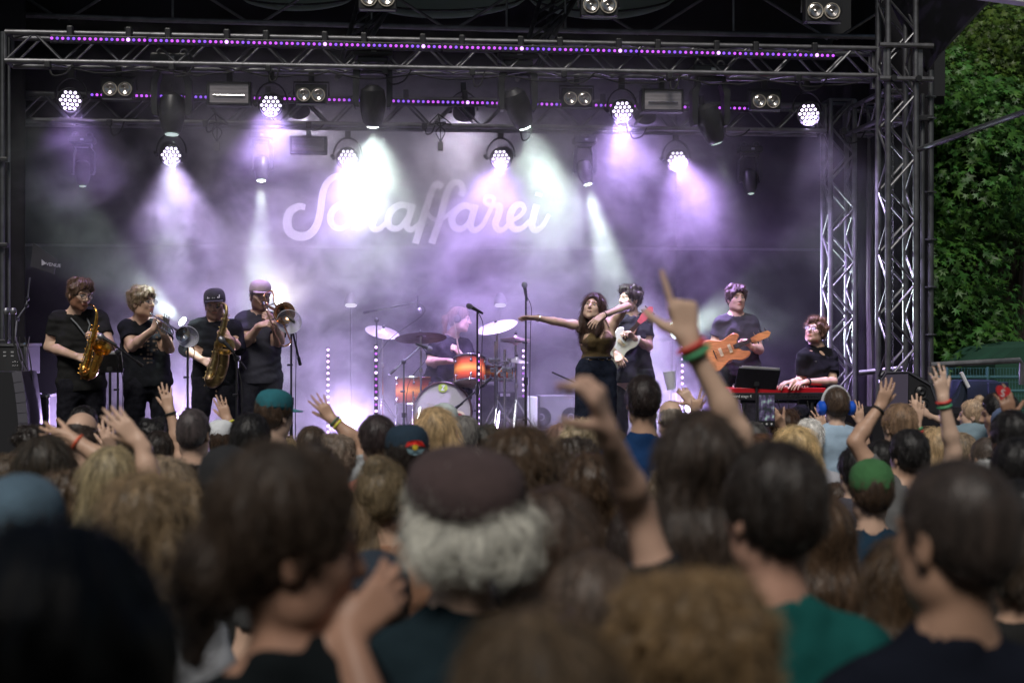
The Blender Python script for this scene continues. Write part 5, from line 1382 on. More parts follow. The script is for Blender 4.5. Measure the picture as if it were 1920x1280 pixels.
# ================================================================== INSTRUMENTS AND STAGE FURNITURE
M_gold = mat('gold_lacquer', (.80, .44, .10), .22, 1.0, noise=.2, nscale=40)
M_gold_old = mat('worn_brass', (.42, .31, .14), .34, 1.0, noise=.35, nscale=30)
M_silver = mat('silver_plate', (.78, .78, .80), .18, 1.0)
M_brass_pink = mat('rose_brass', (.80, .48, .28), .22, 1.0)
M_clear = mat('clear_acrylic', (.85, .85, .95), .08, alpha=.30, coat=1)
def curve_tube(b, pts, rs, n=14, k=6):
    P = [np.array(list(p) + [r], float) for p, r in zip(pts, rs)]
    c = catmull(P, k); b.tube([Vector(q[:3]) for q in c], [float(q[3]) for q in c], n); return c
def rel(o, pts): return [Vector(p) - o for p in pts]
def saxophone(label, pts, rs, m, bell_dir, parent=None, mouth=True, d=None):
    o = pts[-2]; t = thing('saxophone', label, 'saxophone', o); P = rel(o, pts)
    b = MB(); c = curve_tube(b, P, rs); b.build('tube', m, t, True, 50)
    e = P[-1]; bd = Vector(bell_dir).normalized(); Mz = aimz(bd)
    b = MB(); r0 = rs[-1]; b.lathe(e, [(r0, -.02), (r0 * 1.08, 0), (r0 * 1.35, .03), (r0 * 1.8, .05), (r0 * 1.84, .052), (r0 * 1.7, .047), (r0 * 1.3, .028), (r0 * .9, -.01)], Mz, 28, False)
    b.build('bell', m, t, True, 60)
    MB().tube([P[0], P[0] * .6 + P[1] * .4], [.009, .011], 10).build('mouthpiece', M_plastic, t, True)
    # keys, rods and guards along the body
    fr = Vector((0, -1, 0)); n = len(c); keys = MB(); rods = MB(); pads = MB()
    i0, i1 = int(n * .28), int(n * .66)
    for q, i in enumerate(np.linspace(i0, i1, 11).astype(int)):
        p = Vector(c[i][:3]); r = float(c[i][3]); tt = Vector(c[i + 1][:3]) - p; tt.normalize(); nrm = (fr - tt * fr.dot(tt)).normalized(); sd = tt.cross(nrm)
        nn = (nrm + sd * (.5 if q % 2 else -.25)).normalized()
        keys.lathe(p + nn * (r + .004), [(.011 + .004 * q / 10, 0), (.012 + .004 * q / 10, .004), (.004, .007)], aimz(nn), 12)
        for s_ in (-1, 1):
            rods.cyl(p + sd * s_ * (r + .006) + nrm * r * .5, Vector(c[min(i + 5, n - 1)][:3]) + sd * s_ * (r + .008) + nrm * r * .5, .0024, n=5)
            pads.sphere(p + sd * s_ * (r + .012) + nrm * r * .3, .006, 6)
    keys.build('key_cup', m, t, True); rods.build('key_rod', m, t, True); pads.build('side_key', m, t, True)
    b = MB(); j = int(n * .86); p = Vector(c[j][:3]); b.tube([p + fr * .05 + Vector((.03 * math.cos(a), 0, .05 * math.sin(a))) for a in np.linspace(0, 6.283, 13)[:-1]], .003, 5, closed=True); b.build('key_guard', m, t, True)
    return t
saxophone('shiny gold alto saxophone played by the leftmost musician', [W(166, 570, 11.62), W(174, 573, 11.54), W(181, 586, 11.5), W(178, 615, 11.5), W(171, 645, 11.5), W(163, 676, 11.49), W(158, 694, 11.48), W(163, 704, 11.44), W(173, 700, 11.40), W(181, 680, 11.38), W(188, 660, 11.36)],
          [.006, .008, .011, .017, .022, .028, .033, .037, .038, .038, .042], M_gold, (.45, -.75, .75))
saxophone('large worn brass tenor saxophone of the man in the flat black cap', [W(407, 577, 11.83), W(415, 568, 11.74), W(424, 574, 11.70), W(424, 590, 11.68), W(417, 620, 11.68), W(409, 655, 11.68), W(399, 692, 11.68), W(393, 712, 11.66), W(399, 718, 11.62), W(411, 708, 11.57), W(419, 682, 11.55), W(420, 656, 11.53)],
          [.007, .009, .012, .015, .021, .028, .034, .040, .042, .042, .043, .047], M_gold_old, (.2, -.85, .6))
# trumpet
A = W(283, 588, 11.64); B = W(338, 626, 11.28); o = A; t = thing('trumpet', 'silver trumpet held up to the lips of the curly haired man', 'trumpet', o); dr = (B - A); Ln = dr.length; dr.normalize(); Mz = aimz(dr, (0, 0, 1)); TT = lambda x, y, z: Mz @ Vector((x, y, z))
upv = TT(0, 1, 0); 
MB().lathe((0, 0, 0), [(.012, 0), (.013, .006), (.006, .02), (.006, .07)], Mz, 14).build('mouthpiece', M_silver, t, True)
b = MB(); b.tube([TT(0, 0, .05), TT(0, 0, Ln * .7), TT(0, -.02, Ln * .78), TT(0, -.045, Ln * .78), TT(0, -.055, Ln * .7), TT(0, -.055, Ln * .3)], .0062, 8); b.build('lead_pipe', M_silver, t, True)
b = MB(); b.tube([TT(.02, -.055, Ln * .2), TT(.02, -.03, Ln * .12), TT(.02, 0, Ln * .18), TT(.02, 0, Ln * .7)], .0062, 8); b.lathe(TT(.02, 0, 0), [(.0065, Ln * .65), (.010, Ln * .78), (.018, Ln * .88), (.036, Ln * .96), (.060, Ln), (.061, Ln + .002), (.034, Ln * .955), (.008, Ln * .8)], Mz, 26, False); b.build('bell', M_silver, t, True, 60)
for k in range(3):
    c_ = TT(.01, 0, Ln * (.40 + .07 * k)); b = MB(); b.cyl(c_ - upv * .085, c_ + upv * .045, .0105, n=12); b.cyl(c_ + upv * .045, c_ + upv * .065, .003, n=6); b.cyl(c_ + upv * .065, c_ + upv * .068, .008, n=10); b.build('valve', M_silver, t, True)
# trombone
A = W(494, 568, 11.88); B = W(526, 647, 11.15); t = thing('trombone', 'brass trombone with its slide pointing down to the right', 'trombone', A); dr = B - A; Ln = dr.length; dr.normalize(); Mz = aimz(dr, (1, 0, .3)); TT = lambda x, y, z: Mz @ Vector((x, y, z))
MB().lathe((0, 0, 0), [(.014, 0), (.015, .008), (.006, .03), (.006, .06)], Mz, 14).build('mouthpiece', M_silver, t, True)
b = MB(); 
for y in (0, .085): b.cyl(TT(0, y, .04), TT(0, y, Ln), .0066, n=8)
b.tube([TT(0, 0, Ln), TT(0, .012, Ln + .03), TT(0, .0425, Ln + .042), TT(0, .073, Ln + .03), TT(0, .085, Ln)], .0072, 8); b.build('slide', M_brass_pink, t, True)
b = MB(); 
for z in (.08, Ln * .42): b.cyl(TT(0, 0, z), TT(0, .085, z), .005, n=6)
b.build('slide_brace', M_silver, t, True)
bc = W(533, 587, 11.55) - A; bd_ = Vector((.35, -.80, -.12)).normalized(); st = TT(0, .085, .06)
b = MB(); p1_ = bc - bd_ * .42
curve_tube(b, [st, st - dr * .25 + Vector((.02, 0, 0)), p1_ + Vector((-.03, .05, .10)), p1_ + Vector((0, .04, .02)), p1_ * .5 + bc * .5, bc - bd_ * .10], [.007, .007, .0085, .0105, .014, .022])
b.lathe(bc, [(.022, -.10), (.030, -.07), (.046, -.035), (.075, -.008), (.092, 0), (.093, .002), (.072, -.008), (.040, -.04), (.018, -.1)], aimz(bd_), 30, False); b.build('bell', M_brass_pink, t, True, 60)
# guitars
def guitar(label, body, headp, m, m2, bw=.17, name='electric_guitar', cat='guitar', horn=1, face=(0, -1, .15), body_l=.22, scroll=False):
    o = Vector(body); ax = (Vector(headp) - o); L = ax.length; ax.normalize(); n = Vector(face).normalized(); n = (n - ax * n.dot(ax)).normalized(); s = ax.cross(n)
    t = thing(name, label, cat, o); P = lambda u, v, w=0: ax * u + s * v + n * w
    pr = [(-1.0, 0.0), (-.96, .42), (-.78, .72), (-.5, .82), (-.2, .66), (.02, .54), (.25, .60), (.5, .74), (.78, .66), (.86, .46), (.62, .30), (.52, .12), (.52, -.12), (.60, -.30), (.70, -.44), (.55, -.64), (.30, -.60), (.05, -.52), (-.2, -.62), (-.5, -.80), (-.78, -.72), (-.96, -.42)]
    c = catmull([np.array(q) for q in pr] + [np.array(pr[0])], 3)
    ring = [(q[0] * body_l, q[1] * bw) for q in c[:-1]]; N2 = len(ring); vs = []
    for (w, k) in ((-.020, .95), (-.012, 1), (.012, 1), (.020, .95)): vs += [P(u * k, v * k, w) for u, v in ring]
    fs = [tuple(range(N2 - 1, -1, -1)), tuple(3 * N2 + i for i in range(N2))]
    for j in range(3): fs += [(j * N2 + i, j * N2 + (i + 1) % N2, (j + 1) * N2 + (i + 1) % N2, (j + 1) * N2 + i) for i in range(N2)]
    b = MB(); b.add(vs, fs); bo = b.build('guitar_body', m, t, True, 40)
    b = MB(); w = .021; b.add([P(body_l * .35, w, .022), P(body_l * .35, -w, .022), P(L - .14, -w * .85, .022), P(L - .14, w * .85, .022), P(body_l * .35, w, -.005), P(body_l * .35, -w, -.005), P(L - .14, -w * .85, .002), P(L - .14, w * .85, .002)], [(0, 1, 2, 3), (4, 7, 6, 5), (0, 4, 5, 1), (1, 5, 6, 2), (2, 6, 7, 3), (3, 7, 4, 0)])
    nk = b.build('neck', mat('rosewood', (.07, .035, .02), .5), t)
    b = MB()
    for i in range(18): 
        u = L - .15 - (L - .15 - body_l * .4) * (1 - 2 ** (-i / 10)) * 1.35
        b.cyl(P(u, .019, .0235), P(u, -.019, .0235), .0014, n=4)
    b.build('fret', M_chrome, nk)
    b = MB(); hw = .034; b.add([P(L - .14, .02, .018), P(L - .14, -.02, .018), P(L - .06, -hw, .018), P(L + .03, -hw * .8, .018), P(L + .05, 0, .018), P(L + .02, hw * .9, .018), P(L - .08, hw, .018)] + [P(L - .14, .02, .002), P(L - .14, -.02, .002), P(L - .06, -hw, .002), P(L + .03, -hw * .8, .002), P(L + .05, 0, .002), P(L + .02, hw * .9, .002), P(L - .08, hw, .002)], [tuple(range(6, -1, -1)), tuple(range(7, 14))] + [(i, (i + 1) % 7, (i + 1) % 7 + 7, i + 7) for i in range(7)])
    hd = b.build('headstock', m2, t)
    b = MB()
    for i in range(3):
        for q in (-1, 1): b.cyl(P(L - .09 + .05 * i, q * .03, .01), P(L - .09 + .05 * i, q * .058, .01), .006, n=6)
    b.build('tuning_peg', M_chrome, hd, True)
    for u in (.05, -.04): 
        b = MB(); b.box(P(u, 0, .024), (.001, .001, .001)); b = MB(); b.add([P(u - .014, .04, .027), P(u + .014, .04, .027), P(u + .014, -.04, .027), P(u - .014, -.04, .027), P(u - .014, .04, .018), P(u + .014, .04, .018), P(u + .014, -.04, .018), P(u - .014, -.04, .018)], [(0, 1, 2, 3), (4, 7, 6, 5), (0, 4, 5, 1), (1, 5, 6, 2), (2, 6, 7, 3), (3, 7, 4, 0)]); b.build('pickup', mat('cream_plastic', (.6, .5, .3), .4), t)
    b = MB(); b.cyl(P(-.10, .04, .026), P(-.10, -.04, .026), .007, n=6); b.build('bridge', M_chrome, t)
    b = MB()
    for i in range(4): b.cyl(P(-.10, -.018 + .012 * i, .031), P(L - .1, -.015 + .010 * i, .027), .0009, n=4)
    b.build('strings', M_chrome, t)
    return t
M_sun = mat('amber_maple_top', (.50, .20, .07), .3, coat=.5, noise=.3, nscale=12, stretch=(1, 1, 6))
guitar('amber brown electric guitar of the curly haired guitarist on the right', W(1360, 657, 13.05), W(1436, 627, 12.95), M_sun, M_sun, bw=.19, body_l=.24)
guitar('white electric bass with red headstock edge behind the singer', W(1158, 650, 12.82), W(1217, 583, 12.8), mat('cream_white_lacquer', (.75, .74, .66), .3, coat=.5), mat('pink_red_headstock', (.65, .12, .14), .35), bw=.17, body_l=.24, name='bass_guitar')
b = MB(); b.tube([tuple(c) for c in catmull([tuple(J7['neck'] + V3(.06, .05, -.02)), tuple(J7['sR'] * .6 + J7['neck'] * .4 + V3(0, -.02, .03)), tuple(J7['chest'] + V3(.03, -.14, .05)), tuple(J7['chest'] + V3(-.12, -.16, -.12))], 5)], .016, 6); b.build('shoulder_strap', mat('brown_leather', (.16, .06, .03), .6), r7, True)

# microphone stands
def mic_stand(label, px, d, ytop, boom=None, mic=None, tripod=True, floor=FLOOR, metal=None, r=.011, group='microphone stands', cable=True, straight_mic=False, ybase=None):
    m = metal or M_black; base = W(px, 640, d); base.z = floor; top = W(px, ytop, d) - base; top = Vector((0, 0, top.z))
    t = thing('microphone_stand', label, 'microphone stand', base, group=group)
    MB().cyl((0, 0, .12), top * .55, r * 1.25, n=8).build('lower_tube', m, t, True); MB().cyl(top * .55, top, r * .8, n=8).build('upper_tube', m, t, True)
    MB().cyl(top * .53, top * .57, r * 2, n=8).build('clutch', M_plastic, t, True)
    for k in range(3):
        a = k * 2.094 + .6; MB().cyl((0, 0, .2), (.30 * math.cos(a), .30 * math.sin(a), .012), .009, n=6).build('leg', m, t, True)
    MB().cyl((0, 0, .14), (0, 0, .24), r * 2, n=8).build('hub', M_plastic, t, True)
    for k_ in (.35, .75): MB().tube([top * k_ + Vector((-.03, -.02, 0)), top * k_ + Vector((.01, 0, 0))], .009, 6).build('cable_clip', M_plastic, t)
    tip = top
    if boom:
        a = W(*boom[0]) - base; c = W(*boom[1]) - base
        MB().cyl(a, c, .0085, n=8).build('boom', m, t, True); MB().sphere(top, .026, 8).build('boom_joint', M_plastic, t, True)
        MB().cyl(c, c + (c - a).normalized() * -.07, .014, n=8).build('counterweight', M_plastic, t, True); tip = a
    if mic:
        dv = Vector(mic).normalized(); mm = thing_part = None
        b = MB(); b.lathe(tip, [(.010, -.06), (.015, .02), (.017, .06), (.019, .062)], aimz(dv), 12); mo = b.build('microphone', M_plastic, t, True)
        b = MB(); b.lathe(tip + dv * .062, [(.019, 0), (.026, .012), (.027, .03), (.020, .048), (.006, .055)], aimz(dv), 12); b.build('mesh_head', mat('mic_grille', (.25, .25, .27), .4, .8), mo, True)
    if cable:
        pts = [tip, tip + Vector((.05, .01, -.12)), top * .8 + Vector((.04, -.01, 0)), top * .4 + Vector((.035, -.01, 0)), top * .15 + Vector((.06, -.03, 0)), Vector((.15, -.1, .01))]
        MB().tube([tuple(c) for c in catmull(pts, 5)], .0035, 5).build('cable', M_rubber, t, True)
    return t, base
mic_stand('microphone stand left of the music stand, boom running down right from the alto sax bell', 221, 11.5, 660, ((207, 641, 11.35), (267, 686, 11.55)), (-.8, .1, .45))
mic_stand('microphone stand between trumpeter and tenor saxophonist with a clear round shield', 352, 11.4, 628, None, (-.6, .3, .2))
mic_stand('microphone stand right of the tenor saxophone with a short slanted boom', 444, 11.45, 672, ((430, 651, 11.4), (460, 692, 11.5)), (-.6, .1, .6))
mic_stand('microphone stand right of the trombonist with a clear round shield', 546, 11.7, 600, ((543, 597, 11.6), (563, 684, 11.75)), (-.4, .3, .3))
for (px, py, d, rr, lab) in ((352, 630, 11.33, .088, 'clear round acrylic shield before the trumpet bell'), (543, 602, 11.55, .10, 'clear round acrylic shield before the trombone bell')):
    t = thing('acoustic_shield', lab, 'acrylic shield', W(px, py, d), group='clear microphone shields')
    MB().lathe((0, 0, 0), [(rr * .15, .03), (rr * .6, .022), (rr, -.01), (rr * 1.03, -.012), (rr, -.014), (rr * .6, .018), (rr * .15, .026)], aimz((.1, .9, .35)), 28, False).build('bowl', M_clear, t, True)
    MB().tube([aimz((.1, .9, .35)) @ Vector((rr * 1.03 * math.cos(a), rr * 1.03 * math.sin(a), -.012)) for a in np.linspace(0, 6.283, 29)[:-1]], .003, 5, closed=True).build('rim', mat('clear_rim', (.7, .7, .8), .2, alpha=.7), t, True)
t_, b_ = mic_stand('slim black microphone stand standing before the drum kit', 895, 12.5, 582, None, (-.7, -.3, .35))
mic_stand('tall stand at the end of the singer\'s outstretched hand', 986, 12.7, 552, None, (-.15, -.1, 1))
mic_stand('short stand with a long slanting boom between the tall stand and the singer', 1135, 13.25, 745, ((1035, 697, 13.2), (1176, 762, 13.3)), None, cable=False)
mic_stand('overhead microphone stand left of the drums with a long horizontal boom', 706, 14.0, 600, ((784, 566, 13.9), (682, 586, 14.1)), (.1, 0, -1), floor=FLOOR)
mic_stand('small stand aiming a boom at the bass drum', 895, 13.2, 725, ((858, 762, 13.3), (922, 708, 13.15)), (-.7, .3, -.5), cable=False)
mic_stand('boom stand reaching over the floor tom', 757, 13.35, 678, ((790, 648, 13.5), (730, 702, 13.3)), (.8, .3, -.3), metal=M_alu2)
mic_stand('stand left of the keyboard whose boom leans over the music', 1420, 12.6, 790, None, None, cable=False)
# music stands
def music_stand(label, px, py, d, w, h, tilt=.35, yaw=0, sheets=True, roll=0):
    p = W(px, py, d); t = thing('music_stand', label, 'music stand', (p.x, p.y, FLOOR), yaw); z = p.z - FLOOR
    Mx = Matrix.Rotation(roll, 3, 'Y') @ Matrix.Rotation(tilt, 3, 'X')
    MB().rbox((0, 0, z), (w, .008, h), .003, Mx).build('desk', M_black, t)
    MB().box(Vector((0, 0, z)) + Mx @ Vector((0, .03, -h / 2)), (w, .05, .006), Mx).build('ledge', M_black, t)
    MB().cyl((0, .03, .1), (0, .03, z), .011, n=8).build('pole', M_black, t, True)
    for k in range(3): a = k * 2.09; MB().cyl((0, .03, .2), (.22 * math.cos(a), .03 + .22 * math.sin(a), .01), .008, n=6).build('leg', M_black, t)
    MB().rbox((0, .035, z - .04), (.05, .05, .06), .01).build('desk_hinge', M_black, t)
    if sheets: 
        for k, (dx, dz) in enumerate(((-.01, .012), (.012, .02))): MB().box(Vector((0, 0, z)) + Mx @ Vector((dx, .010 + .004 * k, dz)), (w * .9, .002, h * .98), Mx).build('sheet', mat('paper', (.75, .74, .72), .8), t)
music_stand('black music stand seen from the front beside the alto saxophonist', 205, 681, 11.6, .205, .17, .5)
music_stand('wide black music stand with white sheets in front of the keyboard', 1420, 710, 12.55, .38, .20, .55, 0, True, .06)

# drums
def shell(b, c, M, r, h, n=32): b.lathe(c, [(r, -h / 2), (r, h / 2)], M, n, False)
m_ = bpy.data.materials.new('sunburst_lacquer'); m_.use_nodes = True; N, L = nodes_of(m_)
tcx = N.new('ShaderNodeTexCoord'); sx = N.new('ShaderNodeSeparateXYZ'); cr = N.new('ShaderNodeValToRGB')
L.new(tcx.outputs['Generated'], sx.inputs[0]); L.new(sx.outputs[2], cr.inputs[0]); e = cr.color_ramp.elements
e[0].position = .05; e[0].color = (.10, .012, .012, 1); e[1].position = .95; e[1].color = (.10, .012, .012, 1)
for p_, c_ in ((.3, (.55, .08, .02, 1)), (.5, (.95, .36, .06, 1)), (.7, (.55, .08, .02, 1))): q = e.new(p_); q.color = c_
L.new(cr.outputs[0], N['Principled BSDF'].inputs['Base Color']); N['Principled BSDF'].inputs['Roughness'].default_value = .18; N['Principled BSDF'].inputs['Coat Weight'].default_value = .6
M_burst = m_; M_head = mat('drum_skin', (.42, .38, .39), .55, noise=.06, nscale=5)
def drum(name, label, px, py, d, r, h, axis, lugs=8, topm=M_head):
    p = W(px, py, d); t = thing(name, label, 'drum', p); M = aimz(axis, (0, 1, 0))
    M4 = M.to_4x4()
    bs = MB(); shell(bs, (0, 0, 0), None, r, h, 36); me = bs.mesh('shell', M_burst, True); inst('shell', me, t, M=M4)
    for s_ in (-1, 1):
        b = MB(); b.tube([M @ Vector((r * 1.03 * math.cos(a), r * 1.03 * math.sin(a), s_ * h / 2)) for a in np.linspace(0, 6.283, 33)[:-1]], .009, 6, closed=True); b.build('hoop', M_chrome, t, True)
        b = MB(); b.lathe((0, 0, 0), [(r * 1.0, s_ * (h / 2 - .003)), (r * .6, s_ * (h / 2 + .001)), (.01, s_ * (h / 2 + .001))], M, 32, False); b.build('drum_skin', topm, t, True)
    for k in range(lugs):
        a = 2 * math.pi * (k + .5) / lugs; b = MB()
        for s_ in (-1, 1):
            b.sphere(M @ Vector((r * 1.03 * math.cos(a), r * 1.03 * math.sin(a), s_ * h * .28)), .015, 8)
            b.cyl(M @ Vector((r * 1.06 * math.cos(a), r * 1.06 * math.sin(a), s_ * h * .28)), M @ Vector((r * 1.06 * math.cos(a), r * 1.06 * math.sin(a), s_ * h * .5)), .004, n=5)
        b.build('lug', M_chrome, t, True)
    return t, M
kb, kM = drum('bass_drum', 'large round bass drum with pale front skin and a green round mark', 829, 769, 13.85, .27, .36, (.02, -1, .0), 10)
kz = -.183
o = MB(); o.lathe((0, kz - .004, .225), [(.045, 0), (.001, .001)], Matrix.Rotation(R(90), 3, 'X'), 24); o.build('green_mark', mat('lime_print', (.42, .55, .05), .6), kb)
b = MB(); b.box((.003, kz - .008, .246), (.034, .003, .010)); b.box((-.003, kz - .008, .204), (.034, .003, .010)); b.box((.0, kz - .008, .225), (.010, .003, .044), Matrix.Rotation(R(30), 3, 'Y')); b.build('mark_letter', mat('white_print', (.7, .7, .7), .8), kb)
b = MB(); b.lathe((.15, kz - .006, -.07), [(.075, 0), (.05, .001)], Matrix.Rotation(R(90), 3, 'X'), 24, False); b.build('port_ring', mat('cream_ring', (.75, .62, .48), .5), kb)
b = MB(); b.lathe((.15, kz - .008, -.07), [(.052, 0), (.001, .001)], Matrix.Rotation(R(90), 3, 'X'), 24, False); b.build('port_cover', mat('dark_red', (.28, .03, .04), .5), kb)
b = MB(); b.tube([Vector((.275 * math.cos(a), kz, .275 * math.sin(a))) for a in np.linspace(0, 6.283, 41)[:-1]], .011, 6, closed=True); b.build('front_rim', mat('dark_hoop', (.05, .02, .02), .3), kb, True)
for s_ in (-1, 1): MB().cyl((s_ * .26, -.05, -.1), (s_ * .38, -.2, -.27), .008, n=6).build('spur_leg', M_chrome, kb)
tt_, tM = drum('rack_tom', 'orange sunburst tom tilted toward the viewer above the bass drum', 881, 696, 13.75, .155, .25, (.02, .34, 1), 6, mat('tan_skin', (.62, .50, .42), .5))
drum('floor_tom', 'orange sunburst floor tom at the left of the drum kit', 775, 732, 13.9, .175, .26, (0, .04, 1), 6)
ftp = W(775, 732, 13.9)
t = thing('tom_legs_stand', 'chrome tripod leg frame under the left tom', 'drum stand', (ftp.x, ftp.y, RZ))
for k in range(3):
    a = k * 2.09 + .5; MB().tube([(.19 * math.cos(a), .19 * math.sin(a), ftp.z - RZ), (.19 * math.cos(a), .19 * math.sin(a), .06), (.22 * math.cos(a), .22 * math.sin(a), .0)], .008, 6).build('leg', M_chrome, t, True)
drum('snare_drum', 'shallow snare drum mostly hidden behind the tom and slim stand', 930, 700, 14.0, .17, .12, (.05, .1, 1), 8)
def cymbal(label, px, py, d, r, axis, m, stand_px=None, floor=None, hat=False):
    floor = RZ if floor is None else floor
    p = W(px, py, d); t = thing('cymbal_stand', label, 'cymbal', (p.x, p.y, floor), group='cymbals on chrome stands'); M = aimz(axis, (0, 1, 0)); z = p.z - floor
    MB().lathe((0, 0, z), [(r, 0), (r * .5, .012), (r * .2, .02), (r * .17, .032), (.012, .042), (.012, .040), (r * .16, .029), (r * .5, .009), (r, -.002)], M, 40, False).build('cymbal', m, t, True, 50)
    if hat: MB().lathe((0, 0, z - .02), [(r, 0), (r * .5, -.012), (r * .2, -.02), (r * .17, -.03), (.012, -.04)], M, 40, False).build('lower_cymbal', m, t, True, 50)
    MB().cyl((0, 0, .1), (0, 0, z + .02), .011, n=8).build('pole', M_chrome, t, True); MB().cyl((0, 0, z + .02), Vector((0, 0, z)) + M @ Vector((0, 0, .085)), .005, n=6).build('rod', M_chrome, t, True)
    MB().lathe(Vector((0, 0, z)) + M @ Vector((0, 0, .05)), [(.014, 0), (.016, .012), (.006, .016)], M, 10).build('wing_nut', M_black, t, True)
    for q in (.4, .7): MB().rbox((0, 0, z * q), (.035, .035, .05), .008).build('clamp', M_chrome, t)
    for k in range(3): a = k * 2.09 + .3; MB().cyl((0, 0, .42), (.27 * math.cos(a), .27 * math.sin(a), .01), .009, n=6).build('leg', M_chrome, t, True)
M_cym = mat('polished_cymbal', (.90, .86, .84), .52, .9, bump=.1, bscale=200)
M_ride = mat('dark_cymbal', (.26, .20, .24), .40, .9, noise=.25, nscale=12)
cymbal('bright tilted crash cymbal at the left of the kit', 717, 623, 14.2, .175, (.22, -.38, 1), M_cym)
cymbal('large dark ride cymbal in front of the drummer\'s arm', 789, 634, 13.7, .25, (-.03, .22, 1), M_ride)
cymbal('bright tilted crash cymbal at the right of the kit', 932, 613, 13.8, .20, (-.28, -.30, 1), M_cym)
cymbal('small hi-hat pair between the right crash and the tall stand', 967, 636, 14.0, .15, (.02, -.06, 1), mat('rosy_cymbal', (.8, .6, .6), .45, 1.0), hat=True)
cymbal('small flat splash cymbal low beside the chrome clamp cluster', 968, 677, 13.9, .12, (.1, -.12, 1), M_cym)
# clamp cluster (percussion mounts)
t = thing('percussion_rack', 'cluster of chrome clamps and rods on a double pole right of the tom', 'percussion stand', (W(929, 640, 13.75).x, W(929, 640, 13.75).y, RZ))
zc = lambda y: W(929, y, 13.75).z - RZ
MB().cyl((0, 0, 0), (0, 0, zc(640)), .014, n=8).build('pole', M_chrome, t, True); MB().cyl((.09, 0, .0), (.09, 0, zc(655)), .014, n=8).build('second_pole', M_chrome, t, True)
rr_ = random.Random(4)
for k in range(14):
    x = rr_.uniform(-.09, .16); z = zc(rr_.uniform(672, 712)); MB().rbox((x, -.03 + rr_.uniform(-.03, .03), z), (.045, .04, .045), .01).build('clamp', M_chrome, t)
for k in range(7):
    x = rr_.uniform(-.05, .15); z = zc(rr_.uniform(675, 705)); MB().cyl((x, -.04, z), (x + rr_.uniform(-.1, .12), -.05, z + rr_.uniform(-.12, .04)), .006, n=6).build('rod', M_chrome, t, True)
for k in range(3): a = k * 2.09 + .3; MB().cyl((0.04, 0, .32), (.04 + .3 * math.cos(a), .3 * math.sin(a), .01), .011, n=6).build('leg', M_chrome, t, True)
# drum sticks
for (a, c, lab) in ((W(861, 664, 13.98), W(852, 606, 13.85), 'drum stick held upright in front of the drummer\'s chest'), (W(852, 677, 13.85), W(895, 668, 13.7), 'drum stick lying low over the tom in the drummer\'s other hand')):
    b = MB(); b.tube([a - (c - a) * .25, c, c + (c - a).normalized() * .012], [.0085, .006, .004], 8); tag(b.build('drum_stick', mat('hickory', (.62, .50, .38), .5), None, True), lab, 'drum stick')
# drum stool
t = thing('drum_stool', 'round black stool under the drummer', 'stool', (W(832, 716, 14.35).x, W(832, 716, 14.35).y, RZ))
zs = W(832, 725, 14.35).z - RZ - .1
MB().lathe((0, 0, zs), [(.15, -.07), (.17, -.05), (.17, 0), (.13, .02)], None, 20).build('seat', M_plastic, t, True); MB().cyl((0, 0, .1), (0, 0, zs - .05), .016, n=8).build('pole', M_chrome, t)
for k in range(3): a = k * 2.09; MB().cyl((0, 0, .22), (.22 * math.cos(a), .22 * math.sin(a), .01), .01, n=6).build('leg', M_chrome, t)

# cases and amplifiers
def case(name, label, cat, x0, y0, x1, y1, d, dep, m=M_case, edges=True, floor=None, group=None, extra=None):
    a = W(x0, y0, d); c = W(x1, y1, d); w = c.x - a.x; h = a.z - c.z; t = thing(name, label, cat, ((a.x + c.x) / 2, a.y + dep / 2, c.z), -TH * .0, group)
    MB().rbox((0, 0, h / 2), (w, dep, h), .008).build('box', m, t)
    if edges:
        b = MB(); r = .011
        for sx_ in (-1, 1):
            b.box((sx_ * w / 2, -dep / 2, h / 2), (r * 2, r * 2, h + .004)); b.box((sx_ * w / 2, 0, h), (r * 2, dep + .02, r * 2))
        for z in (0.011, h): b.box((0, -dep / 2, z), (w + r, r * 2, r * 2))
        b.build('edge_rail', M_alu, t)
        b = MB()
        for sx_ in (-1, 1):
            for z in (.01, h): b.sphere((sx_ * w / 2, -dep / 2, z), .022, 8)
        b.build('corner', M_chrome, t, True)
    return t, w, h, dep
t, w, h, dp = case('flight_case', 'black flight case with metal edges and a recessed handle plate at the lower left', 'flight case', 54, 742, 89, 900, 11.9, .4)
b = MB(); b.rbox((-.03, -dp / 2 - .004, h - .27), (.11, .01, .15), .003); b.build('handle_plate', M_alu, t)
b = MB(); b.rbox((-.03, -dp / 2 - .010, h - .27), (.085, .01, .035), .003)
for k in range(5): b.box((-.065 + .018 * k, -dp / 2 - .011, h - .225), (.010, .008, .02))
b.build('handle', M_black, t)
t, w, h, dp = case('rack_case', 'black rack case of stage electronics at the left edge', 'rack case', -30, 646, 46, 702, 11.5, .5)
b = MB(); 
for k in range(10): b.box((-.12 + .06 * (k % 5), -dp / 2 - .003, h - .06 - .03 * (k // 5)), (.022, .006, .012))
b.build('front_label', mat('grey_print', (.35, .35, .36), .6), t)
b = MB()
for k in range(14): b.sphere((-w * .1 + .018 * (k % 7) + .1, -dp / 2 - .004, h * .3 + .03 * (k // 7)), .005, 6)
b.build('knob', M_chrome, t, True)
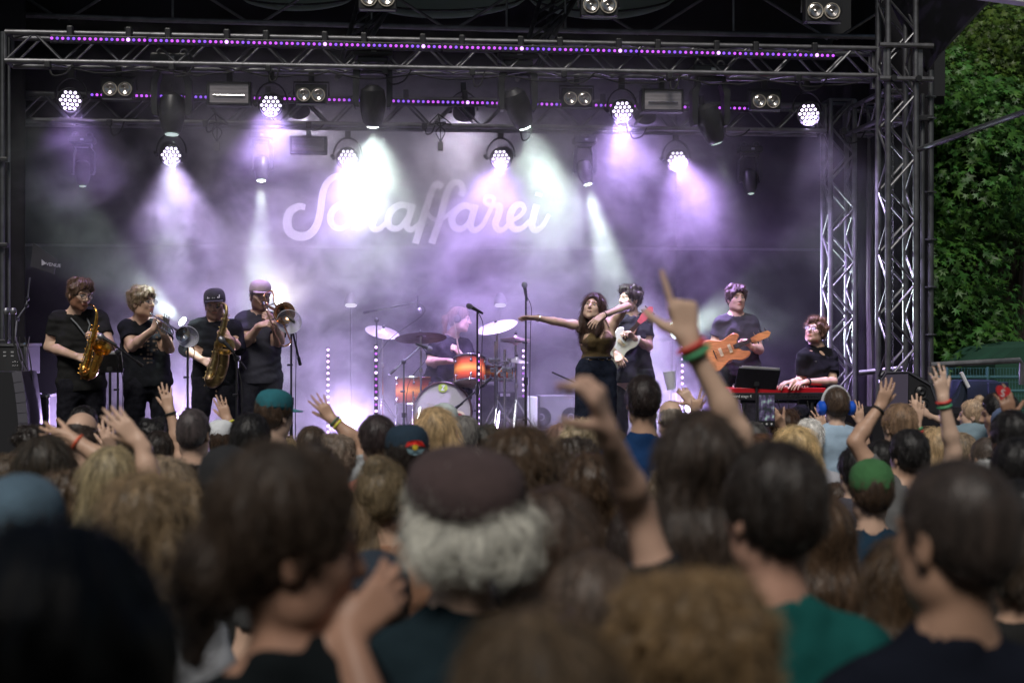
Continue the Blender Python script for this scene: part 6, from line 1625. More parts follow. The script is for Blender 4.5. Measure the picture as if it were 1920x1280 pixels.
# curved front stage speaker at the left edge
def curved_speaker(name, label, px0, px1, y0, y1, d, dep, mirror=1, m=M_plastic, edge=None):
    a = W(px0, y0, d); c = W(px1, y1, d); w = c.x - a.x; h = a.z - c.z; t = thing(name, label, 'speaker', ((a.x + c.x) / 2, a.y + dep / 2, c.z))
    pr = [(-w / 2, 0), (w / 2, 0)] + [(w / 2 * (1 - .32 * k ** 2.2), h * k) for k in np.linspace(.05, 1, 10)] + [(-w / 2, h)]
    b = MB(); b.prism([(x * 1, z) for x, z in pr][::-1], -dep / 2, dep / 2); b.build('cabinet', m, t)
    for yy in (-dep / 2 - .004,):
        b = MB(); ed = pr[1:-1]
        for i in range(len(ed) - 1):
            p, q = Vector((ed[i][0], yy, ed[i][1])), Vector((ed[i + 1][0], yy, ed[i + 1][1])); dv = q - p; b.box((p + q) / 2 + Vector((-.03, 0, 0)), (dv.length + .004, .008, .075), Matrix.Rotation(-math.atan2(dv.z, dv.x), 3, 'Y'))
        b.build('side_strip', edge or mat('violet_grey_strip', (.13, .125, .15), .4, .3), t)
    return t
curved_speaker('stage_speaker', 'black stage speaker with a curved pale edge at the lower left picture edge', -40, 52, 697, 880, 11.1, .5)
# lower strap
# right wedge monitor
wm = thing('wedge_monitor', 'large black wedge monitor with rounded side before the front right tower', 'speaker', tuple(W(1700, 772, 11.25)))
Pp = []
def wq(px, py, d): return W(px, py, d) - wm.location
fr_ = [(1642, 772), (1645, 735), (1652, 712), (1662, 698), (1703, 697), (1702, 772)]
rt_ = [(1703, 697), (1745, 722), (1762, 772), (1702, 772)]
b = MB(); n = len(fr_); b.add([wq(x, y, 11.1) for x, y in fr_] + [wq(x + 6, y, 11.6) for x, y in fr_], [tuple(range(n)), tuple(range(2 * n - 1, n - 1, -1))] + [(i, i + n, (i + 1) % n + n, (i + 1) % n) for i in range(n)])
b.build('side_cheek', mat('violet_lit_box', (.10, .085, .13), .45), wm)
b = MB(); n = len(rt_); b.add([wq(x + .8, y + .5, 11.11) for x, y in rt_] + [wq(x + 8, y + .5, 11.6) for x, y in rt_], [tuple(range(n)), tuple(range(2 * n - 1, n - 1, -1))] + [(i, i + n, (i + 1) % n + n, (i + 1) % n) for i in range(n)]); b.build('grille', M_plastic, wm)
for (cx, cy, rr) in ((1728, 734, .052), (1733, 758, .045)):
    b = MB(); b.lathe(wq(cx, cy, 11.10), [(rr, 0), (rr * 1.05, -.006), (rr * .9, -.01), (rr * .4, .006), (.005, .0)], Matrix.Rotation(R(90), 3, 'X'), 20, False); b.build('speaker_cone', M_black, wm, True)
b = MB(); b.tube([wq(x, y, 11.095) for x, y in fr_[:5]] , .006, 6); b.tube([wq(x, y, 11.10) for x, y in rt_[:3]], .005, 6); b.build('edge_trim', mat('violet_grey_strip'), wm, True)
sdk = MB(); a_ = W(1628, 773, 11.0); c_ = W(1905, 773, 11.0); sdk.box(((a_.x + c_.x) / 2, a_.y + .55, a_.z / 2), (c_.x - a_.x, 1.3, a_.z - .01))
tag(sdk.build('side_deck', M_cloth), 'black draped platform under the wedge monitor at the right of the stage', 'platform')
# amp cluster right of drums
t, w, h, dp = case('equipment_case', 'black case with a handle behind the drum hardware, under a small black device', 'case', 933, 745, 986, 785, 14.3, .35, edges=False)
MB().rbox((0, -dp / 2 - .01, h * .5), (w * .5, .02, .03), .008).build('handle', M_plastic, t)
t, w, h, dp = case('drum_machine', 'small black electronic device on top of the case', 'device', 934, 735, 968, 745, 14.3, .2, edges=False)
MB().box((-.02, -dp / 2 - .004, h * .5), (.10, .006, .03)).build('label_strip', mat('white_print'), t)
case('rack_unit', 'pale rack unit under the black case', 'rack unit', 933, 786, 986, 803, 14.3, .35, mat('grey_box'), edges=False)
case('black_cabinet', 'tall dark rounded cabinet right of the bass drum', 'cabinet', 900, 722, 928, 800, 14.3, .3, M_case, edges=False)
t, w, h, dp = case('white_cabinet', 'white cabinet lit bright right of the tall microphone stand', 'cabinet', 989, 744, 1008, 804, 14.0, .3, mat('white_box', (.75, .74, .78), .5), edges=False)
t, w, h, dp = case('bass_amplifier', 'grey bass speaker cabinet behind the short boom stand', 'amplifier', 1012, 742, 1078, 804, 14.2, .35, mat('grey_amp', (.16, .155, .17), .7), edges=False)
for x in (-.16, 0.14): MB().lathe((x, -dp / 2 - .002, h * .36), [(.095, 0), (.10, .008), (.085, .012), (.03, -.004), (.002, .004)], Matrix.Rotation(R(90), 3, 'X'), 22, False).build('speaker_cone', M_black, t, True)
t, w, h, dp = case('guitar_amplifier', 'low black amplifier behind the singer\'s legs', 'amplifier', 1095, 748, 1190, 815, 14.4, .35, M_case, edges=False)
# keyboard on its stand
kp = W(1370, 733, 12.62); kq = W(1551, 729, 12.62); Lk = (kq - kp).length
kt = thing('stage_keyboard', 'bright red stage keyboard on a black stand', 'keyboard', (kp + kq) / 2 + Vector((0, .17, -.055)))
M_red = mat('red_lacquer', (.50, .012, .02), .3, coat=.4)
ky = -.17
MB().rbox((0, 0, .05), (Lk, .34, .045), .006).build('keyboard_body', M_red, kt)
MB().rbox((0, ky + .02, .0), (Lk * .995, .05, .065), .006).build('rear_panel', M_plastic, kt)
b = MB(); b.box((0, .07, .082), (Lk * .8, .14, .012)); b.build('white_keys', mat('ivory', (.75, .74, .70), .3), kt)
b = MB()
for k in range(30):
    if k % 7 not in (2, 6): b.box((-Lk * .38 + k * Lk * .77 / 30, .04, .094), (.011, .09, .012))
b.build('black_keys', M_plastic, kt)
b = MB()
for k in range(22): b.cyl((-Lk * .44 + k * Lk * .04, ky + .06 + .03 * (k % 2), .075), (-Lk * .44 + k * Lk * .04, ky + .06 + .03 * (k % 2), .092), .006, n=6)
b.build('knobs', M_black, kt)
b = MB()
for k in range(12): b.cyl((Lk * .05 + k * .028, ky - .006, .0), (Lk * .05 + k * .028, ky - .012, .0), .006, n=6)
b.build('sockets', M_chrome, kt)
text_mesh('model_lettering', 'nord stage 4', .036, mat('white_print'), kt, (W(1371, 740, 12.62).x - kt.location.x, ky - .0075, -.010), (R(90), 0, 0), space=.95)
zf = FLOOR - kt.location.z
ks = thing('keyboard_stand', 'black folding stand under the red keyboard', 'keyboard stand', (kt.location.x, kt.location.y, FLOOR)); hz = -zf
for sx_ in (-1, 1):
    MB().tube([(sx_ * Lk * .36, -.14, hz - .05), (sx_ * Lk * .36, -.14, .02)], .016, 8).build('leg', M_black, ks, True)
    MB().tube([(sx_ * Lk * .36, .14, hz - .05), (sx_ * Lk * .36, .14, .02)], .016, 8).build('leg', M_black, ks, True)
    MB().cyl((sx_ * Lk * .36, -.2, .02), (sx_ * Lk * .36, .2, .02), .016, n=8).build('foot', M_black, ks)
MB().cyl((-Lk * .4, -.14, hz - .05), (Lk * .4, -.14, hz - .05), .014, n=8).build('cross_bar', M_black, ks)
MB().cyl((-Lk * .36, -.14, .1), (Lk * .2, -.14, hz * .75), .010, n=8).build('brace', M_black, ks)
b = MB()
for k in range(5):
    x = -.1 + .09 * k; b.tube([tuple(c) for c in catmull([(x, -.16, hz - .03), (x + .02, -.2, hz - .2), (x + .09 * (-1) ** k, -.18, hz - .4), (x + .03, -.16, .05)], 5)], .004, 5)
b.build('cable', M_rubber, ks, True)
bp = W(1537, 752, 13.0)
t = thing('piano_stool', 'round black padded stool under the keyboard player', 'stool', (bp.x, bp.y, FLOOR)); zz = bp.z - FLOOR - .14
MB().lathe((0, 0, zz), [(.18, -.08), (.20, -.06), (.20, 0), (.16, .02)], None, 24).build('seat', M_plastic, t, True)
for k in range(4): a = k * 1.57 + .8; MB().cyl((.05 * math.cos(a), .05 * math.sin(a), zz - .05), (.2 * math.cos(a), .2 * math.sin(a), .01), .013, n=8).build('leg', M_black, t)
# left side: clutter, microphones, hanging banner panel
vp = thing('hanging_panel', 'dark tilted panel with a small white VENUE logo high at the left', 'panel', tuple(W(82, 492, 12.6)))
cs = [(62, 455), (106, 486), (101, 513), (57, 500)]
b = MB(); pts = [W(x, y, 12.6) - vp.location for x, y in cs]; b.add([tuple(p) for p in pts] + [tuple(p + Vector((0, .03, 0))) for p in pts], [(0, 1, 2, 3), (7, 6, 5, 4)] + [(i, i + 4, (i + 1) % 4 + 4, (i + 1) % 4) for i in range(4)]); b.build('board', mat('dark_board', (.03, .03, .034), .6), vp)
M_wp = mat('grey_white_print', (.5, .5, .52), .8)
b = MB(); q = [W(x, y, 12.58) - vp.location for x, y in ((78, 486), (78, 498), (87, 494))]; b.add([tuple(p) for p in q], [(0, 1, 2)]); b.build('logo_arrow', M_wp, vp)
text_mesh('logo_lettering', 'VENUE', .042, M_wp, vp, W(86, 497.5, 12.575) - vp.location, (R(90), R(8), 0))
st_ = thing('clamp_arm', 'thin jointed metal arm running down from the tilted panel to the case', 'arm', tuple(W(30, 600, 12.5)))
MB().tube([W(56, 520, 12.55) - st_.location, W(52, 560, 12.55) - st_.location, W(49, 574, 12.5) - st_.location, W(32, 598, 12.5) - st_.location, W(28, 640, 12.4) - st_.location], .008, 6).build('rod', M_alu2, st_, True)
for (x, y) in ((52, 560), (50, 573), (33, 598)): MB().sphere(W(x, y, 12.5) - st_.location, .02, 8).build('joint', M_black, st_, True)
for (px, lab) in ((12, 'spare microphone standing at the far left edge, left one of two'), (25, 'spare microphone standing at the left, right one of two')):
    t = thing('spare_microphone', lab, 'microphone', W(px, 640, 11.6), group='spare microphones on the rack')
    MB().lathe((0, 0, .0), [(.012, 0), (.016, .16), (.02, .22)], None, 12).build('handle', M_plastic, t, True); MB().lathe((0, 0, .22), [(.02, 0), (.028, .015), (.028, .035), (.018, .052), (.004, .056)], None, 12).build('grille', mat('mic_grille'), t, True)
cl = thing('cable_tangle', 'tangle of black cables and clips hanging beside the rack at the left', 'cable', tuple(W(48, 720, 11.45)))
for k in range(7):
    pts = [Vector((rr_.uniform(-.12, .04), 0, .38)), Vector((rr_.uniform(-.05, .05), -.02, .2)), Vector((rr_.uniform(-.05, .06), -.03, 0)), Vector((rr_.uniform(-.04, .07), -.02, -.3)), Vector((rr_.uniform(-.04, .08), 0, -.6))]
    MB().tube([tuple(c) for c in catmull(pts, 5)], .005, 5).build('cable_run', M_rubber if k % 3 else mat('violet_cable', (.12, .1, .16), .4), cl, True)
tag(MB().rbox(W(50, 726, 11.4), (.03, .02, .06), .006).build('yellow_tag', mat('yellow_tape', (.6, .65, .05), .6)), 'small yellow tape tag hanging on the cables at the left', 'tag')
# chest print of the trumpeter, built on the shirt
b = MB(); c_ = J2['chest']
r_ = random.Random(2)
for j in range(8):
    for i in range(6):
        if r_.random() < .75: b.box((c_[0] - .065 + .026 * i, c_[1] - .165 + .012 * abs(i - 2.5), c_[2] + .10 - .036 * j), (.020, .003, .022 * r_.uniform(.5, 1)))
sh2 = [c for c in r2.children if c.name.startswith('t_shirt')][0]; b.build('chest_print', mat('brown_print', (.14, .10, .07), .9), sh2)['kind'] = 'stuff'
# ================================================================== THE CROWD
WID = dict(buzz=.158, short=.176, messy=.195, curly=.205, bob=.20, long=.195, pony=.178, bun=.178, bun2=.19, wavy=.205, fringe=.160, grey=.18, volume=.22, elder=.22)
TOP = dict(buzz=.124, short=.133, messy=.142, curly=.15, bob=.141, long=.139, pony=.131, bun=.175, bun2=.133, wavy=.143, fringe=.124, grey=.135, volume=.155, elder=.13)
BR = (.075, .045, .028); DK = (.028, .020, .016); BK = (.014, .012, .012); BLD = (.36, .26, .14); LB = (.20, .135, .08); GR = (.28, .27, .25); WH = (.62, .60, .54); RB = (.10, .05, .03)
SKC = [(.58, .37, .26), (.62, .41, .30), (.50, .31, .215), (.64, .44, .33)]
NP = [0]
def crowd(label, px, top, w, hair='short', hc=BR, sc=(.03, .035, .045), turn=0, nod=-4, roll=0, arms=None, hat=None, hatcol=(.05, .05, .06), brim=None, brimcol=None, fem=False, fat=1.0, d=None, hs=1.0,
          sleeve=.6, tank=False, collar=False, skin=None, bodyturn=0, scalp=None, strands=None, loose=.012, beard=0, shift=None, seat=None, H=None, hairamp=None, armk=1.0, group='people in the crowd', trc=(.03, .035, .05)):
    NP[0] += 1; i = NP[0]
    ww = (.186 if hat in ('cap', 'trucker') else WID[hair]) * hs
    if d is None: d = F * ww / w
    d = min(d, 9.9); s_ = F / d
    cy = top + ((.146 if hat else TOP[hair]) * hs) * s_
    c = W(px, cy, d); gz = ground_z(c.y)
    yaw = 180 - bodyturn
    if H is None: H = (c.z - gz) / 1.685 * 1.8
    Hs = max(1.2, min(H, 2.02)); s = Hs / 1.8
    base = Vector((c.x, c.y, c.z - 1.685 * s))
    Rz = Matrix.Rotation(-R(yaw), 3, 'Z'); loc = lambda v: np.array(Rz @ (v - base))
    J = pose_of(Hs, fem); J['head'] = loc(c)
    if fem: 
        for k in ('sL', 'sR'): J[k][2] -= .01
    hands = {'L': dict(skip=True), 'R': dict(skip=True)}
    bands = []
    for side, sp_ in (arms or {}).items():
        q = 'L' if side == 'r' else 'R'
        if 's' in sp_: J['s' + q] = loc(W(sp_['s'][0], sp_['s'][1], d + sp_['s'][2]))
        J['e' + q] = loc(W(sp_['e'][0], sp_['e'][1], d + sp_['e'][2])); J['w' + q] = loc(W(sp_['w'][0], sp_['w'][1], d + sp_['w'][2]))
        tip = loc(W(sp_['t'][0], sp_['t'][1], d + sp_['t'][2])); dv = tip - J['w' + q]
        hk = dict(curl=(.15, .12, .15, .2), spread=.10, thumb=(.6, .15)); hk.update(sp_.get('hand', {}))
        bk = sp_.get('back', (0, -1, 0)); hands[q] = dict(dir=dv, back=np.array(Rz @ Vector(bk)), **{**dict(s=min(1.05, s)), **hk})
        if 'sgn' in sp_: hands[q]['sgn'] = sp_['sgn']
        bands += [(q, k, b_) for k, b_ in enumerate(sp_.get('bands', ()))]
    near = d < 4
    if max(hc) < .14: hc = tuple(v * .65 for v in hc)
    M = rot3(-turn + bodyturn * 0, nod, roll)
    root = thing('person', label, 'person', base, R(yaw), group)
    hh = .0105 if d > 5 else .009
    sk = skin or SKC[i % 4]
    P, Q, f = skin_mesh(J, s, fem, fat, hands, M, hs * (1 if s > .85 else .9), .013 if arms else .026, hh, .0075 if not near else .007, neck_r=.054, arms=armk)
    t = face_tint(P, J['head'], M, hs, beard, scalp=scalp)
    o = inst('body', mesh_np('body', P, Q, M_skin, t), root); o.color = (*sk, 1)
    if hair and hair != 'none':
        ns = strands if strands is not None else (2600 if near else 1300)
        P, Q, S = hair_build(hair, J['head'], M, hs, .009 if d < 5 else .0105, strands=ns, slen={'fringe': .008, 'buzz': .008, 'short': .03, 'grey': .035, 'curly': .03, 'messy': .04}.get(hair, .09), seed=i)
        ho = inst('hair', mesh_np('hair', P, Q, M_hair), root); ho.color = (*hc, 1)
        if S is not None: q = strands_obj('strands', S, M_ms, ho, .0007 if d > 5 else .0006); q.color = (*[min(1, c_ * 1.3) for c_ in hc], 1)
    P, Q = shirt_mesh(J, s, fem, fat, sleeve=sleeve, hem=.80, tank=tank, collar=collar, loose=loose, h=.022 if d > 4 else .013, seed=i, neck=.012)
    so_ = inst('jacket' if sleeve > 1 else ('strap_top' if tank else 't_shirt'), mesh_np('shirt', P, Q, M_fab), root); so_.color = (*sc, 1)
    P, Q = trouser_mesh(J, s, fat, h=.036, seed=i); to = inst('trousers', mesh_np('trousers', P, Q, M_denim), root); to.color = (*trc, 1)
    if hat in ('cap', 'trucker'): cap(root, J, M, hs * 1.03, hatcol, brim or (0, -1), brimcol=brimcol)
    if hat == 'beret':
        b = MB(); c0 = J['head']; prof = [(.112, .030), (.120, .045), (.124, .075), (.114, .110), (.088, .135), (.046, .149), (.005, .152)]
        b.lathe(c0 + M @ V3(0, .02, .01), [(r_ * hs, z_ * hs) for r_, z_ in prof], Matrix(np.array(M).tolist()) @ Matrix.Rotation(R(-10), 3, 'X') @ Matrix.Diagonal((.9, 1.12, 1)), 30); bo = b.build('flat_hat', mat('hat_fabric', rough=.95, objcol=True, noise=.2, nscale=14, bump=.3, bscale=50), root, True, None); bo.color = (*hatcol, 1)
    if hat == 'beanie':
        b = MB(); prof = [(.092, .00), (.096, .03), (.095, .07), (.083, .105), (.055, .13), (.02, .142), (.003, .143)]
        b.lathe(J['head'] + M @ V3(0, .018, .01), [(r_ * hs, z_ * hs) for r_, z_ in prof], Matrix(np.array(M).tolist()) @ Matrix.Diagonal((.95, 1.15, 1)), 30); bo = b.build('round_cap', mat('hat_fabric', rough=.95, objcol=True, noise=.2, nscale=14, bump=.3, bscale=50), root, True, None); bo.color = (*hatcol, 1)
    for (q, k, col) in bands:
        dv = J['w' + q] - J['e' + q]; dv = dv / np.linalg.norm(dv); Mz = aimz(dv); cc = Vector(J['w' + q] - dv * (.012 + .020 * k)); b = MB()
        b.tube([cc + Mz @ Vector((.0325 * math.cos(a) * s, .0325 * math.sin(a) * s, 0)) for a in np.linspace(0, 6.283, 16)[:-1]], .0065, 6, closed=True)
        b.build('wrist_band', mat('band_%d%d%d' % tuple(int(v * 99) for v in col), col, .6), root, True)
    return root, J, M, s, base, Rz
def A(**k): return k
REDB, GRNB, YELB, BLKB = (.6, .05, .04), (.08, .35, .16), (.75, .72, .08), (.02, .02, .02)
# --- rows nearest the stage
crowd('bald man with a shiny crown and dark back hair, hands clapping at his right', 155, 772, 64, 'fringe', (.07, .05, .04), (.10, .12, .13), turn=6, hs=1.08,
      arms={'r': A(s=(195, 880, 0), e=(222, 902, -.05), w=(212, 848, -.1), t=(196, 800, -.15), hand=dict(curl=(.4, .4, .5, .5)))})
crowd('dark haired man half hidden behind the bald man at the left', 158, 761, 50, 'short', BK, (.02, .02, .02))
crowd('dark wavy haired head below the trumpeter\'s music stand', 288, 784, 50, 'messy', BK, (.02, .02, .03), d=9.2)
crowd('short dark haired boy raising his right hand before the trumpeter', 299, 808, 43, 'short', DK, (.45, .30, .26), d=7.9, H=1.62, arms={'r': A(s=(338, 880, 0), e=(336, 835, 0), w=(319, 771, 0), t=(309, 728, 0), bands=[BLKB])})
crowd('man with greying clipped hair in a navy polo in front of the glaring floor lamp', 363, 768, 60, 'buzz', (.10, .08, .08), (.018, .045, .10), turn=8, collar=True, hs=1.06, fat=1.06)
crowd('person in a white mesh cap and lime green shirt waving with a yellow wrist band', 415, 787, 46, 'short', BR, (.30, .62, .28), hat='trucker', hatcol=(.66, .68, .70), brim=(.6, -1), brimcol=(.06, .10, .15), d=8.7, hs=.95, arms={'r': A(s=(446, 870, 0), e=(450, 838, 0), w=(428, 788, 0), t=(409, 742, 0), bands=[YELB])})
crowd('man in a teal cap and white t-shirt looking right in front of the trombonist', 517, 730, 57, 'short', BR, (.62, .68, .74), turn=38, hat='cap', hatcol=(.015, .13, .16), brim=(0, -1), brimcol=(.10, .36, .38), fat=1.12, d=7.6)
crowd('black haired man between the teal cap and the white mesh cap', 470, 776, 72, 'short', BK, (.03, .03, .04), turn=8, hs=1.0)
crowd('small blond head just under the white t-shirt', 536, 822, 40, 'wavy', BLD, (.3, .3, .3), d=8.4, H=1.55)
crowd('person with grey brown curls raising a hand with wristbands left of the drums', 636, 812, 62, 'messy', (.17, .13, .10), (.35, .38, .40), d=7.2, arms={'r': A(s=(680, 885, 0), e=(668, 826, 0), w=(624, 787, 0), t=(586, 736, 0), bands=[(.10, .16, .10), YELB], hand=dict(spread=.16))})
crowd('dark brown haired person in a salmon top below the pink light strip', 708, 779, 62, 'short', (.05, .035, .035), (.62, .26, .20), d=7.0)
crowd('man in a navy cap with a red and yellow emblem worn backwards', 763, 796, 82, 'short', DK, (.03, .03, .05), hat='cap', hatcol=(.010, .028, .05), brim=(0, -1), d=5.9)
crowd('person in a pale grey cap just below the bass drum', 832, 757, 52, 'short', GR, (.4, .4, .4), hat='beanie', hatcol=(.50, .56, .56), d=8.8)
crowd('blond haired head directly in front of the bass drum', 815, 765, 76, 'bob', (.40, .28, .15), (.1, .1, .12), d=6.6, fem=True)
crowd('grey haired man with a red ear right of the blond head', 872, 780, 52, 'grey', (.16, .15, .14), (.05, .2, .18), turn=14, d=8.6)
crowd('dark grey haired head between the grey haired man and the brown haired woman', 908, 797, 46, 'messy', (.06, .06, .055), (.2, .3, .3), d=8.8)
crowd('woman with thick loose brown hair in the centre of the crowd', 975, 803, 126, 'volume', (.10, .062, .036), (.04, .04, .05), fem=True, d=4.6, hs=1.05)
crowd('person with sunlit curly blond top hair beneath the singer', 1088, 787, 64, 'curly', (.42, .34, .22), (.1, .1, .1), d=8.0)
crowd('dark curly haired head just below the sunlit blond curls', 1078, 820, 82, 'curly', (.06, .045, .035), (.3, .1, .08), d=6.4)
crowd('person in pinkish hair streaks left of the blond curls', 1052, 795, 46, 'bob', (.25, .15, .12), (.1, .1, .1), d=8.9)
crowd('woman with long dark hair and golden streaks, bare back with a teal strap', 1105, 850, 112, 'wavy', (.085, .05, .028), (.05, .32, .38), fem=True, tank=True, d=4.9, nod=2)
crowd('dark haired man in a blue collared shirt standing tall right of the singer', 1205, 706, 66, 'short', (.03, .02, .018), (.012, .038, .11), collar=True, hs=1.08, turn=4)
crowd('bald man next to the blue shirted man, holding up a plastic cup', 1256, 750, 43, 'fringe', (.2, .17, .14), (.4, .4, .42), d=9.3, arms={'r': A(s=(1302, 850, 0), e=(1322, 806, 0), w=(1299, 757, 0), t=(1266, 712, 0), hand=dict(curl=(.7, .7, .8, .8), thumb=(1.0, .3)))})
crowd('small dark head holding up two spread fingers beside the raised arm', 1334, 772, 36, 'short', BR, (.1, .1, .1), d=9.0, arms={'l': A(s=(1316, 850, 0), e=(1308, 825, 0), w=(1302, 776, 0), t=(1312, 720, 0), hand=dict(curl=(.05, .05, 1.3, 1.3), spread=.22))})
crowd('tall woman with long dark hair pointing one finger at the sky', 1312, 772, 146, 'long', (.060, .042, .032), (.05, .05, .055), fem=True, d=3.4, hs=1.0, armk=.86, skin=(.62, .42, .31),
      arms={'r': A(s=(1416, 1000, 0), e=(1384, 812, -.02), w=(1292, 640, -.04), t=(1268, 508, -.04), bands=[REDB, GRNB], hand=dict(curl=(.06, 1.25, 1.3, 1.3), spread=.05, thumb=(.9, .5)), back=(.2, -1, 0))})
crowd('broad man with short dark hair and a teal t-shirt in the right foreground', 1447, 832, 192, 'short', (.030, .022, .018), (.010, .080, .074), turn=-14, hs=1.04, fat=1.1, d=2.75, skin=(.52, .30, .22))
crowd('black haired person squeezed left of the broad man in teal', 1322, 888, 112, 'messy', (.018, .014, .012), (.02, .02, .025), d=4.3)
crowd('blond woman under the red keyboard', 1490, 800, 74, 'bob', (.50, .36, .18), (.30, .30, .32), fem=True, d=6.9)
crowd('white haired person partly hidden behind the blond woman', 1516, 786, 46, 'grey', (.6, .58, .55), (.35, .35, .38), d=8.9)
crowd('person holding up a phone in front of the keyboard', 1470, 768, 38, 'messy', (.07, .035, .02), (.05, .05, .06), d=9.0, H=1.7, arms={'l': A(s=(1462, 845, 0), e=(1480, 838, -.05), w=(1466, 800, -.2), t=(1447, 765, -.3), hand=dict(curl=(.7, .7, .8, .8), thumb=(.9, .2)))})
crowd('short dark haired head left of the phone', 1412, 792, 38, 'short', (.08, .075, .07), (.05, .05, .06), d=8.6)
crowd('dark haired adult whose clapping hands show on both sides of the boy', 1580, 792, 42, 'short', DK, (.1, .14, .2), d=9.7, arms={'l': A(s=(1560, 870, 0), e=(1545, 850, 0), w=(1545, 806, 0), t=(1526, 768, 0), hand=dict(spread=.2)), 'r': A(s=(1615, 870, 0), e=(1622, 840, 0), w=(1614, 795, 0), t=(1607, 740, 0))})
# boy on shoulders
def on_shoulders(label, px, top, d, hcy, style, hc, sc, trc, arms=None, turn=0, hs=.85, hem=.85, H=1.25, fem=False, bodyturn=0, headphones=False):
    s_ = F / d; cy = top + TOP[style] * hs * s_; s = H / 1.8; c = W(px, cy, d); hipz = W(px, hcy, d).z
    yaw = 180 - bodyturn; base = Vector((c.x, c.y, hipz - .94 * s)); Rz = Matrix.Rotation(-R(yaw), 3, 'Z'); loc = lambda v: np.array(Rz @ (v - base))
    J = pose_of(H, fem, wide=.92); J['head'] = loc(c); J['neck'] = J['head'] + V3(0, .02, -.165 * hs)
    for k in ('sL', 'sR'): J[k] = np.array([J[k][0] * .95, .01, J['neck'][2] - .055])
    J['chest'] = J['neck'] * .7 + J['hip'] * .3; J['waist'] = J['neck'] * .35 + J['hip'] * .65
    for q, x in (('L', -1), ('R', 1)):
        J['k' + q] = J['hip'] + V3(x * .12, -.24, -.04); J['a' + q] = J['hip'] + V3(x * .11, -.22, -.30); J['h' + q] = J['hip'] + V3(x * .06, -.02, -.02)
        J['e' + q] = J['s' + q] + V3(x * .06, -.02, -.19); J['w' + q] = J['e' + q] + V3(-x * .02, -.16, -.04)
    hands = {'L': {}, 'R': {}}
    for side, sp_ in (arms or {}).items():
        q = 'L' if side == 'r' else 'R'; J['e' + q] = loc(W(sp_['e'][0], sp_['e'][1], d + sp_['e'][2])); J['w' + q] = loc(W(sp_['w'][0], sp_['w'][1], d + sp_['w'][2]))
        hands[q] = dict(dir=loc(W(sp_['t'][0], sp_['t'][1], d + sp_['t'][2])) - J['w' + q], back=np.array(Rz @ Vector((0, -1, 0))), s=.8)
    r_, J, M = person(label, base, R(yaw), H, J=J, hair=style, hair_col=hc, shirt=dict(sleeve=.7, hem=hem, loose=.012, h=.011), shirt_col=sc, tr_col=trc, hands=hands, head=(-turn, -4, 0), headS=hs, group='people in the crowd', seed=NP[0], h=.012, hh=.007, hhand=.005, tr_kw=dict(h=.014, puff=.012), slen=.03, fem=fem, skin=(.60, .40, .30), clipz=-2)
    if headphones:
        T_ = lambda *p: Vector(J['head'] + M @ (np.array(p) * hs)); b = MB()
        b.tube([T_(.10 * math.cos(a), .01, .02 + .128 * math.sin(a)) for a in np.linspace(0, math.pi, 16)], .010, 8)
        hp = b.build('headphones', mat('silver_band', (.55, .55, .58), .35), r_, True)
        for x in (-1, 1): MB().lathe(T_(x * .078, .012, -.005), [(.034, 0), (.046, .012), (.046, .034), (.03, .05), (.01, .052)], Matrix(np.array(M).tolist()) @ Matrix.Rotation(R(90 * x), 3, 'Y'), 18).build('ear_cup', mat('bright_blue_plastic', (.01, .10, .62), .4), hp, True)
    return r_, J, M
on_shoulders('boy in blue headphones and a pale blue t-shirt sitting high above the crowd', 1567, 728, 9.0, 893, 'short', (.07, .045, .03), (.36, .48, .60), (.008, .015, .10), headphones=True, H=1.28, hs=.9, hem=.96)
crowd('adult carrying the boy with blue headphones, head hidden at his waist', 1568, 905, 60, 'short', BR, (.2, .25, .3), d=8.7, H=1.6)
on_shoulders('small blond child with a hair bun and grey blue shirt clapping above the crowd', 1822, 740, 8.9, 842, 'bun', (.42, .30, .20), (.20, .28, .33), (.1, .1, .15), hs=.78, H=1.02, turn=-62, hem=.9, fem=True, arms={'l': A(e=(1770, 790, 0), w=(1738, 777, 0), t=(1714, 758, 0))})
crowd('man with a dark quiff looking left beside the small child', 1872, 736, 50, 'short', BK, (.05, .05, .06), turn=-68, nod=-12, d=8.6)
crowd('small head in a blue patterned bandana at the right', 1887, 764, 38, 'short', LB, (.1, .1, .1), hat='beanie', hatcol=(.10, .14, .24), d=8.3)
crowd('dark haired person at the right edge raising a tanned hand', 1895, 770, 76, 'short', BK, (.02, .02, .02), d=6.3, skin=(.30, .17, .11), arms={'l': A(s=(1862, 900, 0), e=(1880, 850, .1), w=(1895, 790, .15), t=(1884, 728, .15), hand=dict(curl=(.5, .3, .3, .4), spread=.14, thumb=(1.0, .1)))})
crowd('black haired head low at the right edge below the tanned hand', 1903, 822, 84, 'short', BK, (.015, .015, .02), d=5.4)
crowd('short brown grey haired man below the small child', 1846, 822, 52, 'buzz', (.11, .085, .07), (.1, .1, .1), d=8.0, turn=-20)
crowd('white haired person right of the shaved man raising an arm with red and green bands', 1848, 864, 76, 'grey', (.45, .46, .45), (.22, .22, .22), d=6.2, arms={'l': A(s=(1780, 910, 0), e=(1788, 846, -.02), w=(1768, 748, -.05), t=(1757, 672, -.05), bands=[REDB, GRNB], hand=dict(curl=(.25, .2, .25, .3), spread=.13))})
crowd('dark haired head at the right edge below the white hair', 1908, 902, 96, 'short', BK, (.02, .02, .02), d=4.7)
crowd('light brown haired man seen from behind left of the wedge monitor', 1685, 758, 58, 'short', (.22, .14, .085), (.05, .05, .06), d=7.9, turn=-8, arms={'r': A(s=(1716, 860, 0), e=(1728, 845, 0), w=(1717, 800, 0), t=(1723, 758, 0), bands=[GRNB, REDB])})
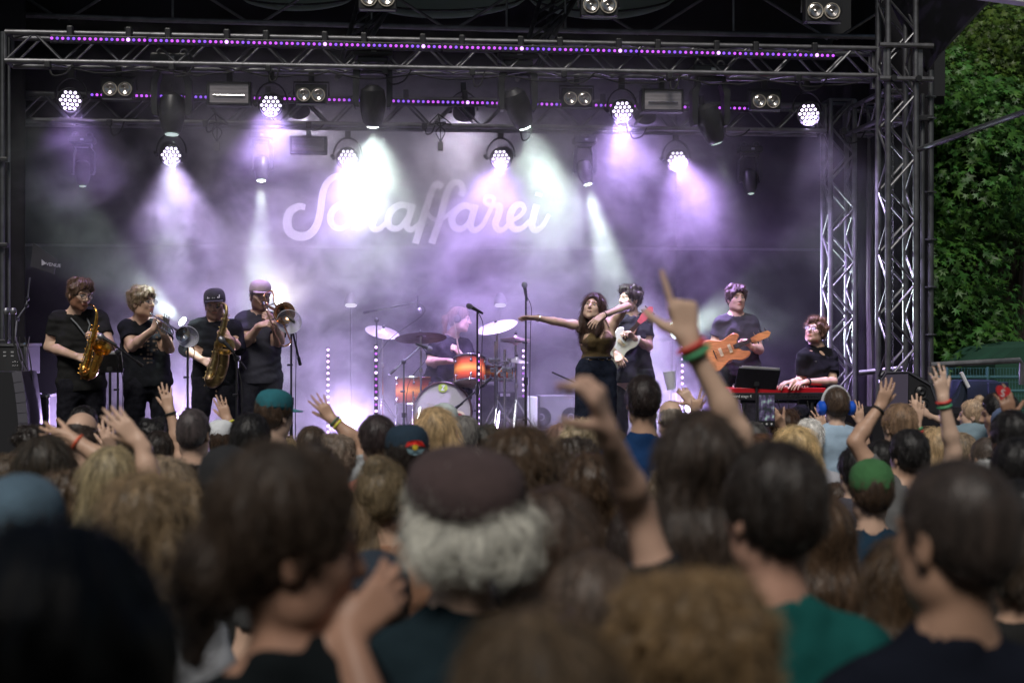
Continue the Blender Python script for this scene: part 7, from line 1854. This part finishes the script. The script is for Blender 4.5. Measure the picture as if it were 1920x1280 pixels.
crowd('dark haired man with a grey streak whose two arms clap overhead with a black band', 1702, 806, 68, 'short', (.020, .018, .018), (.12, .12, .12), d=6.9, turn=-10, arms={'l': A(s=(1650, 905, 0), e=(1603, 828, 0), w=(1648, 765, .05), t=(1674, 704, .05), bands=[BLKB], hand=dict(curl=(.3, .25, .3, .35)))})
crowd('small dark head between the raised elbow and the dark haired man', 1650, 826, 42, 'short', BK, (.02, .02, .02), d=7.8)
crowd('blond haired child head right of the dark haired man', 1750, 803, 46, 'bob', (.38, .27, .15), (.2, .2, .2), d=8.0, H=1.5)
crowd('man in a rounded green cap and navy hooded jacket', 1632, 862, 76, 'short', BR, (.015, .035, .06), hat='beanie', hatcol=(.045, .15, .05), d=6.0, sleeve=1.7)
crowd('person with long brown hair and a pale aqua shirt right of the man in teal', 1536, 930, 96, 'long', (.10, .06, .035), (.26, .42, .42), fem=True, d=4.4, sleeve=1.4)
# --- foreground
crowd('tall man with clipped greying hair and black shirt looming at the lower right', 1786, 866, 205, 'buzz', (.065, .048, .04), (.010, .012, .02), turn=-22, hs=1.10, fat=1.15, d=2.45, skin=(.42, .25, .17), strands=2500)
crowd('woman with pulled back brown hair looking right in profile in the left foreground', 548, 866, 275, 'bun2', (.075, .052, .038), (.010, .013, .015), turn=74, collar=True, nod=-8, hs=1.08, d=2.25, fem=True, strands=3500, skin=(.46, .26, .18), arms={'r': A(s=(640, 1300, 0), e=(720, 1420, -.1), w=(652, 1190, -.02), t=(722, 1115, 0), hand=dict(curl=(.6, .6, .7, .8), thumb=(.9, .3)))})
crowd('very near person seen only as a dark mass of hair at the lower left', 110, 985, 400, 'wavy', (.006, .005, .005), (.006, .006, .007), d=1.36, hs=1.1, strands=800)
crowd('person in a blue grey cap at the left edge', 42, 893, 150, 'short', DK, (.05, .06, .08), hat='beanie', hatcol=(.075, .125, .17), d=3.0, fat=1.05)
crowd('elderly person with fluffy white hair, dark brown flat cap and dark jacket', 862, 852, 205, 'elder', (.46, .45, .40), (.012, .022, .028), hat='beret', hatcol=(.060, .038, .038), d=2.9, hs=1.06, sleeve=1.7, collar=True, turn=-22, fat=1.08, strands=3000)
crowd('woman with long straight brown hair right of the white haired person', 1040, 915, 162, 'long', (.085, .055, .040), (.16, .24, .25), fem=True, d=3.2, turn=30, strands=2500)
crowd('brown haired person low in the centre thrusting a blurred fist up', 1106, 1037, 158, 'short', (.12, .085, .065), (.02, .02, .022), d=2.85, hs=1.0, armk=.98, arms={'r': A(s=(1262, 1190, 0), e=(1196, 955, .0), w=(1136, 806, -.15), t=(1112, 712, -.20), hand=dict(s=.92, curl=(.55, .8, .95, .7), spread=.07, thumb=(1.0, .4)), back=(.1, -.6, .8))}, skin=(.50, .32, .24))
crowd('person with a big mop of golden brown curls at the bottom right of centre', 1290, 1082, 320, 'curly', (.26, .17, .085), (.02, .02, .02), d=2.0, hs=1.15, strands=4000)
crowd('brown blond haired person at the bottom centre edge', 1012, 1150, 290, 'long', (.16, .11, .065), (.03, .03, .03), d=1.85, fem=True, strands=3500, roll=8)
crowd('woman with a blond top knot tied with a mustard band', 722, 852, 92, 'bun', (.16, .12, .07), (.30, .16, .10), d=5.2, turn=34, fem=True)
crowd('woman with straight dark blond hair raising an open palm near the left', 213, 838, 104, 'long', (.26, .21, .12), (.2, .2, .2), fem=True, d=4.9, arms={'r': A(s=(288, 950, 0), e=(280, 890, -.05), w=(262, 828, -.05), t=(216, 782, -.05), hand=dict(curl=(.15, .15, .2, .2), spread=.08))})
crowd('woman with a messy blond brown topknot in the left foreground', 275, 892, 140, 'wavy', (.18, .125, .07), (.50, .52, .56), d=3.6, fem=True, turn=12, strands=2500)
crowd('person with dark fringe highlights at the left, below the waving arm', 88, 818, 96, 'bob', (.05, .038, .026), (.30, .42, .55), fem=True, d=5.3)
crowd('light brown haired person reaching an arm with a red band to the left', 314, 858, 96, 'bob', (.20, .15, .10), (.15, .15, .16), d=5.4, arms={'l': A(s=(258, 960, 0), e=(205, 868, 0), w=(140, 826, 0), t=(60, 806, 0), bands=[(.75, .12, .05)], hand=dict(curl=(.3, .3, .3, .35), spread=.14))})
crowd('dark curly haired head right of the light brown hair band', 363, 872, 74, 'curly', (.055, .042, .034), (.1, .1, .1), d=6.2)
crowd('man in a black cap with a red ear left of the large profile', 425, 838, 100, 'short', DK, (.03, .03, .03), hat='beanie', hatcol=(.018, .018, .02), turn=-20, d=4.6)
crowd('brown haired head cut by the left edge above the blue grey cap', 18, 850, 66, 'messy', (.12, .085, .055), (.1, .1, .1), d=6.8)
crowd('curly brown haired head above the large dark mass at the left', 128, 882, 96, 'curly', (.12, .08, .05), (.1, .1, .12), d=5.0)
crowd('dark haired head behind the large profile, top just showing', 592, 826, 120, 'bun', (.030, .022, .020), (.05, .05, .05), d=4.4)
crowd('person with a dark navy round hat low behind the profile', 700, 1035, 110, 'short', DK, (.02, .02, .03), hat='beanie', hatcol=(.02, .03, .045), d=3.5)
crowd('blond brown haired person behind the topknot woman', 352, 905, 84, 'wavy', (.17, .12, .07), (.3, .28, .26), d=4.6)
crowd('brown haired person low at the right behind the shaved man', 1690, 1010, 110, 'long', (.09, .055, .03), (.42, .28, .2), d=3.9, fem=True, tank=True)
crowd('dark haired person between white haired elder and curls', 1190, 955, 96, 'short', (.05, .035, .03), (.1, .1, .1), d=4.4)
crowd('fair haired child head above the mustard band', 745, 842, 44, 'bob', (.30, .24, .16), (.3, .3, .3), d=7.6)
crowd('small brown haired head between the waving hands at the left', 236, 806, 46, 'short', BR, (.1, .1, .1), d=8.9)
crowd('dark haired head behind the red wrist band at the left', 62, 796, 50, 'messy', DK, (.12, .1, .1), d=8.2)
crowd('brown haired head right of the black haired man', 585, 800, 48, 'short', (.09, .06, .04), (.1, .1, .12), d=8.4, H=1.66)
crowd('grey blond head left of the navy emblem cap', 664, 822, 54, 'wavy', (.24, .19, .12), (.2, .2, .22), d=7.4)
crowd('small dark head between the grey haired men and the brown mane', 942, 806, 44, 'short', BK, (.1, .1, .1), d=9.0)
crowd('light brown head peeking right of the brown mane', 1030, 822, 52, 'messy', (.17, .12, .08), (.1, .1, .1), d=8.0)
crowd('brown haired head behind the raised fist', 1150, 806, 54, 'short', (.08, .055, .04), (.3, .3, .32), d=8.0)
crowd('reddish brown head left of the blond woman', 1424, 816, 56, 'bob', (.13, .065, .035), (.1, .1, .1), d=7.6, fem=True)
crowd('dark head between the carried boy and the green cap', 1603, 838, 50, 'short', BK, (.08, .08, .1), d=7.4)
crowd('sandy haired head right of the raised banded arm', 1800, 812, 44, 'short', (.20, .15, .10), (.1, .12, .14), d=8.6)
crowd('long brown haired head low behind the mustard band', 800, 905, 72, 'long', (.09, .06, .04), (.12, .12, .14), d=5.8, fem=True)
crowd('golden brown haired head low between profile woman and topknot', 655, 925, 80, 'wavy', (.17, .12, .07), (.2, .18, .17), d=5.2)
crowd('dark blond head low right of the raised fist arm', 1262, 880, 84, 'messy', (.15, .11, .07), (.14, .14, .16), d=5.4)
crowd('brown haired head at the lower right between shaved man and white hair', 1905, 985, 96, 'messy', (.07, .05, .035), (.02, .02, .02), d=4.0)
# cap emblem of the navy cap (rear panel faces the camera)
nv = [o for o in bpy.data.objects if o.get('label', '').startswith('man in a navy cap')][0]
cpo = [c for c in nv.children if c.name.startswith('cap')][0]
c0 = W(778, 833, 5.765); Rl = Matrix.Rotation(-nv.rotation_euler.z, 3, 'Z')
for (col, cs_) in (((.70, .03, .02), [(760, 838), (764, 829), (772, 826), (782, 825), (792, 828), (797, 837), (787, 835), (778, 833), (769, 835)]), ((.75, .55, .04), [(773, 836), (778, 833), (784, 836), (782, 843), (775, 843)]), ((.16, .26, .30), [(762, 841), (772, 843), (778, 846), (786, 843), (796, 841), (790, 850), (778, 853), (767, 850)])):
    b = MB(); pts = [Rl @ (W(x, y, 5.66 + .0012 * abs(x - 778)) - nv.location) for x, y in cs_]; nn = len(pts); off = Rl @ Vector((0, .006, 0))
    b.add([tuple(p) for p in pts] + [tuple(p + off) for p in pts], [tuple(range(nn)), tuple(range(2 * nn - 1, nn - 1, -1))] + [(i, i + nn, (i + 1) % nn + nn, (i + 1) % nn) for i in range(nn)])
    eo = b.build('emblem', mat('emblem_%d' % int(col[0] * 100), col, .8), nv)
# plastic cup
t = thing('plastic_cup', 'clear plastic cup held up right of the blue shirted man', 'cup', W(1257, 716, 9.22))
MB().lathe((0, 0, 0), [(.028, -.05), (.030, -.05), (.040, .065), (.043, .068), (.040, .070), (.037, .064), (.027, -.045)], Matrix.Rotation(R(-8), 3, 'Y'), 20, False).build('wall', mat('cup_plastic', (.8, .8, .84), .15, alpha=.55), t, True)
# phone
t = thing('mobile_phone', 'dark phone held upright filming the stage, lit screen toward the viewer', 'phone', W(1437, 768, 8.65))
MB().rbox((0, 0, 0), (.105, .010, .205), .004).build('phone_body', M_plastic, t)
ms_ = bpy.data.materials.new('phone_screen'); ms_.use_nodes = True; N, L = nodes_of(ms_); tc = N.new('ShaderNodeTexCoord'); nn_ = N.new('ShaderNodeTexNoise'); nn_.inputs['Scale'].default_value = 3.5; cr = N.new('ShaderNodeValToRGB')
L.new(tc.outputs['Generated'], nn_.inputs['Vector']); L.new(nn_.outputs['Fac'], cr.inputs[0]); e = cr.color_ramp.elements; e[0].position = .40; e[0].color = (.02, .025, .035, 1); e[1].position = .72; e[1].color = (.35, .5, .45, 1); q = e.new(.56); q.color = (.10, .07, .16, 1)
L.new(cr.outputs[0], N['Principled BSDF'].inputs['Emission Color']); N['Principled BSDF'].inputs['Emission Strength'].default_value = 1.6; N['Principled BSDF'].inputs['Base Color'].default_value = (.02, .02, .02, 1); N['Principled BSDF'].inputs['Roughness'].default_value = .1
MB().box((0, -.0062, .012), (.094, .002, .155)).build('screen', ms_, t)
b = MB(); 
for x in (-.03, 0, .03): b.cyl((x, -.006, -.085), (x, -.0085, -.085), .006, n=8)
b.build('button_icons', mat('white_print'), t)
# heart shaped tag
t = thing('heart_sign', 'small red heart shaped sign by the tanned hand at the right edge', 'sign', W(1880, 735, 6.3))
hp = [(math.sin(a) ** 3 * .034, (.8125 * math.cos(a) - .3125 * math.cos(2 * a) - .125 * math.cos(3 * a) - .0625 * math.cos(4 * a)) * .036) for a in np.linspace(0, 6.283, 25)[:-1]]
MB().prism(hp, -.003, .003, Matrix.Rotation(R(14), 3, 'Y')).build('board', mat('red_card', (.5, .02, .025), .6), t)
text_mesh('letter', 'S', .045, mat('white_print'), t, (-.015, -.005, -.016), (R(90), R(14), 0))
# hanging end of the yellow festival band
# ================================================================== TREES AND THINGS BEYOND THE STAGE
def leaf_mat(name, col, tr):
    m = bpy.data.materials.new(name); m.use_nodes = True; N, L = nodes_of(m); b = N['Principled BSDF']
    oi = N.new('ShaderNodeAttribute'); oi.attribute_name = 'tint'
    rgb = N.new('ShaderNodeRGB'); rgb.outputs[0].default_value = (*col, 1); mx = N.new('ShaderNodeMix'); mx.data_type = 'RGBA'; mx.blend_type = 'MULTIPLY'; mx.inputs[0].default_value = 1
    L.new(rgb.outputs[0], mx.inputs[6]); L.new(oi.outputs['Color'], mx.inputs[7]); L.new(mx.outputs[2], b.inputs['Base Color']); b.inputs['Roughness'].default_value = .45; b.inputs['Specular IOR Level'].default_value = .35
    t = N.new('ShaderNodeBsdfTranslucent'); L.new(mx.outputs[2], t.inputs[0]); ms = N.new('ShaderNodeMixShader'); ms.inputs[0].default_value = tr
    L.new(b.outputs[0], ms.inputs[1]); L.new(t.outputs[0], ms.inputs[2]); L.new(ms.outputs[0], N['Material Output'].inputs[0]); return m
M_leaf = leaf_mat('maple_leaf', (.055, .155, .028), .28); M_leaf2 = leaf_mat('yellow_green_leaf', (.075, .14, .022), .25)
M_bark = mat('bark', (.06, .045, .035), .9, noise=.4, nscale=12, bump=.8, bscale=20)
def star_leaf():     # five lobed maple leaf outline, slightly folded
    pts = []; 
    for k, (a, r) in enumerate(((-90, .15), (-42, .42), (-12, .80), (10, .34), (46, .98), (68, .40), (90, 1.15), (112, .40), (134, .98), (170, .34), (192, .80), (222, .42))):
        pts.append((r * math.cos(R(a)), r * math.sin(R(a)), -.12 * abs(math.cos(R(a))) * r))
    return np.array([(0, .1, .02)] + pts)
LEAFV = star_leaf()
def foliage(name, parent, centers, radii, n, size, m, seed, bias=None):
    r = np.random.RandomState(seed); nl = len(LEAFV); w = radii ** 2 / (radii ** 2).sum(); k = r.choice(len(centers), n, p=w)
    v = r.randn(n, 3); v /= np.linalg.norm(v, axis=1)[:, None]; rad = radii[k] * (.55 + .5 * r.rand(n) ** .6); P = centers[k] + v * rad[:, None] * np.array([1, 1, .72])
    # leaf frames: hanging, facing outward and up with scatter
    nrm = v * .8 + np.array([0, -.5, .7]) + r.randn(n, 3) * .45; nrm /= np.linalg.norm(nrm, axis=1)[:, None]
    dn = np.array([0, 0, -1.]) + r.randn(n, 3) * .6; y = dn - nrm * (dn * nrm).sum(1)[:, None]; y /= np.linalg.norm(y, axis=1)[:, None]; x = np.cross(y, nrm)
    s = size * r.uniform(.4, 1.3, n)
    V = P[:, None, :] + s[:, None, None] * (x[:, None, :] * LEAFV[None, :, 0:1] + y[:, None, :] * LEAFV[None, :, 1:2] + nrm[:, None, :] * LEAFV[None, :, 2:3])
    base = (np.arange(n) * nl)[:, None, None]; tri = np.array([(0, i, i + 1 if i + 1 < nl else 1) for i in range(1, nl)])[None]; T = (base + tri).reshape(-1, 3)
    me = bpy.data.meshes.new(name); me.vertices.add(n * nl); me.vertices.foreach_set('co', V.astype(np.float32).ravel()); me.loops.add(len(T) * 3); me.loops.foreach_set('vertex_index', T.astype(np.int32).ravel())
    me.polygons.add(len(T)); me.polygons.foreach_set('loop_start', np.arange(0, len(T) * 3, 3, dtype=np.int32))
    a = me.color_attributes.new('tint', 'FLOAT_COLOR', 'POINT'); c = np.ones((n, nl, 4), np.float32); g = r.uniform(.45, 1.5, n); hue = r.uniform(-.15, .2, n)
    c[:, :, 0] = (g * (1 + hue))[:, None]; c[:, :, 1] = g[:, None]; c[:, :, 2] = (g * (1 - hue))[:, None]; a.data.foreach_set('color', c.ravel())
    me.update(calc_edges=True); me.materials.append(m); o = inst(name, me, parent); o['kind'] = 'stuff'; return o
def tree(label, bx, by, h, blobs, n, size, m, seed):
    t = thing('maple_tree', label, 'tree', (bx, by, ground_z(by))); b0 = Vector(t.location)
    MB().tube([(0, 0, -.1), (.05, .02, h * .25), (-.05, .05, h * .5), (.05, 0, h * .8)], [.22, .17, .13, .05], 10).build('trunk', M_bark, t, True)
    cs = np.array([list(Vector(c) - b0) for c, _ in blobs]); rs = np.array([r for _, r in blobs])
    br = MB()
    for c, r in blobs: c = Vector(c) - b0; br.tube([(0, 0, h * .3), Vector((c.x * .5, c.y * .5, (h * .35 + c.z) / 2)), c], [.07, .045, .012], 6)
    br.build('limb', M_bark, t, True); foliage('crown', t, cs, rs, n, size, m, seed)
rr2 = random.Random(9)
def blobs_px(xr, yr, dr, rr, n): return [(W(rr2.uniform(*xr), rr2.uniform(*yr), rr2.uniform(*dr)), rr2.uniform(*rr)) for _ in range(n)]
c1 = W(1800, 700, 19.5)
tree('big bright green maple with drooping star shaped leaves right of the stage', c1.x, c1.y, 6.5, blobs_px((1745, 1900), (170, 700), (17.5, 19.0), (.35, .7), 46) + blobs_px((1690, 1780), (120, 640), (18, 19.5), (.4, .7), 18), 15000, .078, M_leaf, 1)
c2 = W(1905, 700, 19.5)
tree('yellow green small leaved tree behind the maple at the right edge', c2.x, c2.y, 7.5, blobs_px((1810, 1935), (20, 420), (18.6, 20.0), (.35, .7), 34), 11000, .062, M_leaf2, 2)
c3 = W(1860, 700, 24)
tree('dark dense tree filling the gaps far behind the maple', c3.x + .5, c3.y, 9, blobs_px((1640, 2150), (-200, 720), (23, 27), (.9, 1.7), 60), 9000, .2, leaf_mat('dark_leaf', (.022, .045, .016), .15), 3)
# dark hedge wall closing the view below and beyond the trees
b = MB(); a = W(1560, 640, 29); c = W(2500, 640, 29)
hd = thing('hedge', 'tall dark hedge closing the view far behind the trees', 'hedge', ((a.x + c.x) / 2, a.y, 0))
nxh, nzh = 60, 24; r = np.random.RandomState(5); b = MB()
for j in range(nzh + 1):
    for i in range(nxh + 1): b.v.append(((i / nxh - .5) * 16, r.uniform(-.25, .25), j / nzh * 11 - .2))
for j in range(nzh):
    for i in range(nxh): k = j * (nxh + 1) + i; b.f.append((k, k + 1, k + nxh + 2, k + nxh + 1))
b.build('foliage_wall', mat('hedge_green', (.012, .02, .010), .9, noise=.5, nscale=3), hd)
# pale building strip seen low behind the fence
pb = thing('pale_wall', 'pale sunlit wall glimpsed low behind the mesh fence', 'wall', tuple(W(1850, 700, 21)))
M_pw = mat('pale_plaster', (.50, .52, .50), .8, noise=.15, nscale=3)
b = MB(); b.box((0, 0, -.75), (4.5, .12, 1.9)); b.build('wall', M_pw, pb)
for k in range(14): MB().box((-2.1 + .32 * k, -.075, -.7), (.03, .03, 1.8)).build('batten', mat('green_grey_wood', (.12, .17, .15), .8), pb)
# mesh fence panel with green frame
fe = thing('mesh_fence', 'dark green wire mesh barrier fence right of the tower', 'fence', tuple(W(1750, 735, 14.5)))
def fq(px, py): return W(px, py, 14.5) - fe.location
for yy in (707, 733, 800): MB().cyl(fq(1745, yy), fq(1925, yy), .014, n=6).build('rail', mat('green_paint', (.03, .10, .08), .5), fe, True)
b = MB()
for k in range(32): b.cyl(fq(1747 + 5.6 * k, 690), fq(1747 + 5.6 * k, 800), .003, n=4)
for k in range(9): b.cyl(fq(1747, 690 + 13 * k), fq(1925, 690 + 13 * k), .003, n=4)
o = b.build('wire_mesh', mat('green_paint'), fe); o['kind'] = 'stuff'
for px in (1776, 1852): MB().cyl(fq(px, 688), fq(px, 860), .018, n=8).build('post', mat('green_paint'), fe, True)
# dark green tent
tn = thing('green_tent', 'dark green tent with sloping roof at the right edge', 'tent', tuple(W(1900, 720, 16)))
def tq(px, py, dd=0): return W(px, py, 16 + dd) - tn.location
b = MB(); P = [tq(1866, 681), tq(1905, 652), tq(1990, 640), tq(1990, 900), tq(1866, 900)]; Q_ = [p + Vector((0, 1.5, 0)) for p in P]
b.add([tuple(p) for p in P + Q_], [(0, 1, 2, 3, 4), (9, 8, 7, 6, 5)] + [(i, i + 5, (i + 1) % 5 + 5, (i + 1) % 5) for i in range(5)]); b.build('canopy', mat('tent_green', (.012, .06, .035), .8, noise=.2, nscale=3), tn)
# blue bags / folded things + pale sticks by the fence
bb = thing('blue_bag', 'dark blue bags piled before the mesh fence', 'bag', tuple(W(1835, 735, 13.6)))
MB().rbox((-.05, 0, .0), (.40, .3, .24), .05).build('bag_body', mat('dark_blue_fabric', (.005, .012, .03), .8, noise=.2, nscale=10), bb, True)
MB().rbox((.12, -.16, .04), (.2, .03, .12), .01).build('pocket', mat('dark_blue_fabric'), bb)
a = W(1802, 698, 12.2); c = W(1816, 726, 12.2); o = MB().cyl(a, c, .018, n=8).build('white_tube', mat('white_box'), None, True); tag(o, 'short slanted white tube by the mesh fence', 'tube')
a = W(1807, 715, 12.25); c = W(1790, 765, 12.3); o = MB().tube([a, (a + c) / 2 + Vector((.02, 0, 0)), c], [.03, .055, .09], 8).build('folded_parasol', mat('dark_blue_fabric'), None, True); tag(o, 'folded dark blue parasol leaning behind the wedge monitor', 'parasol')
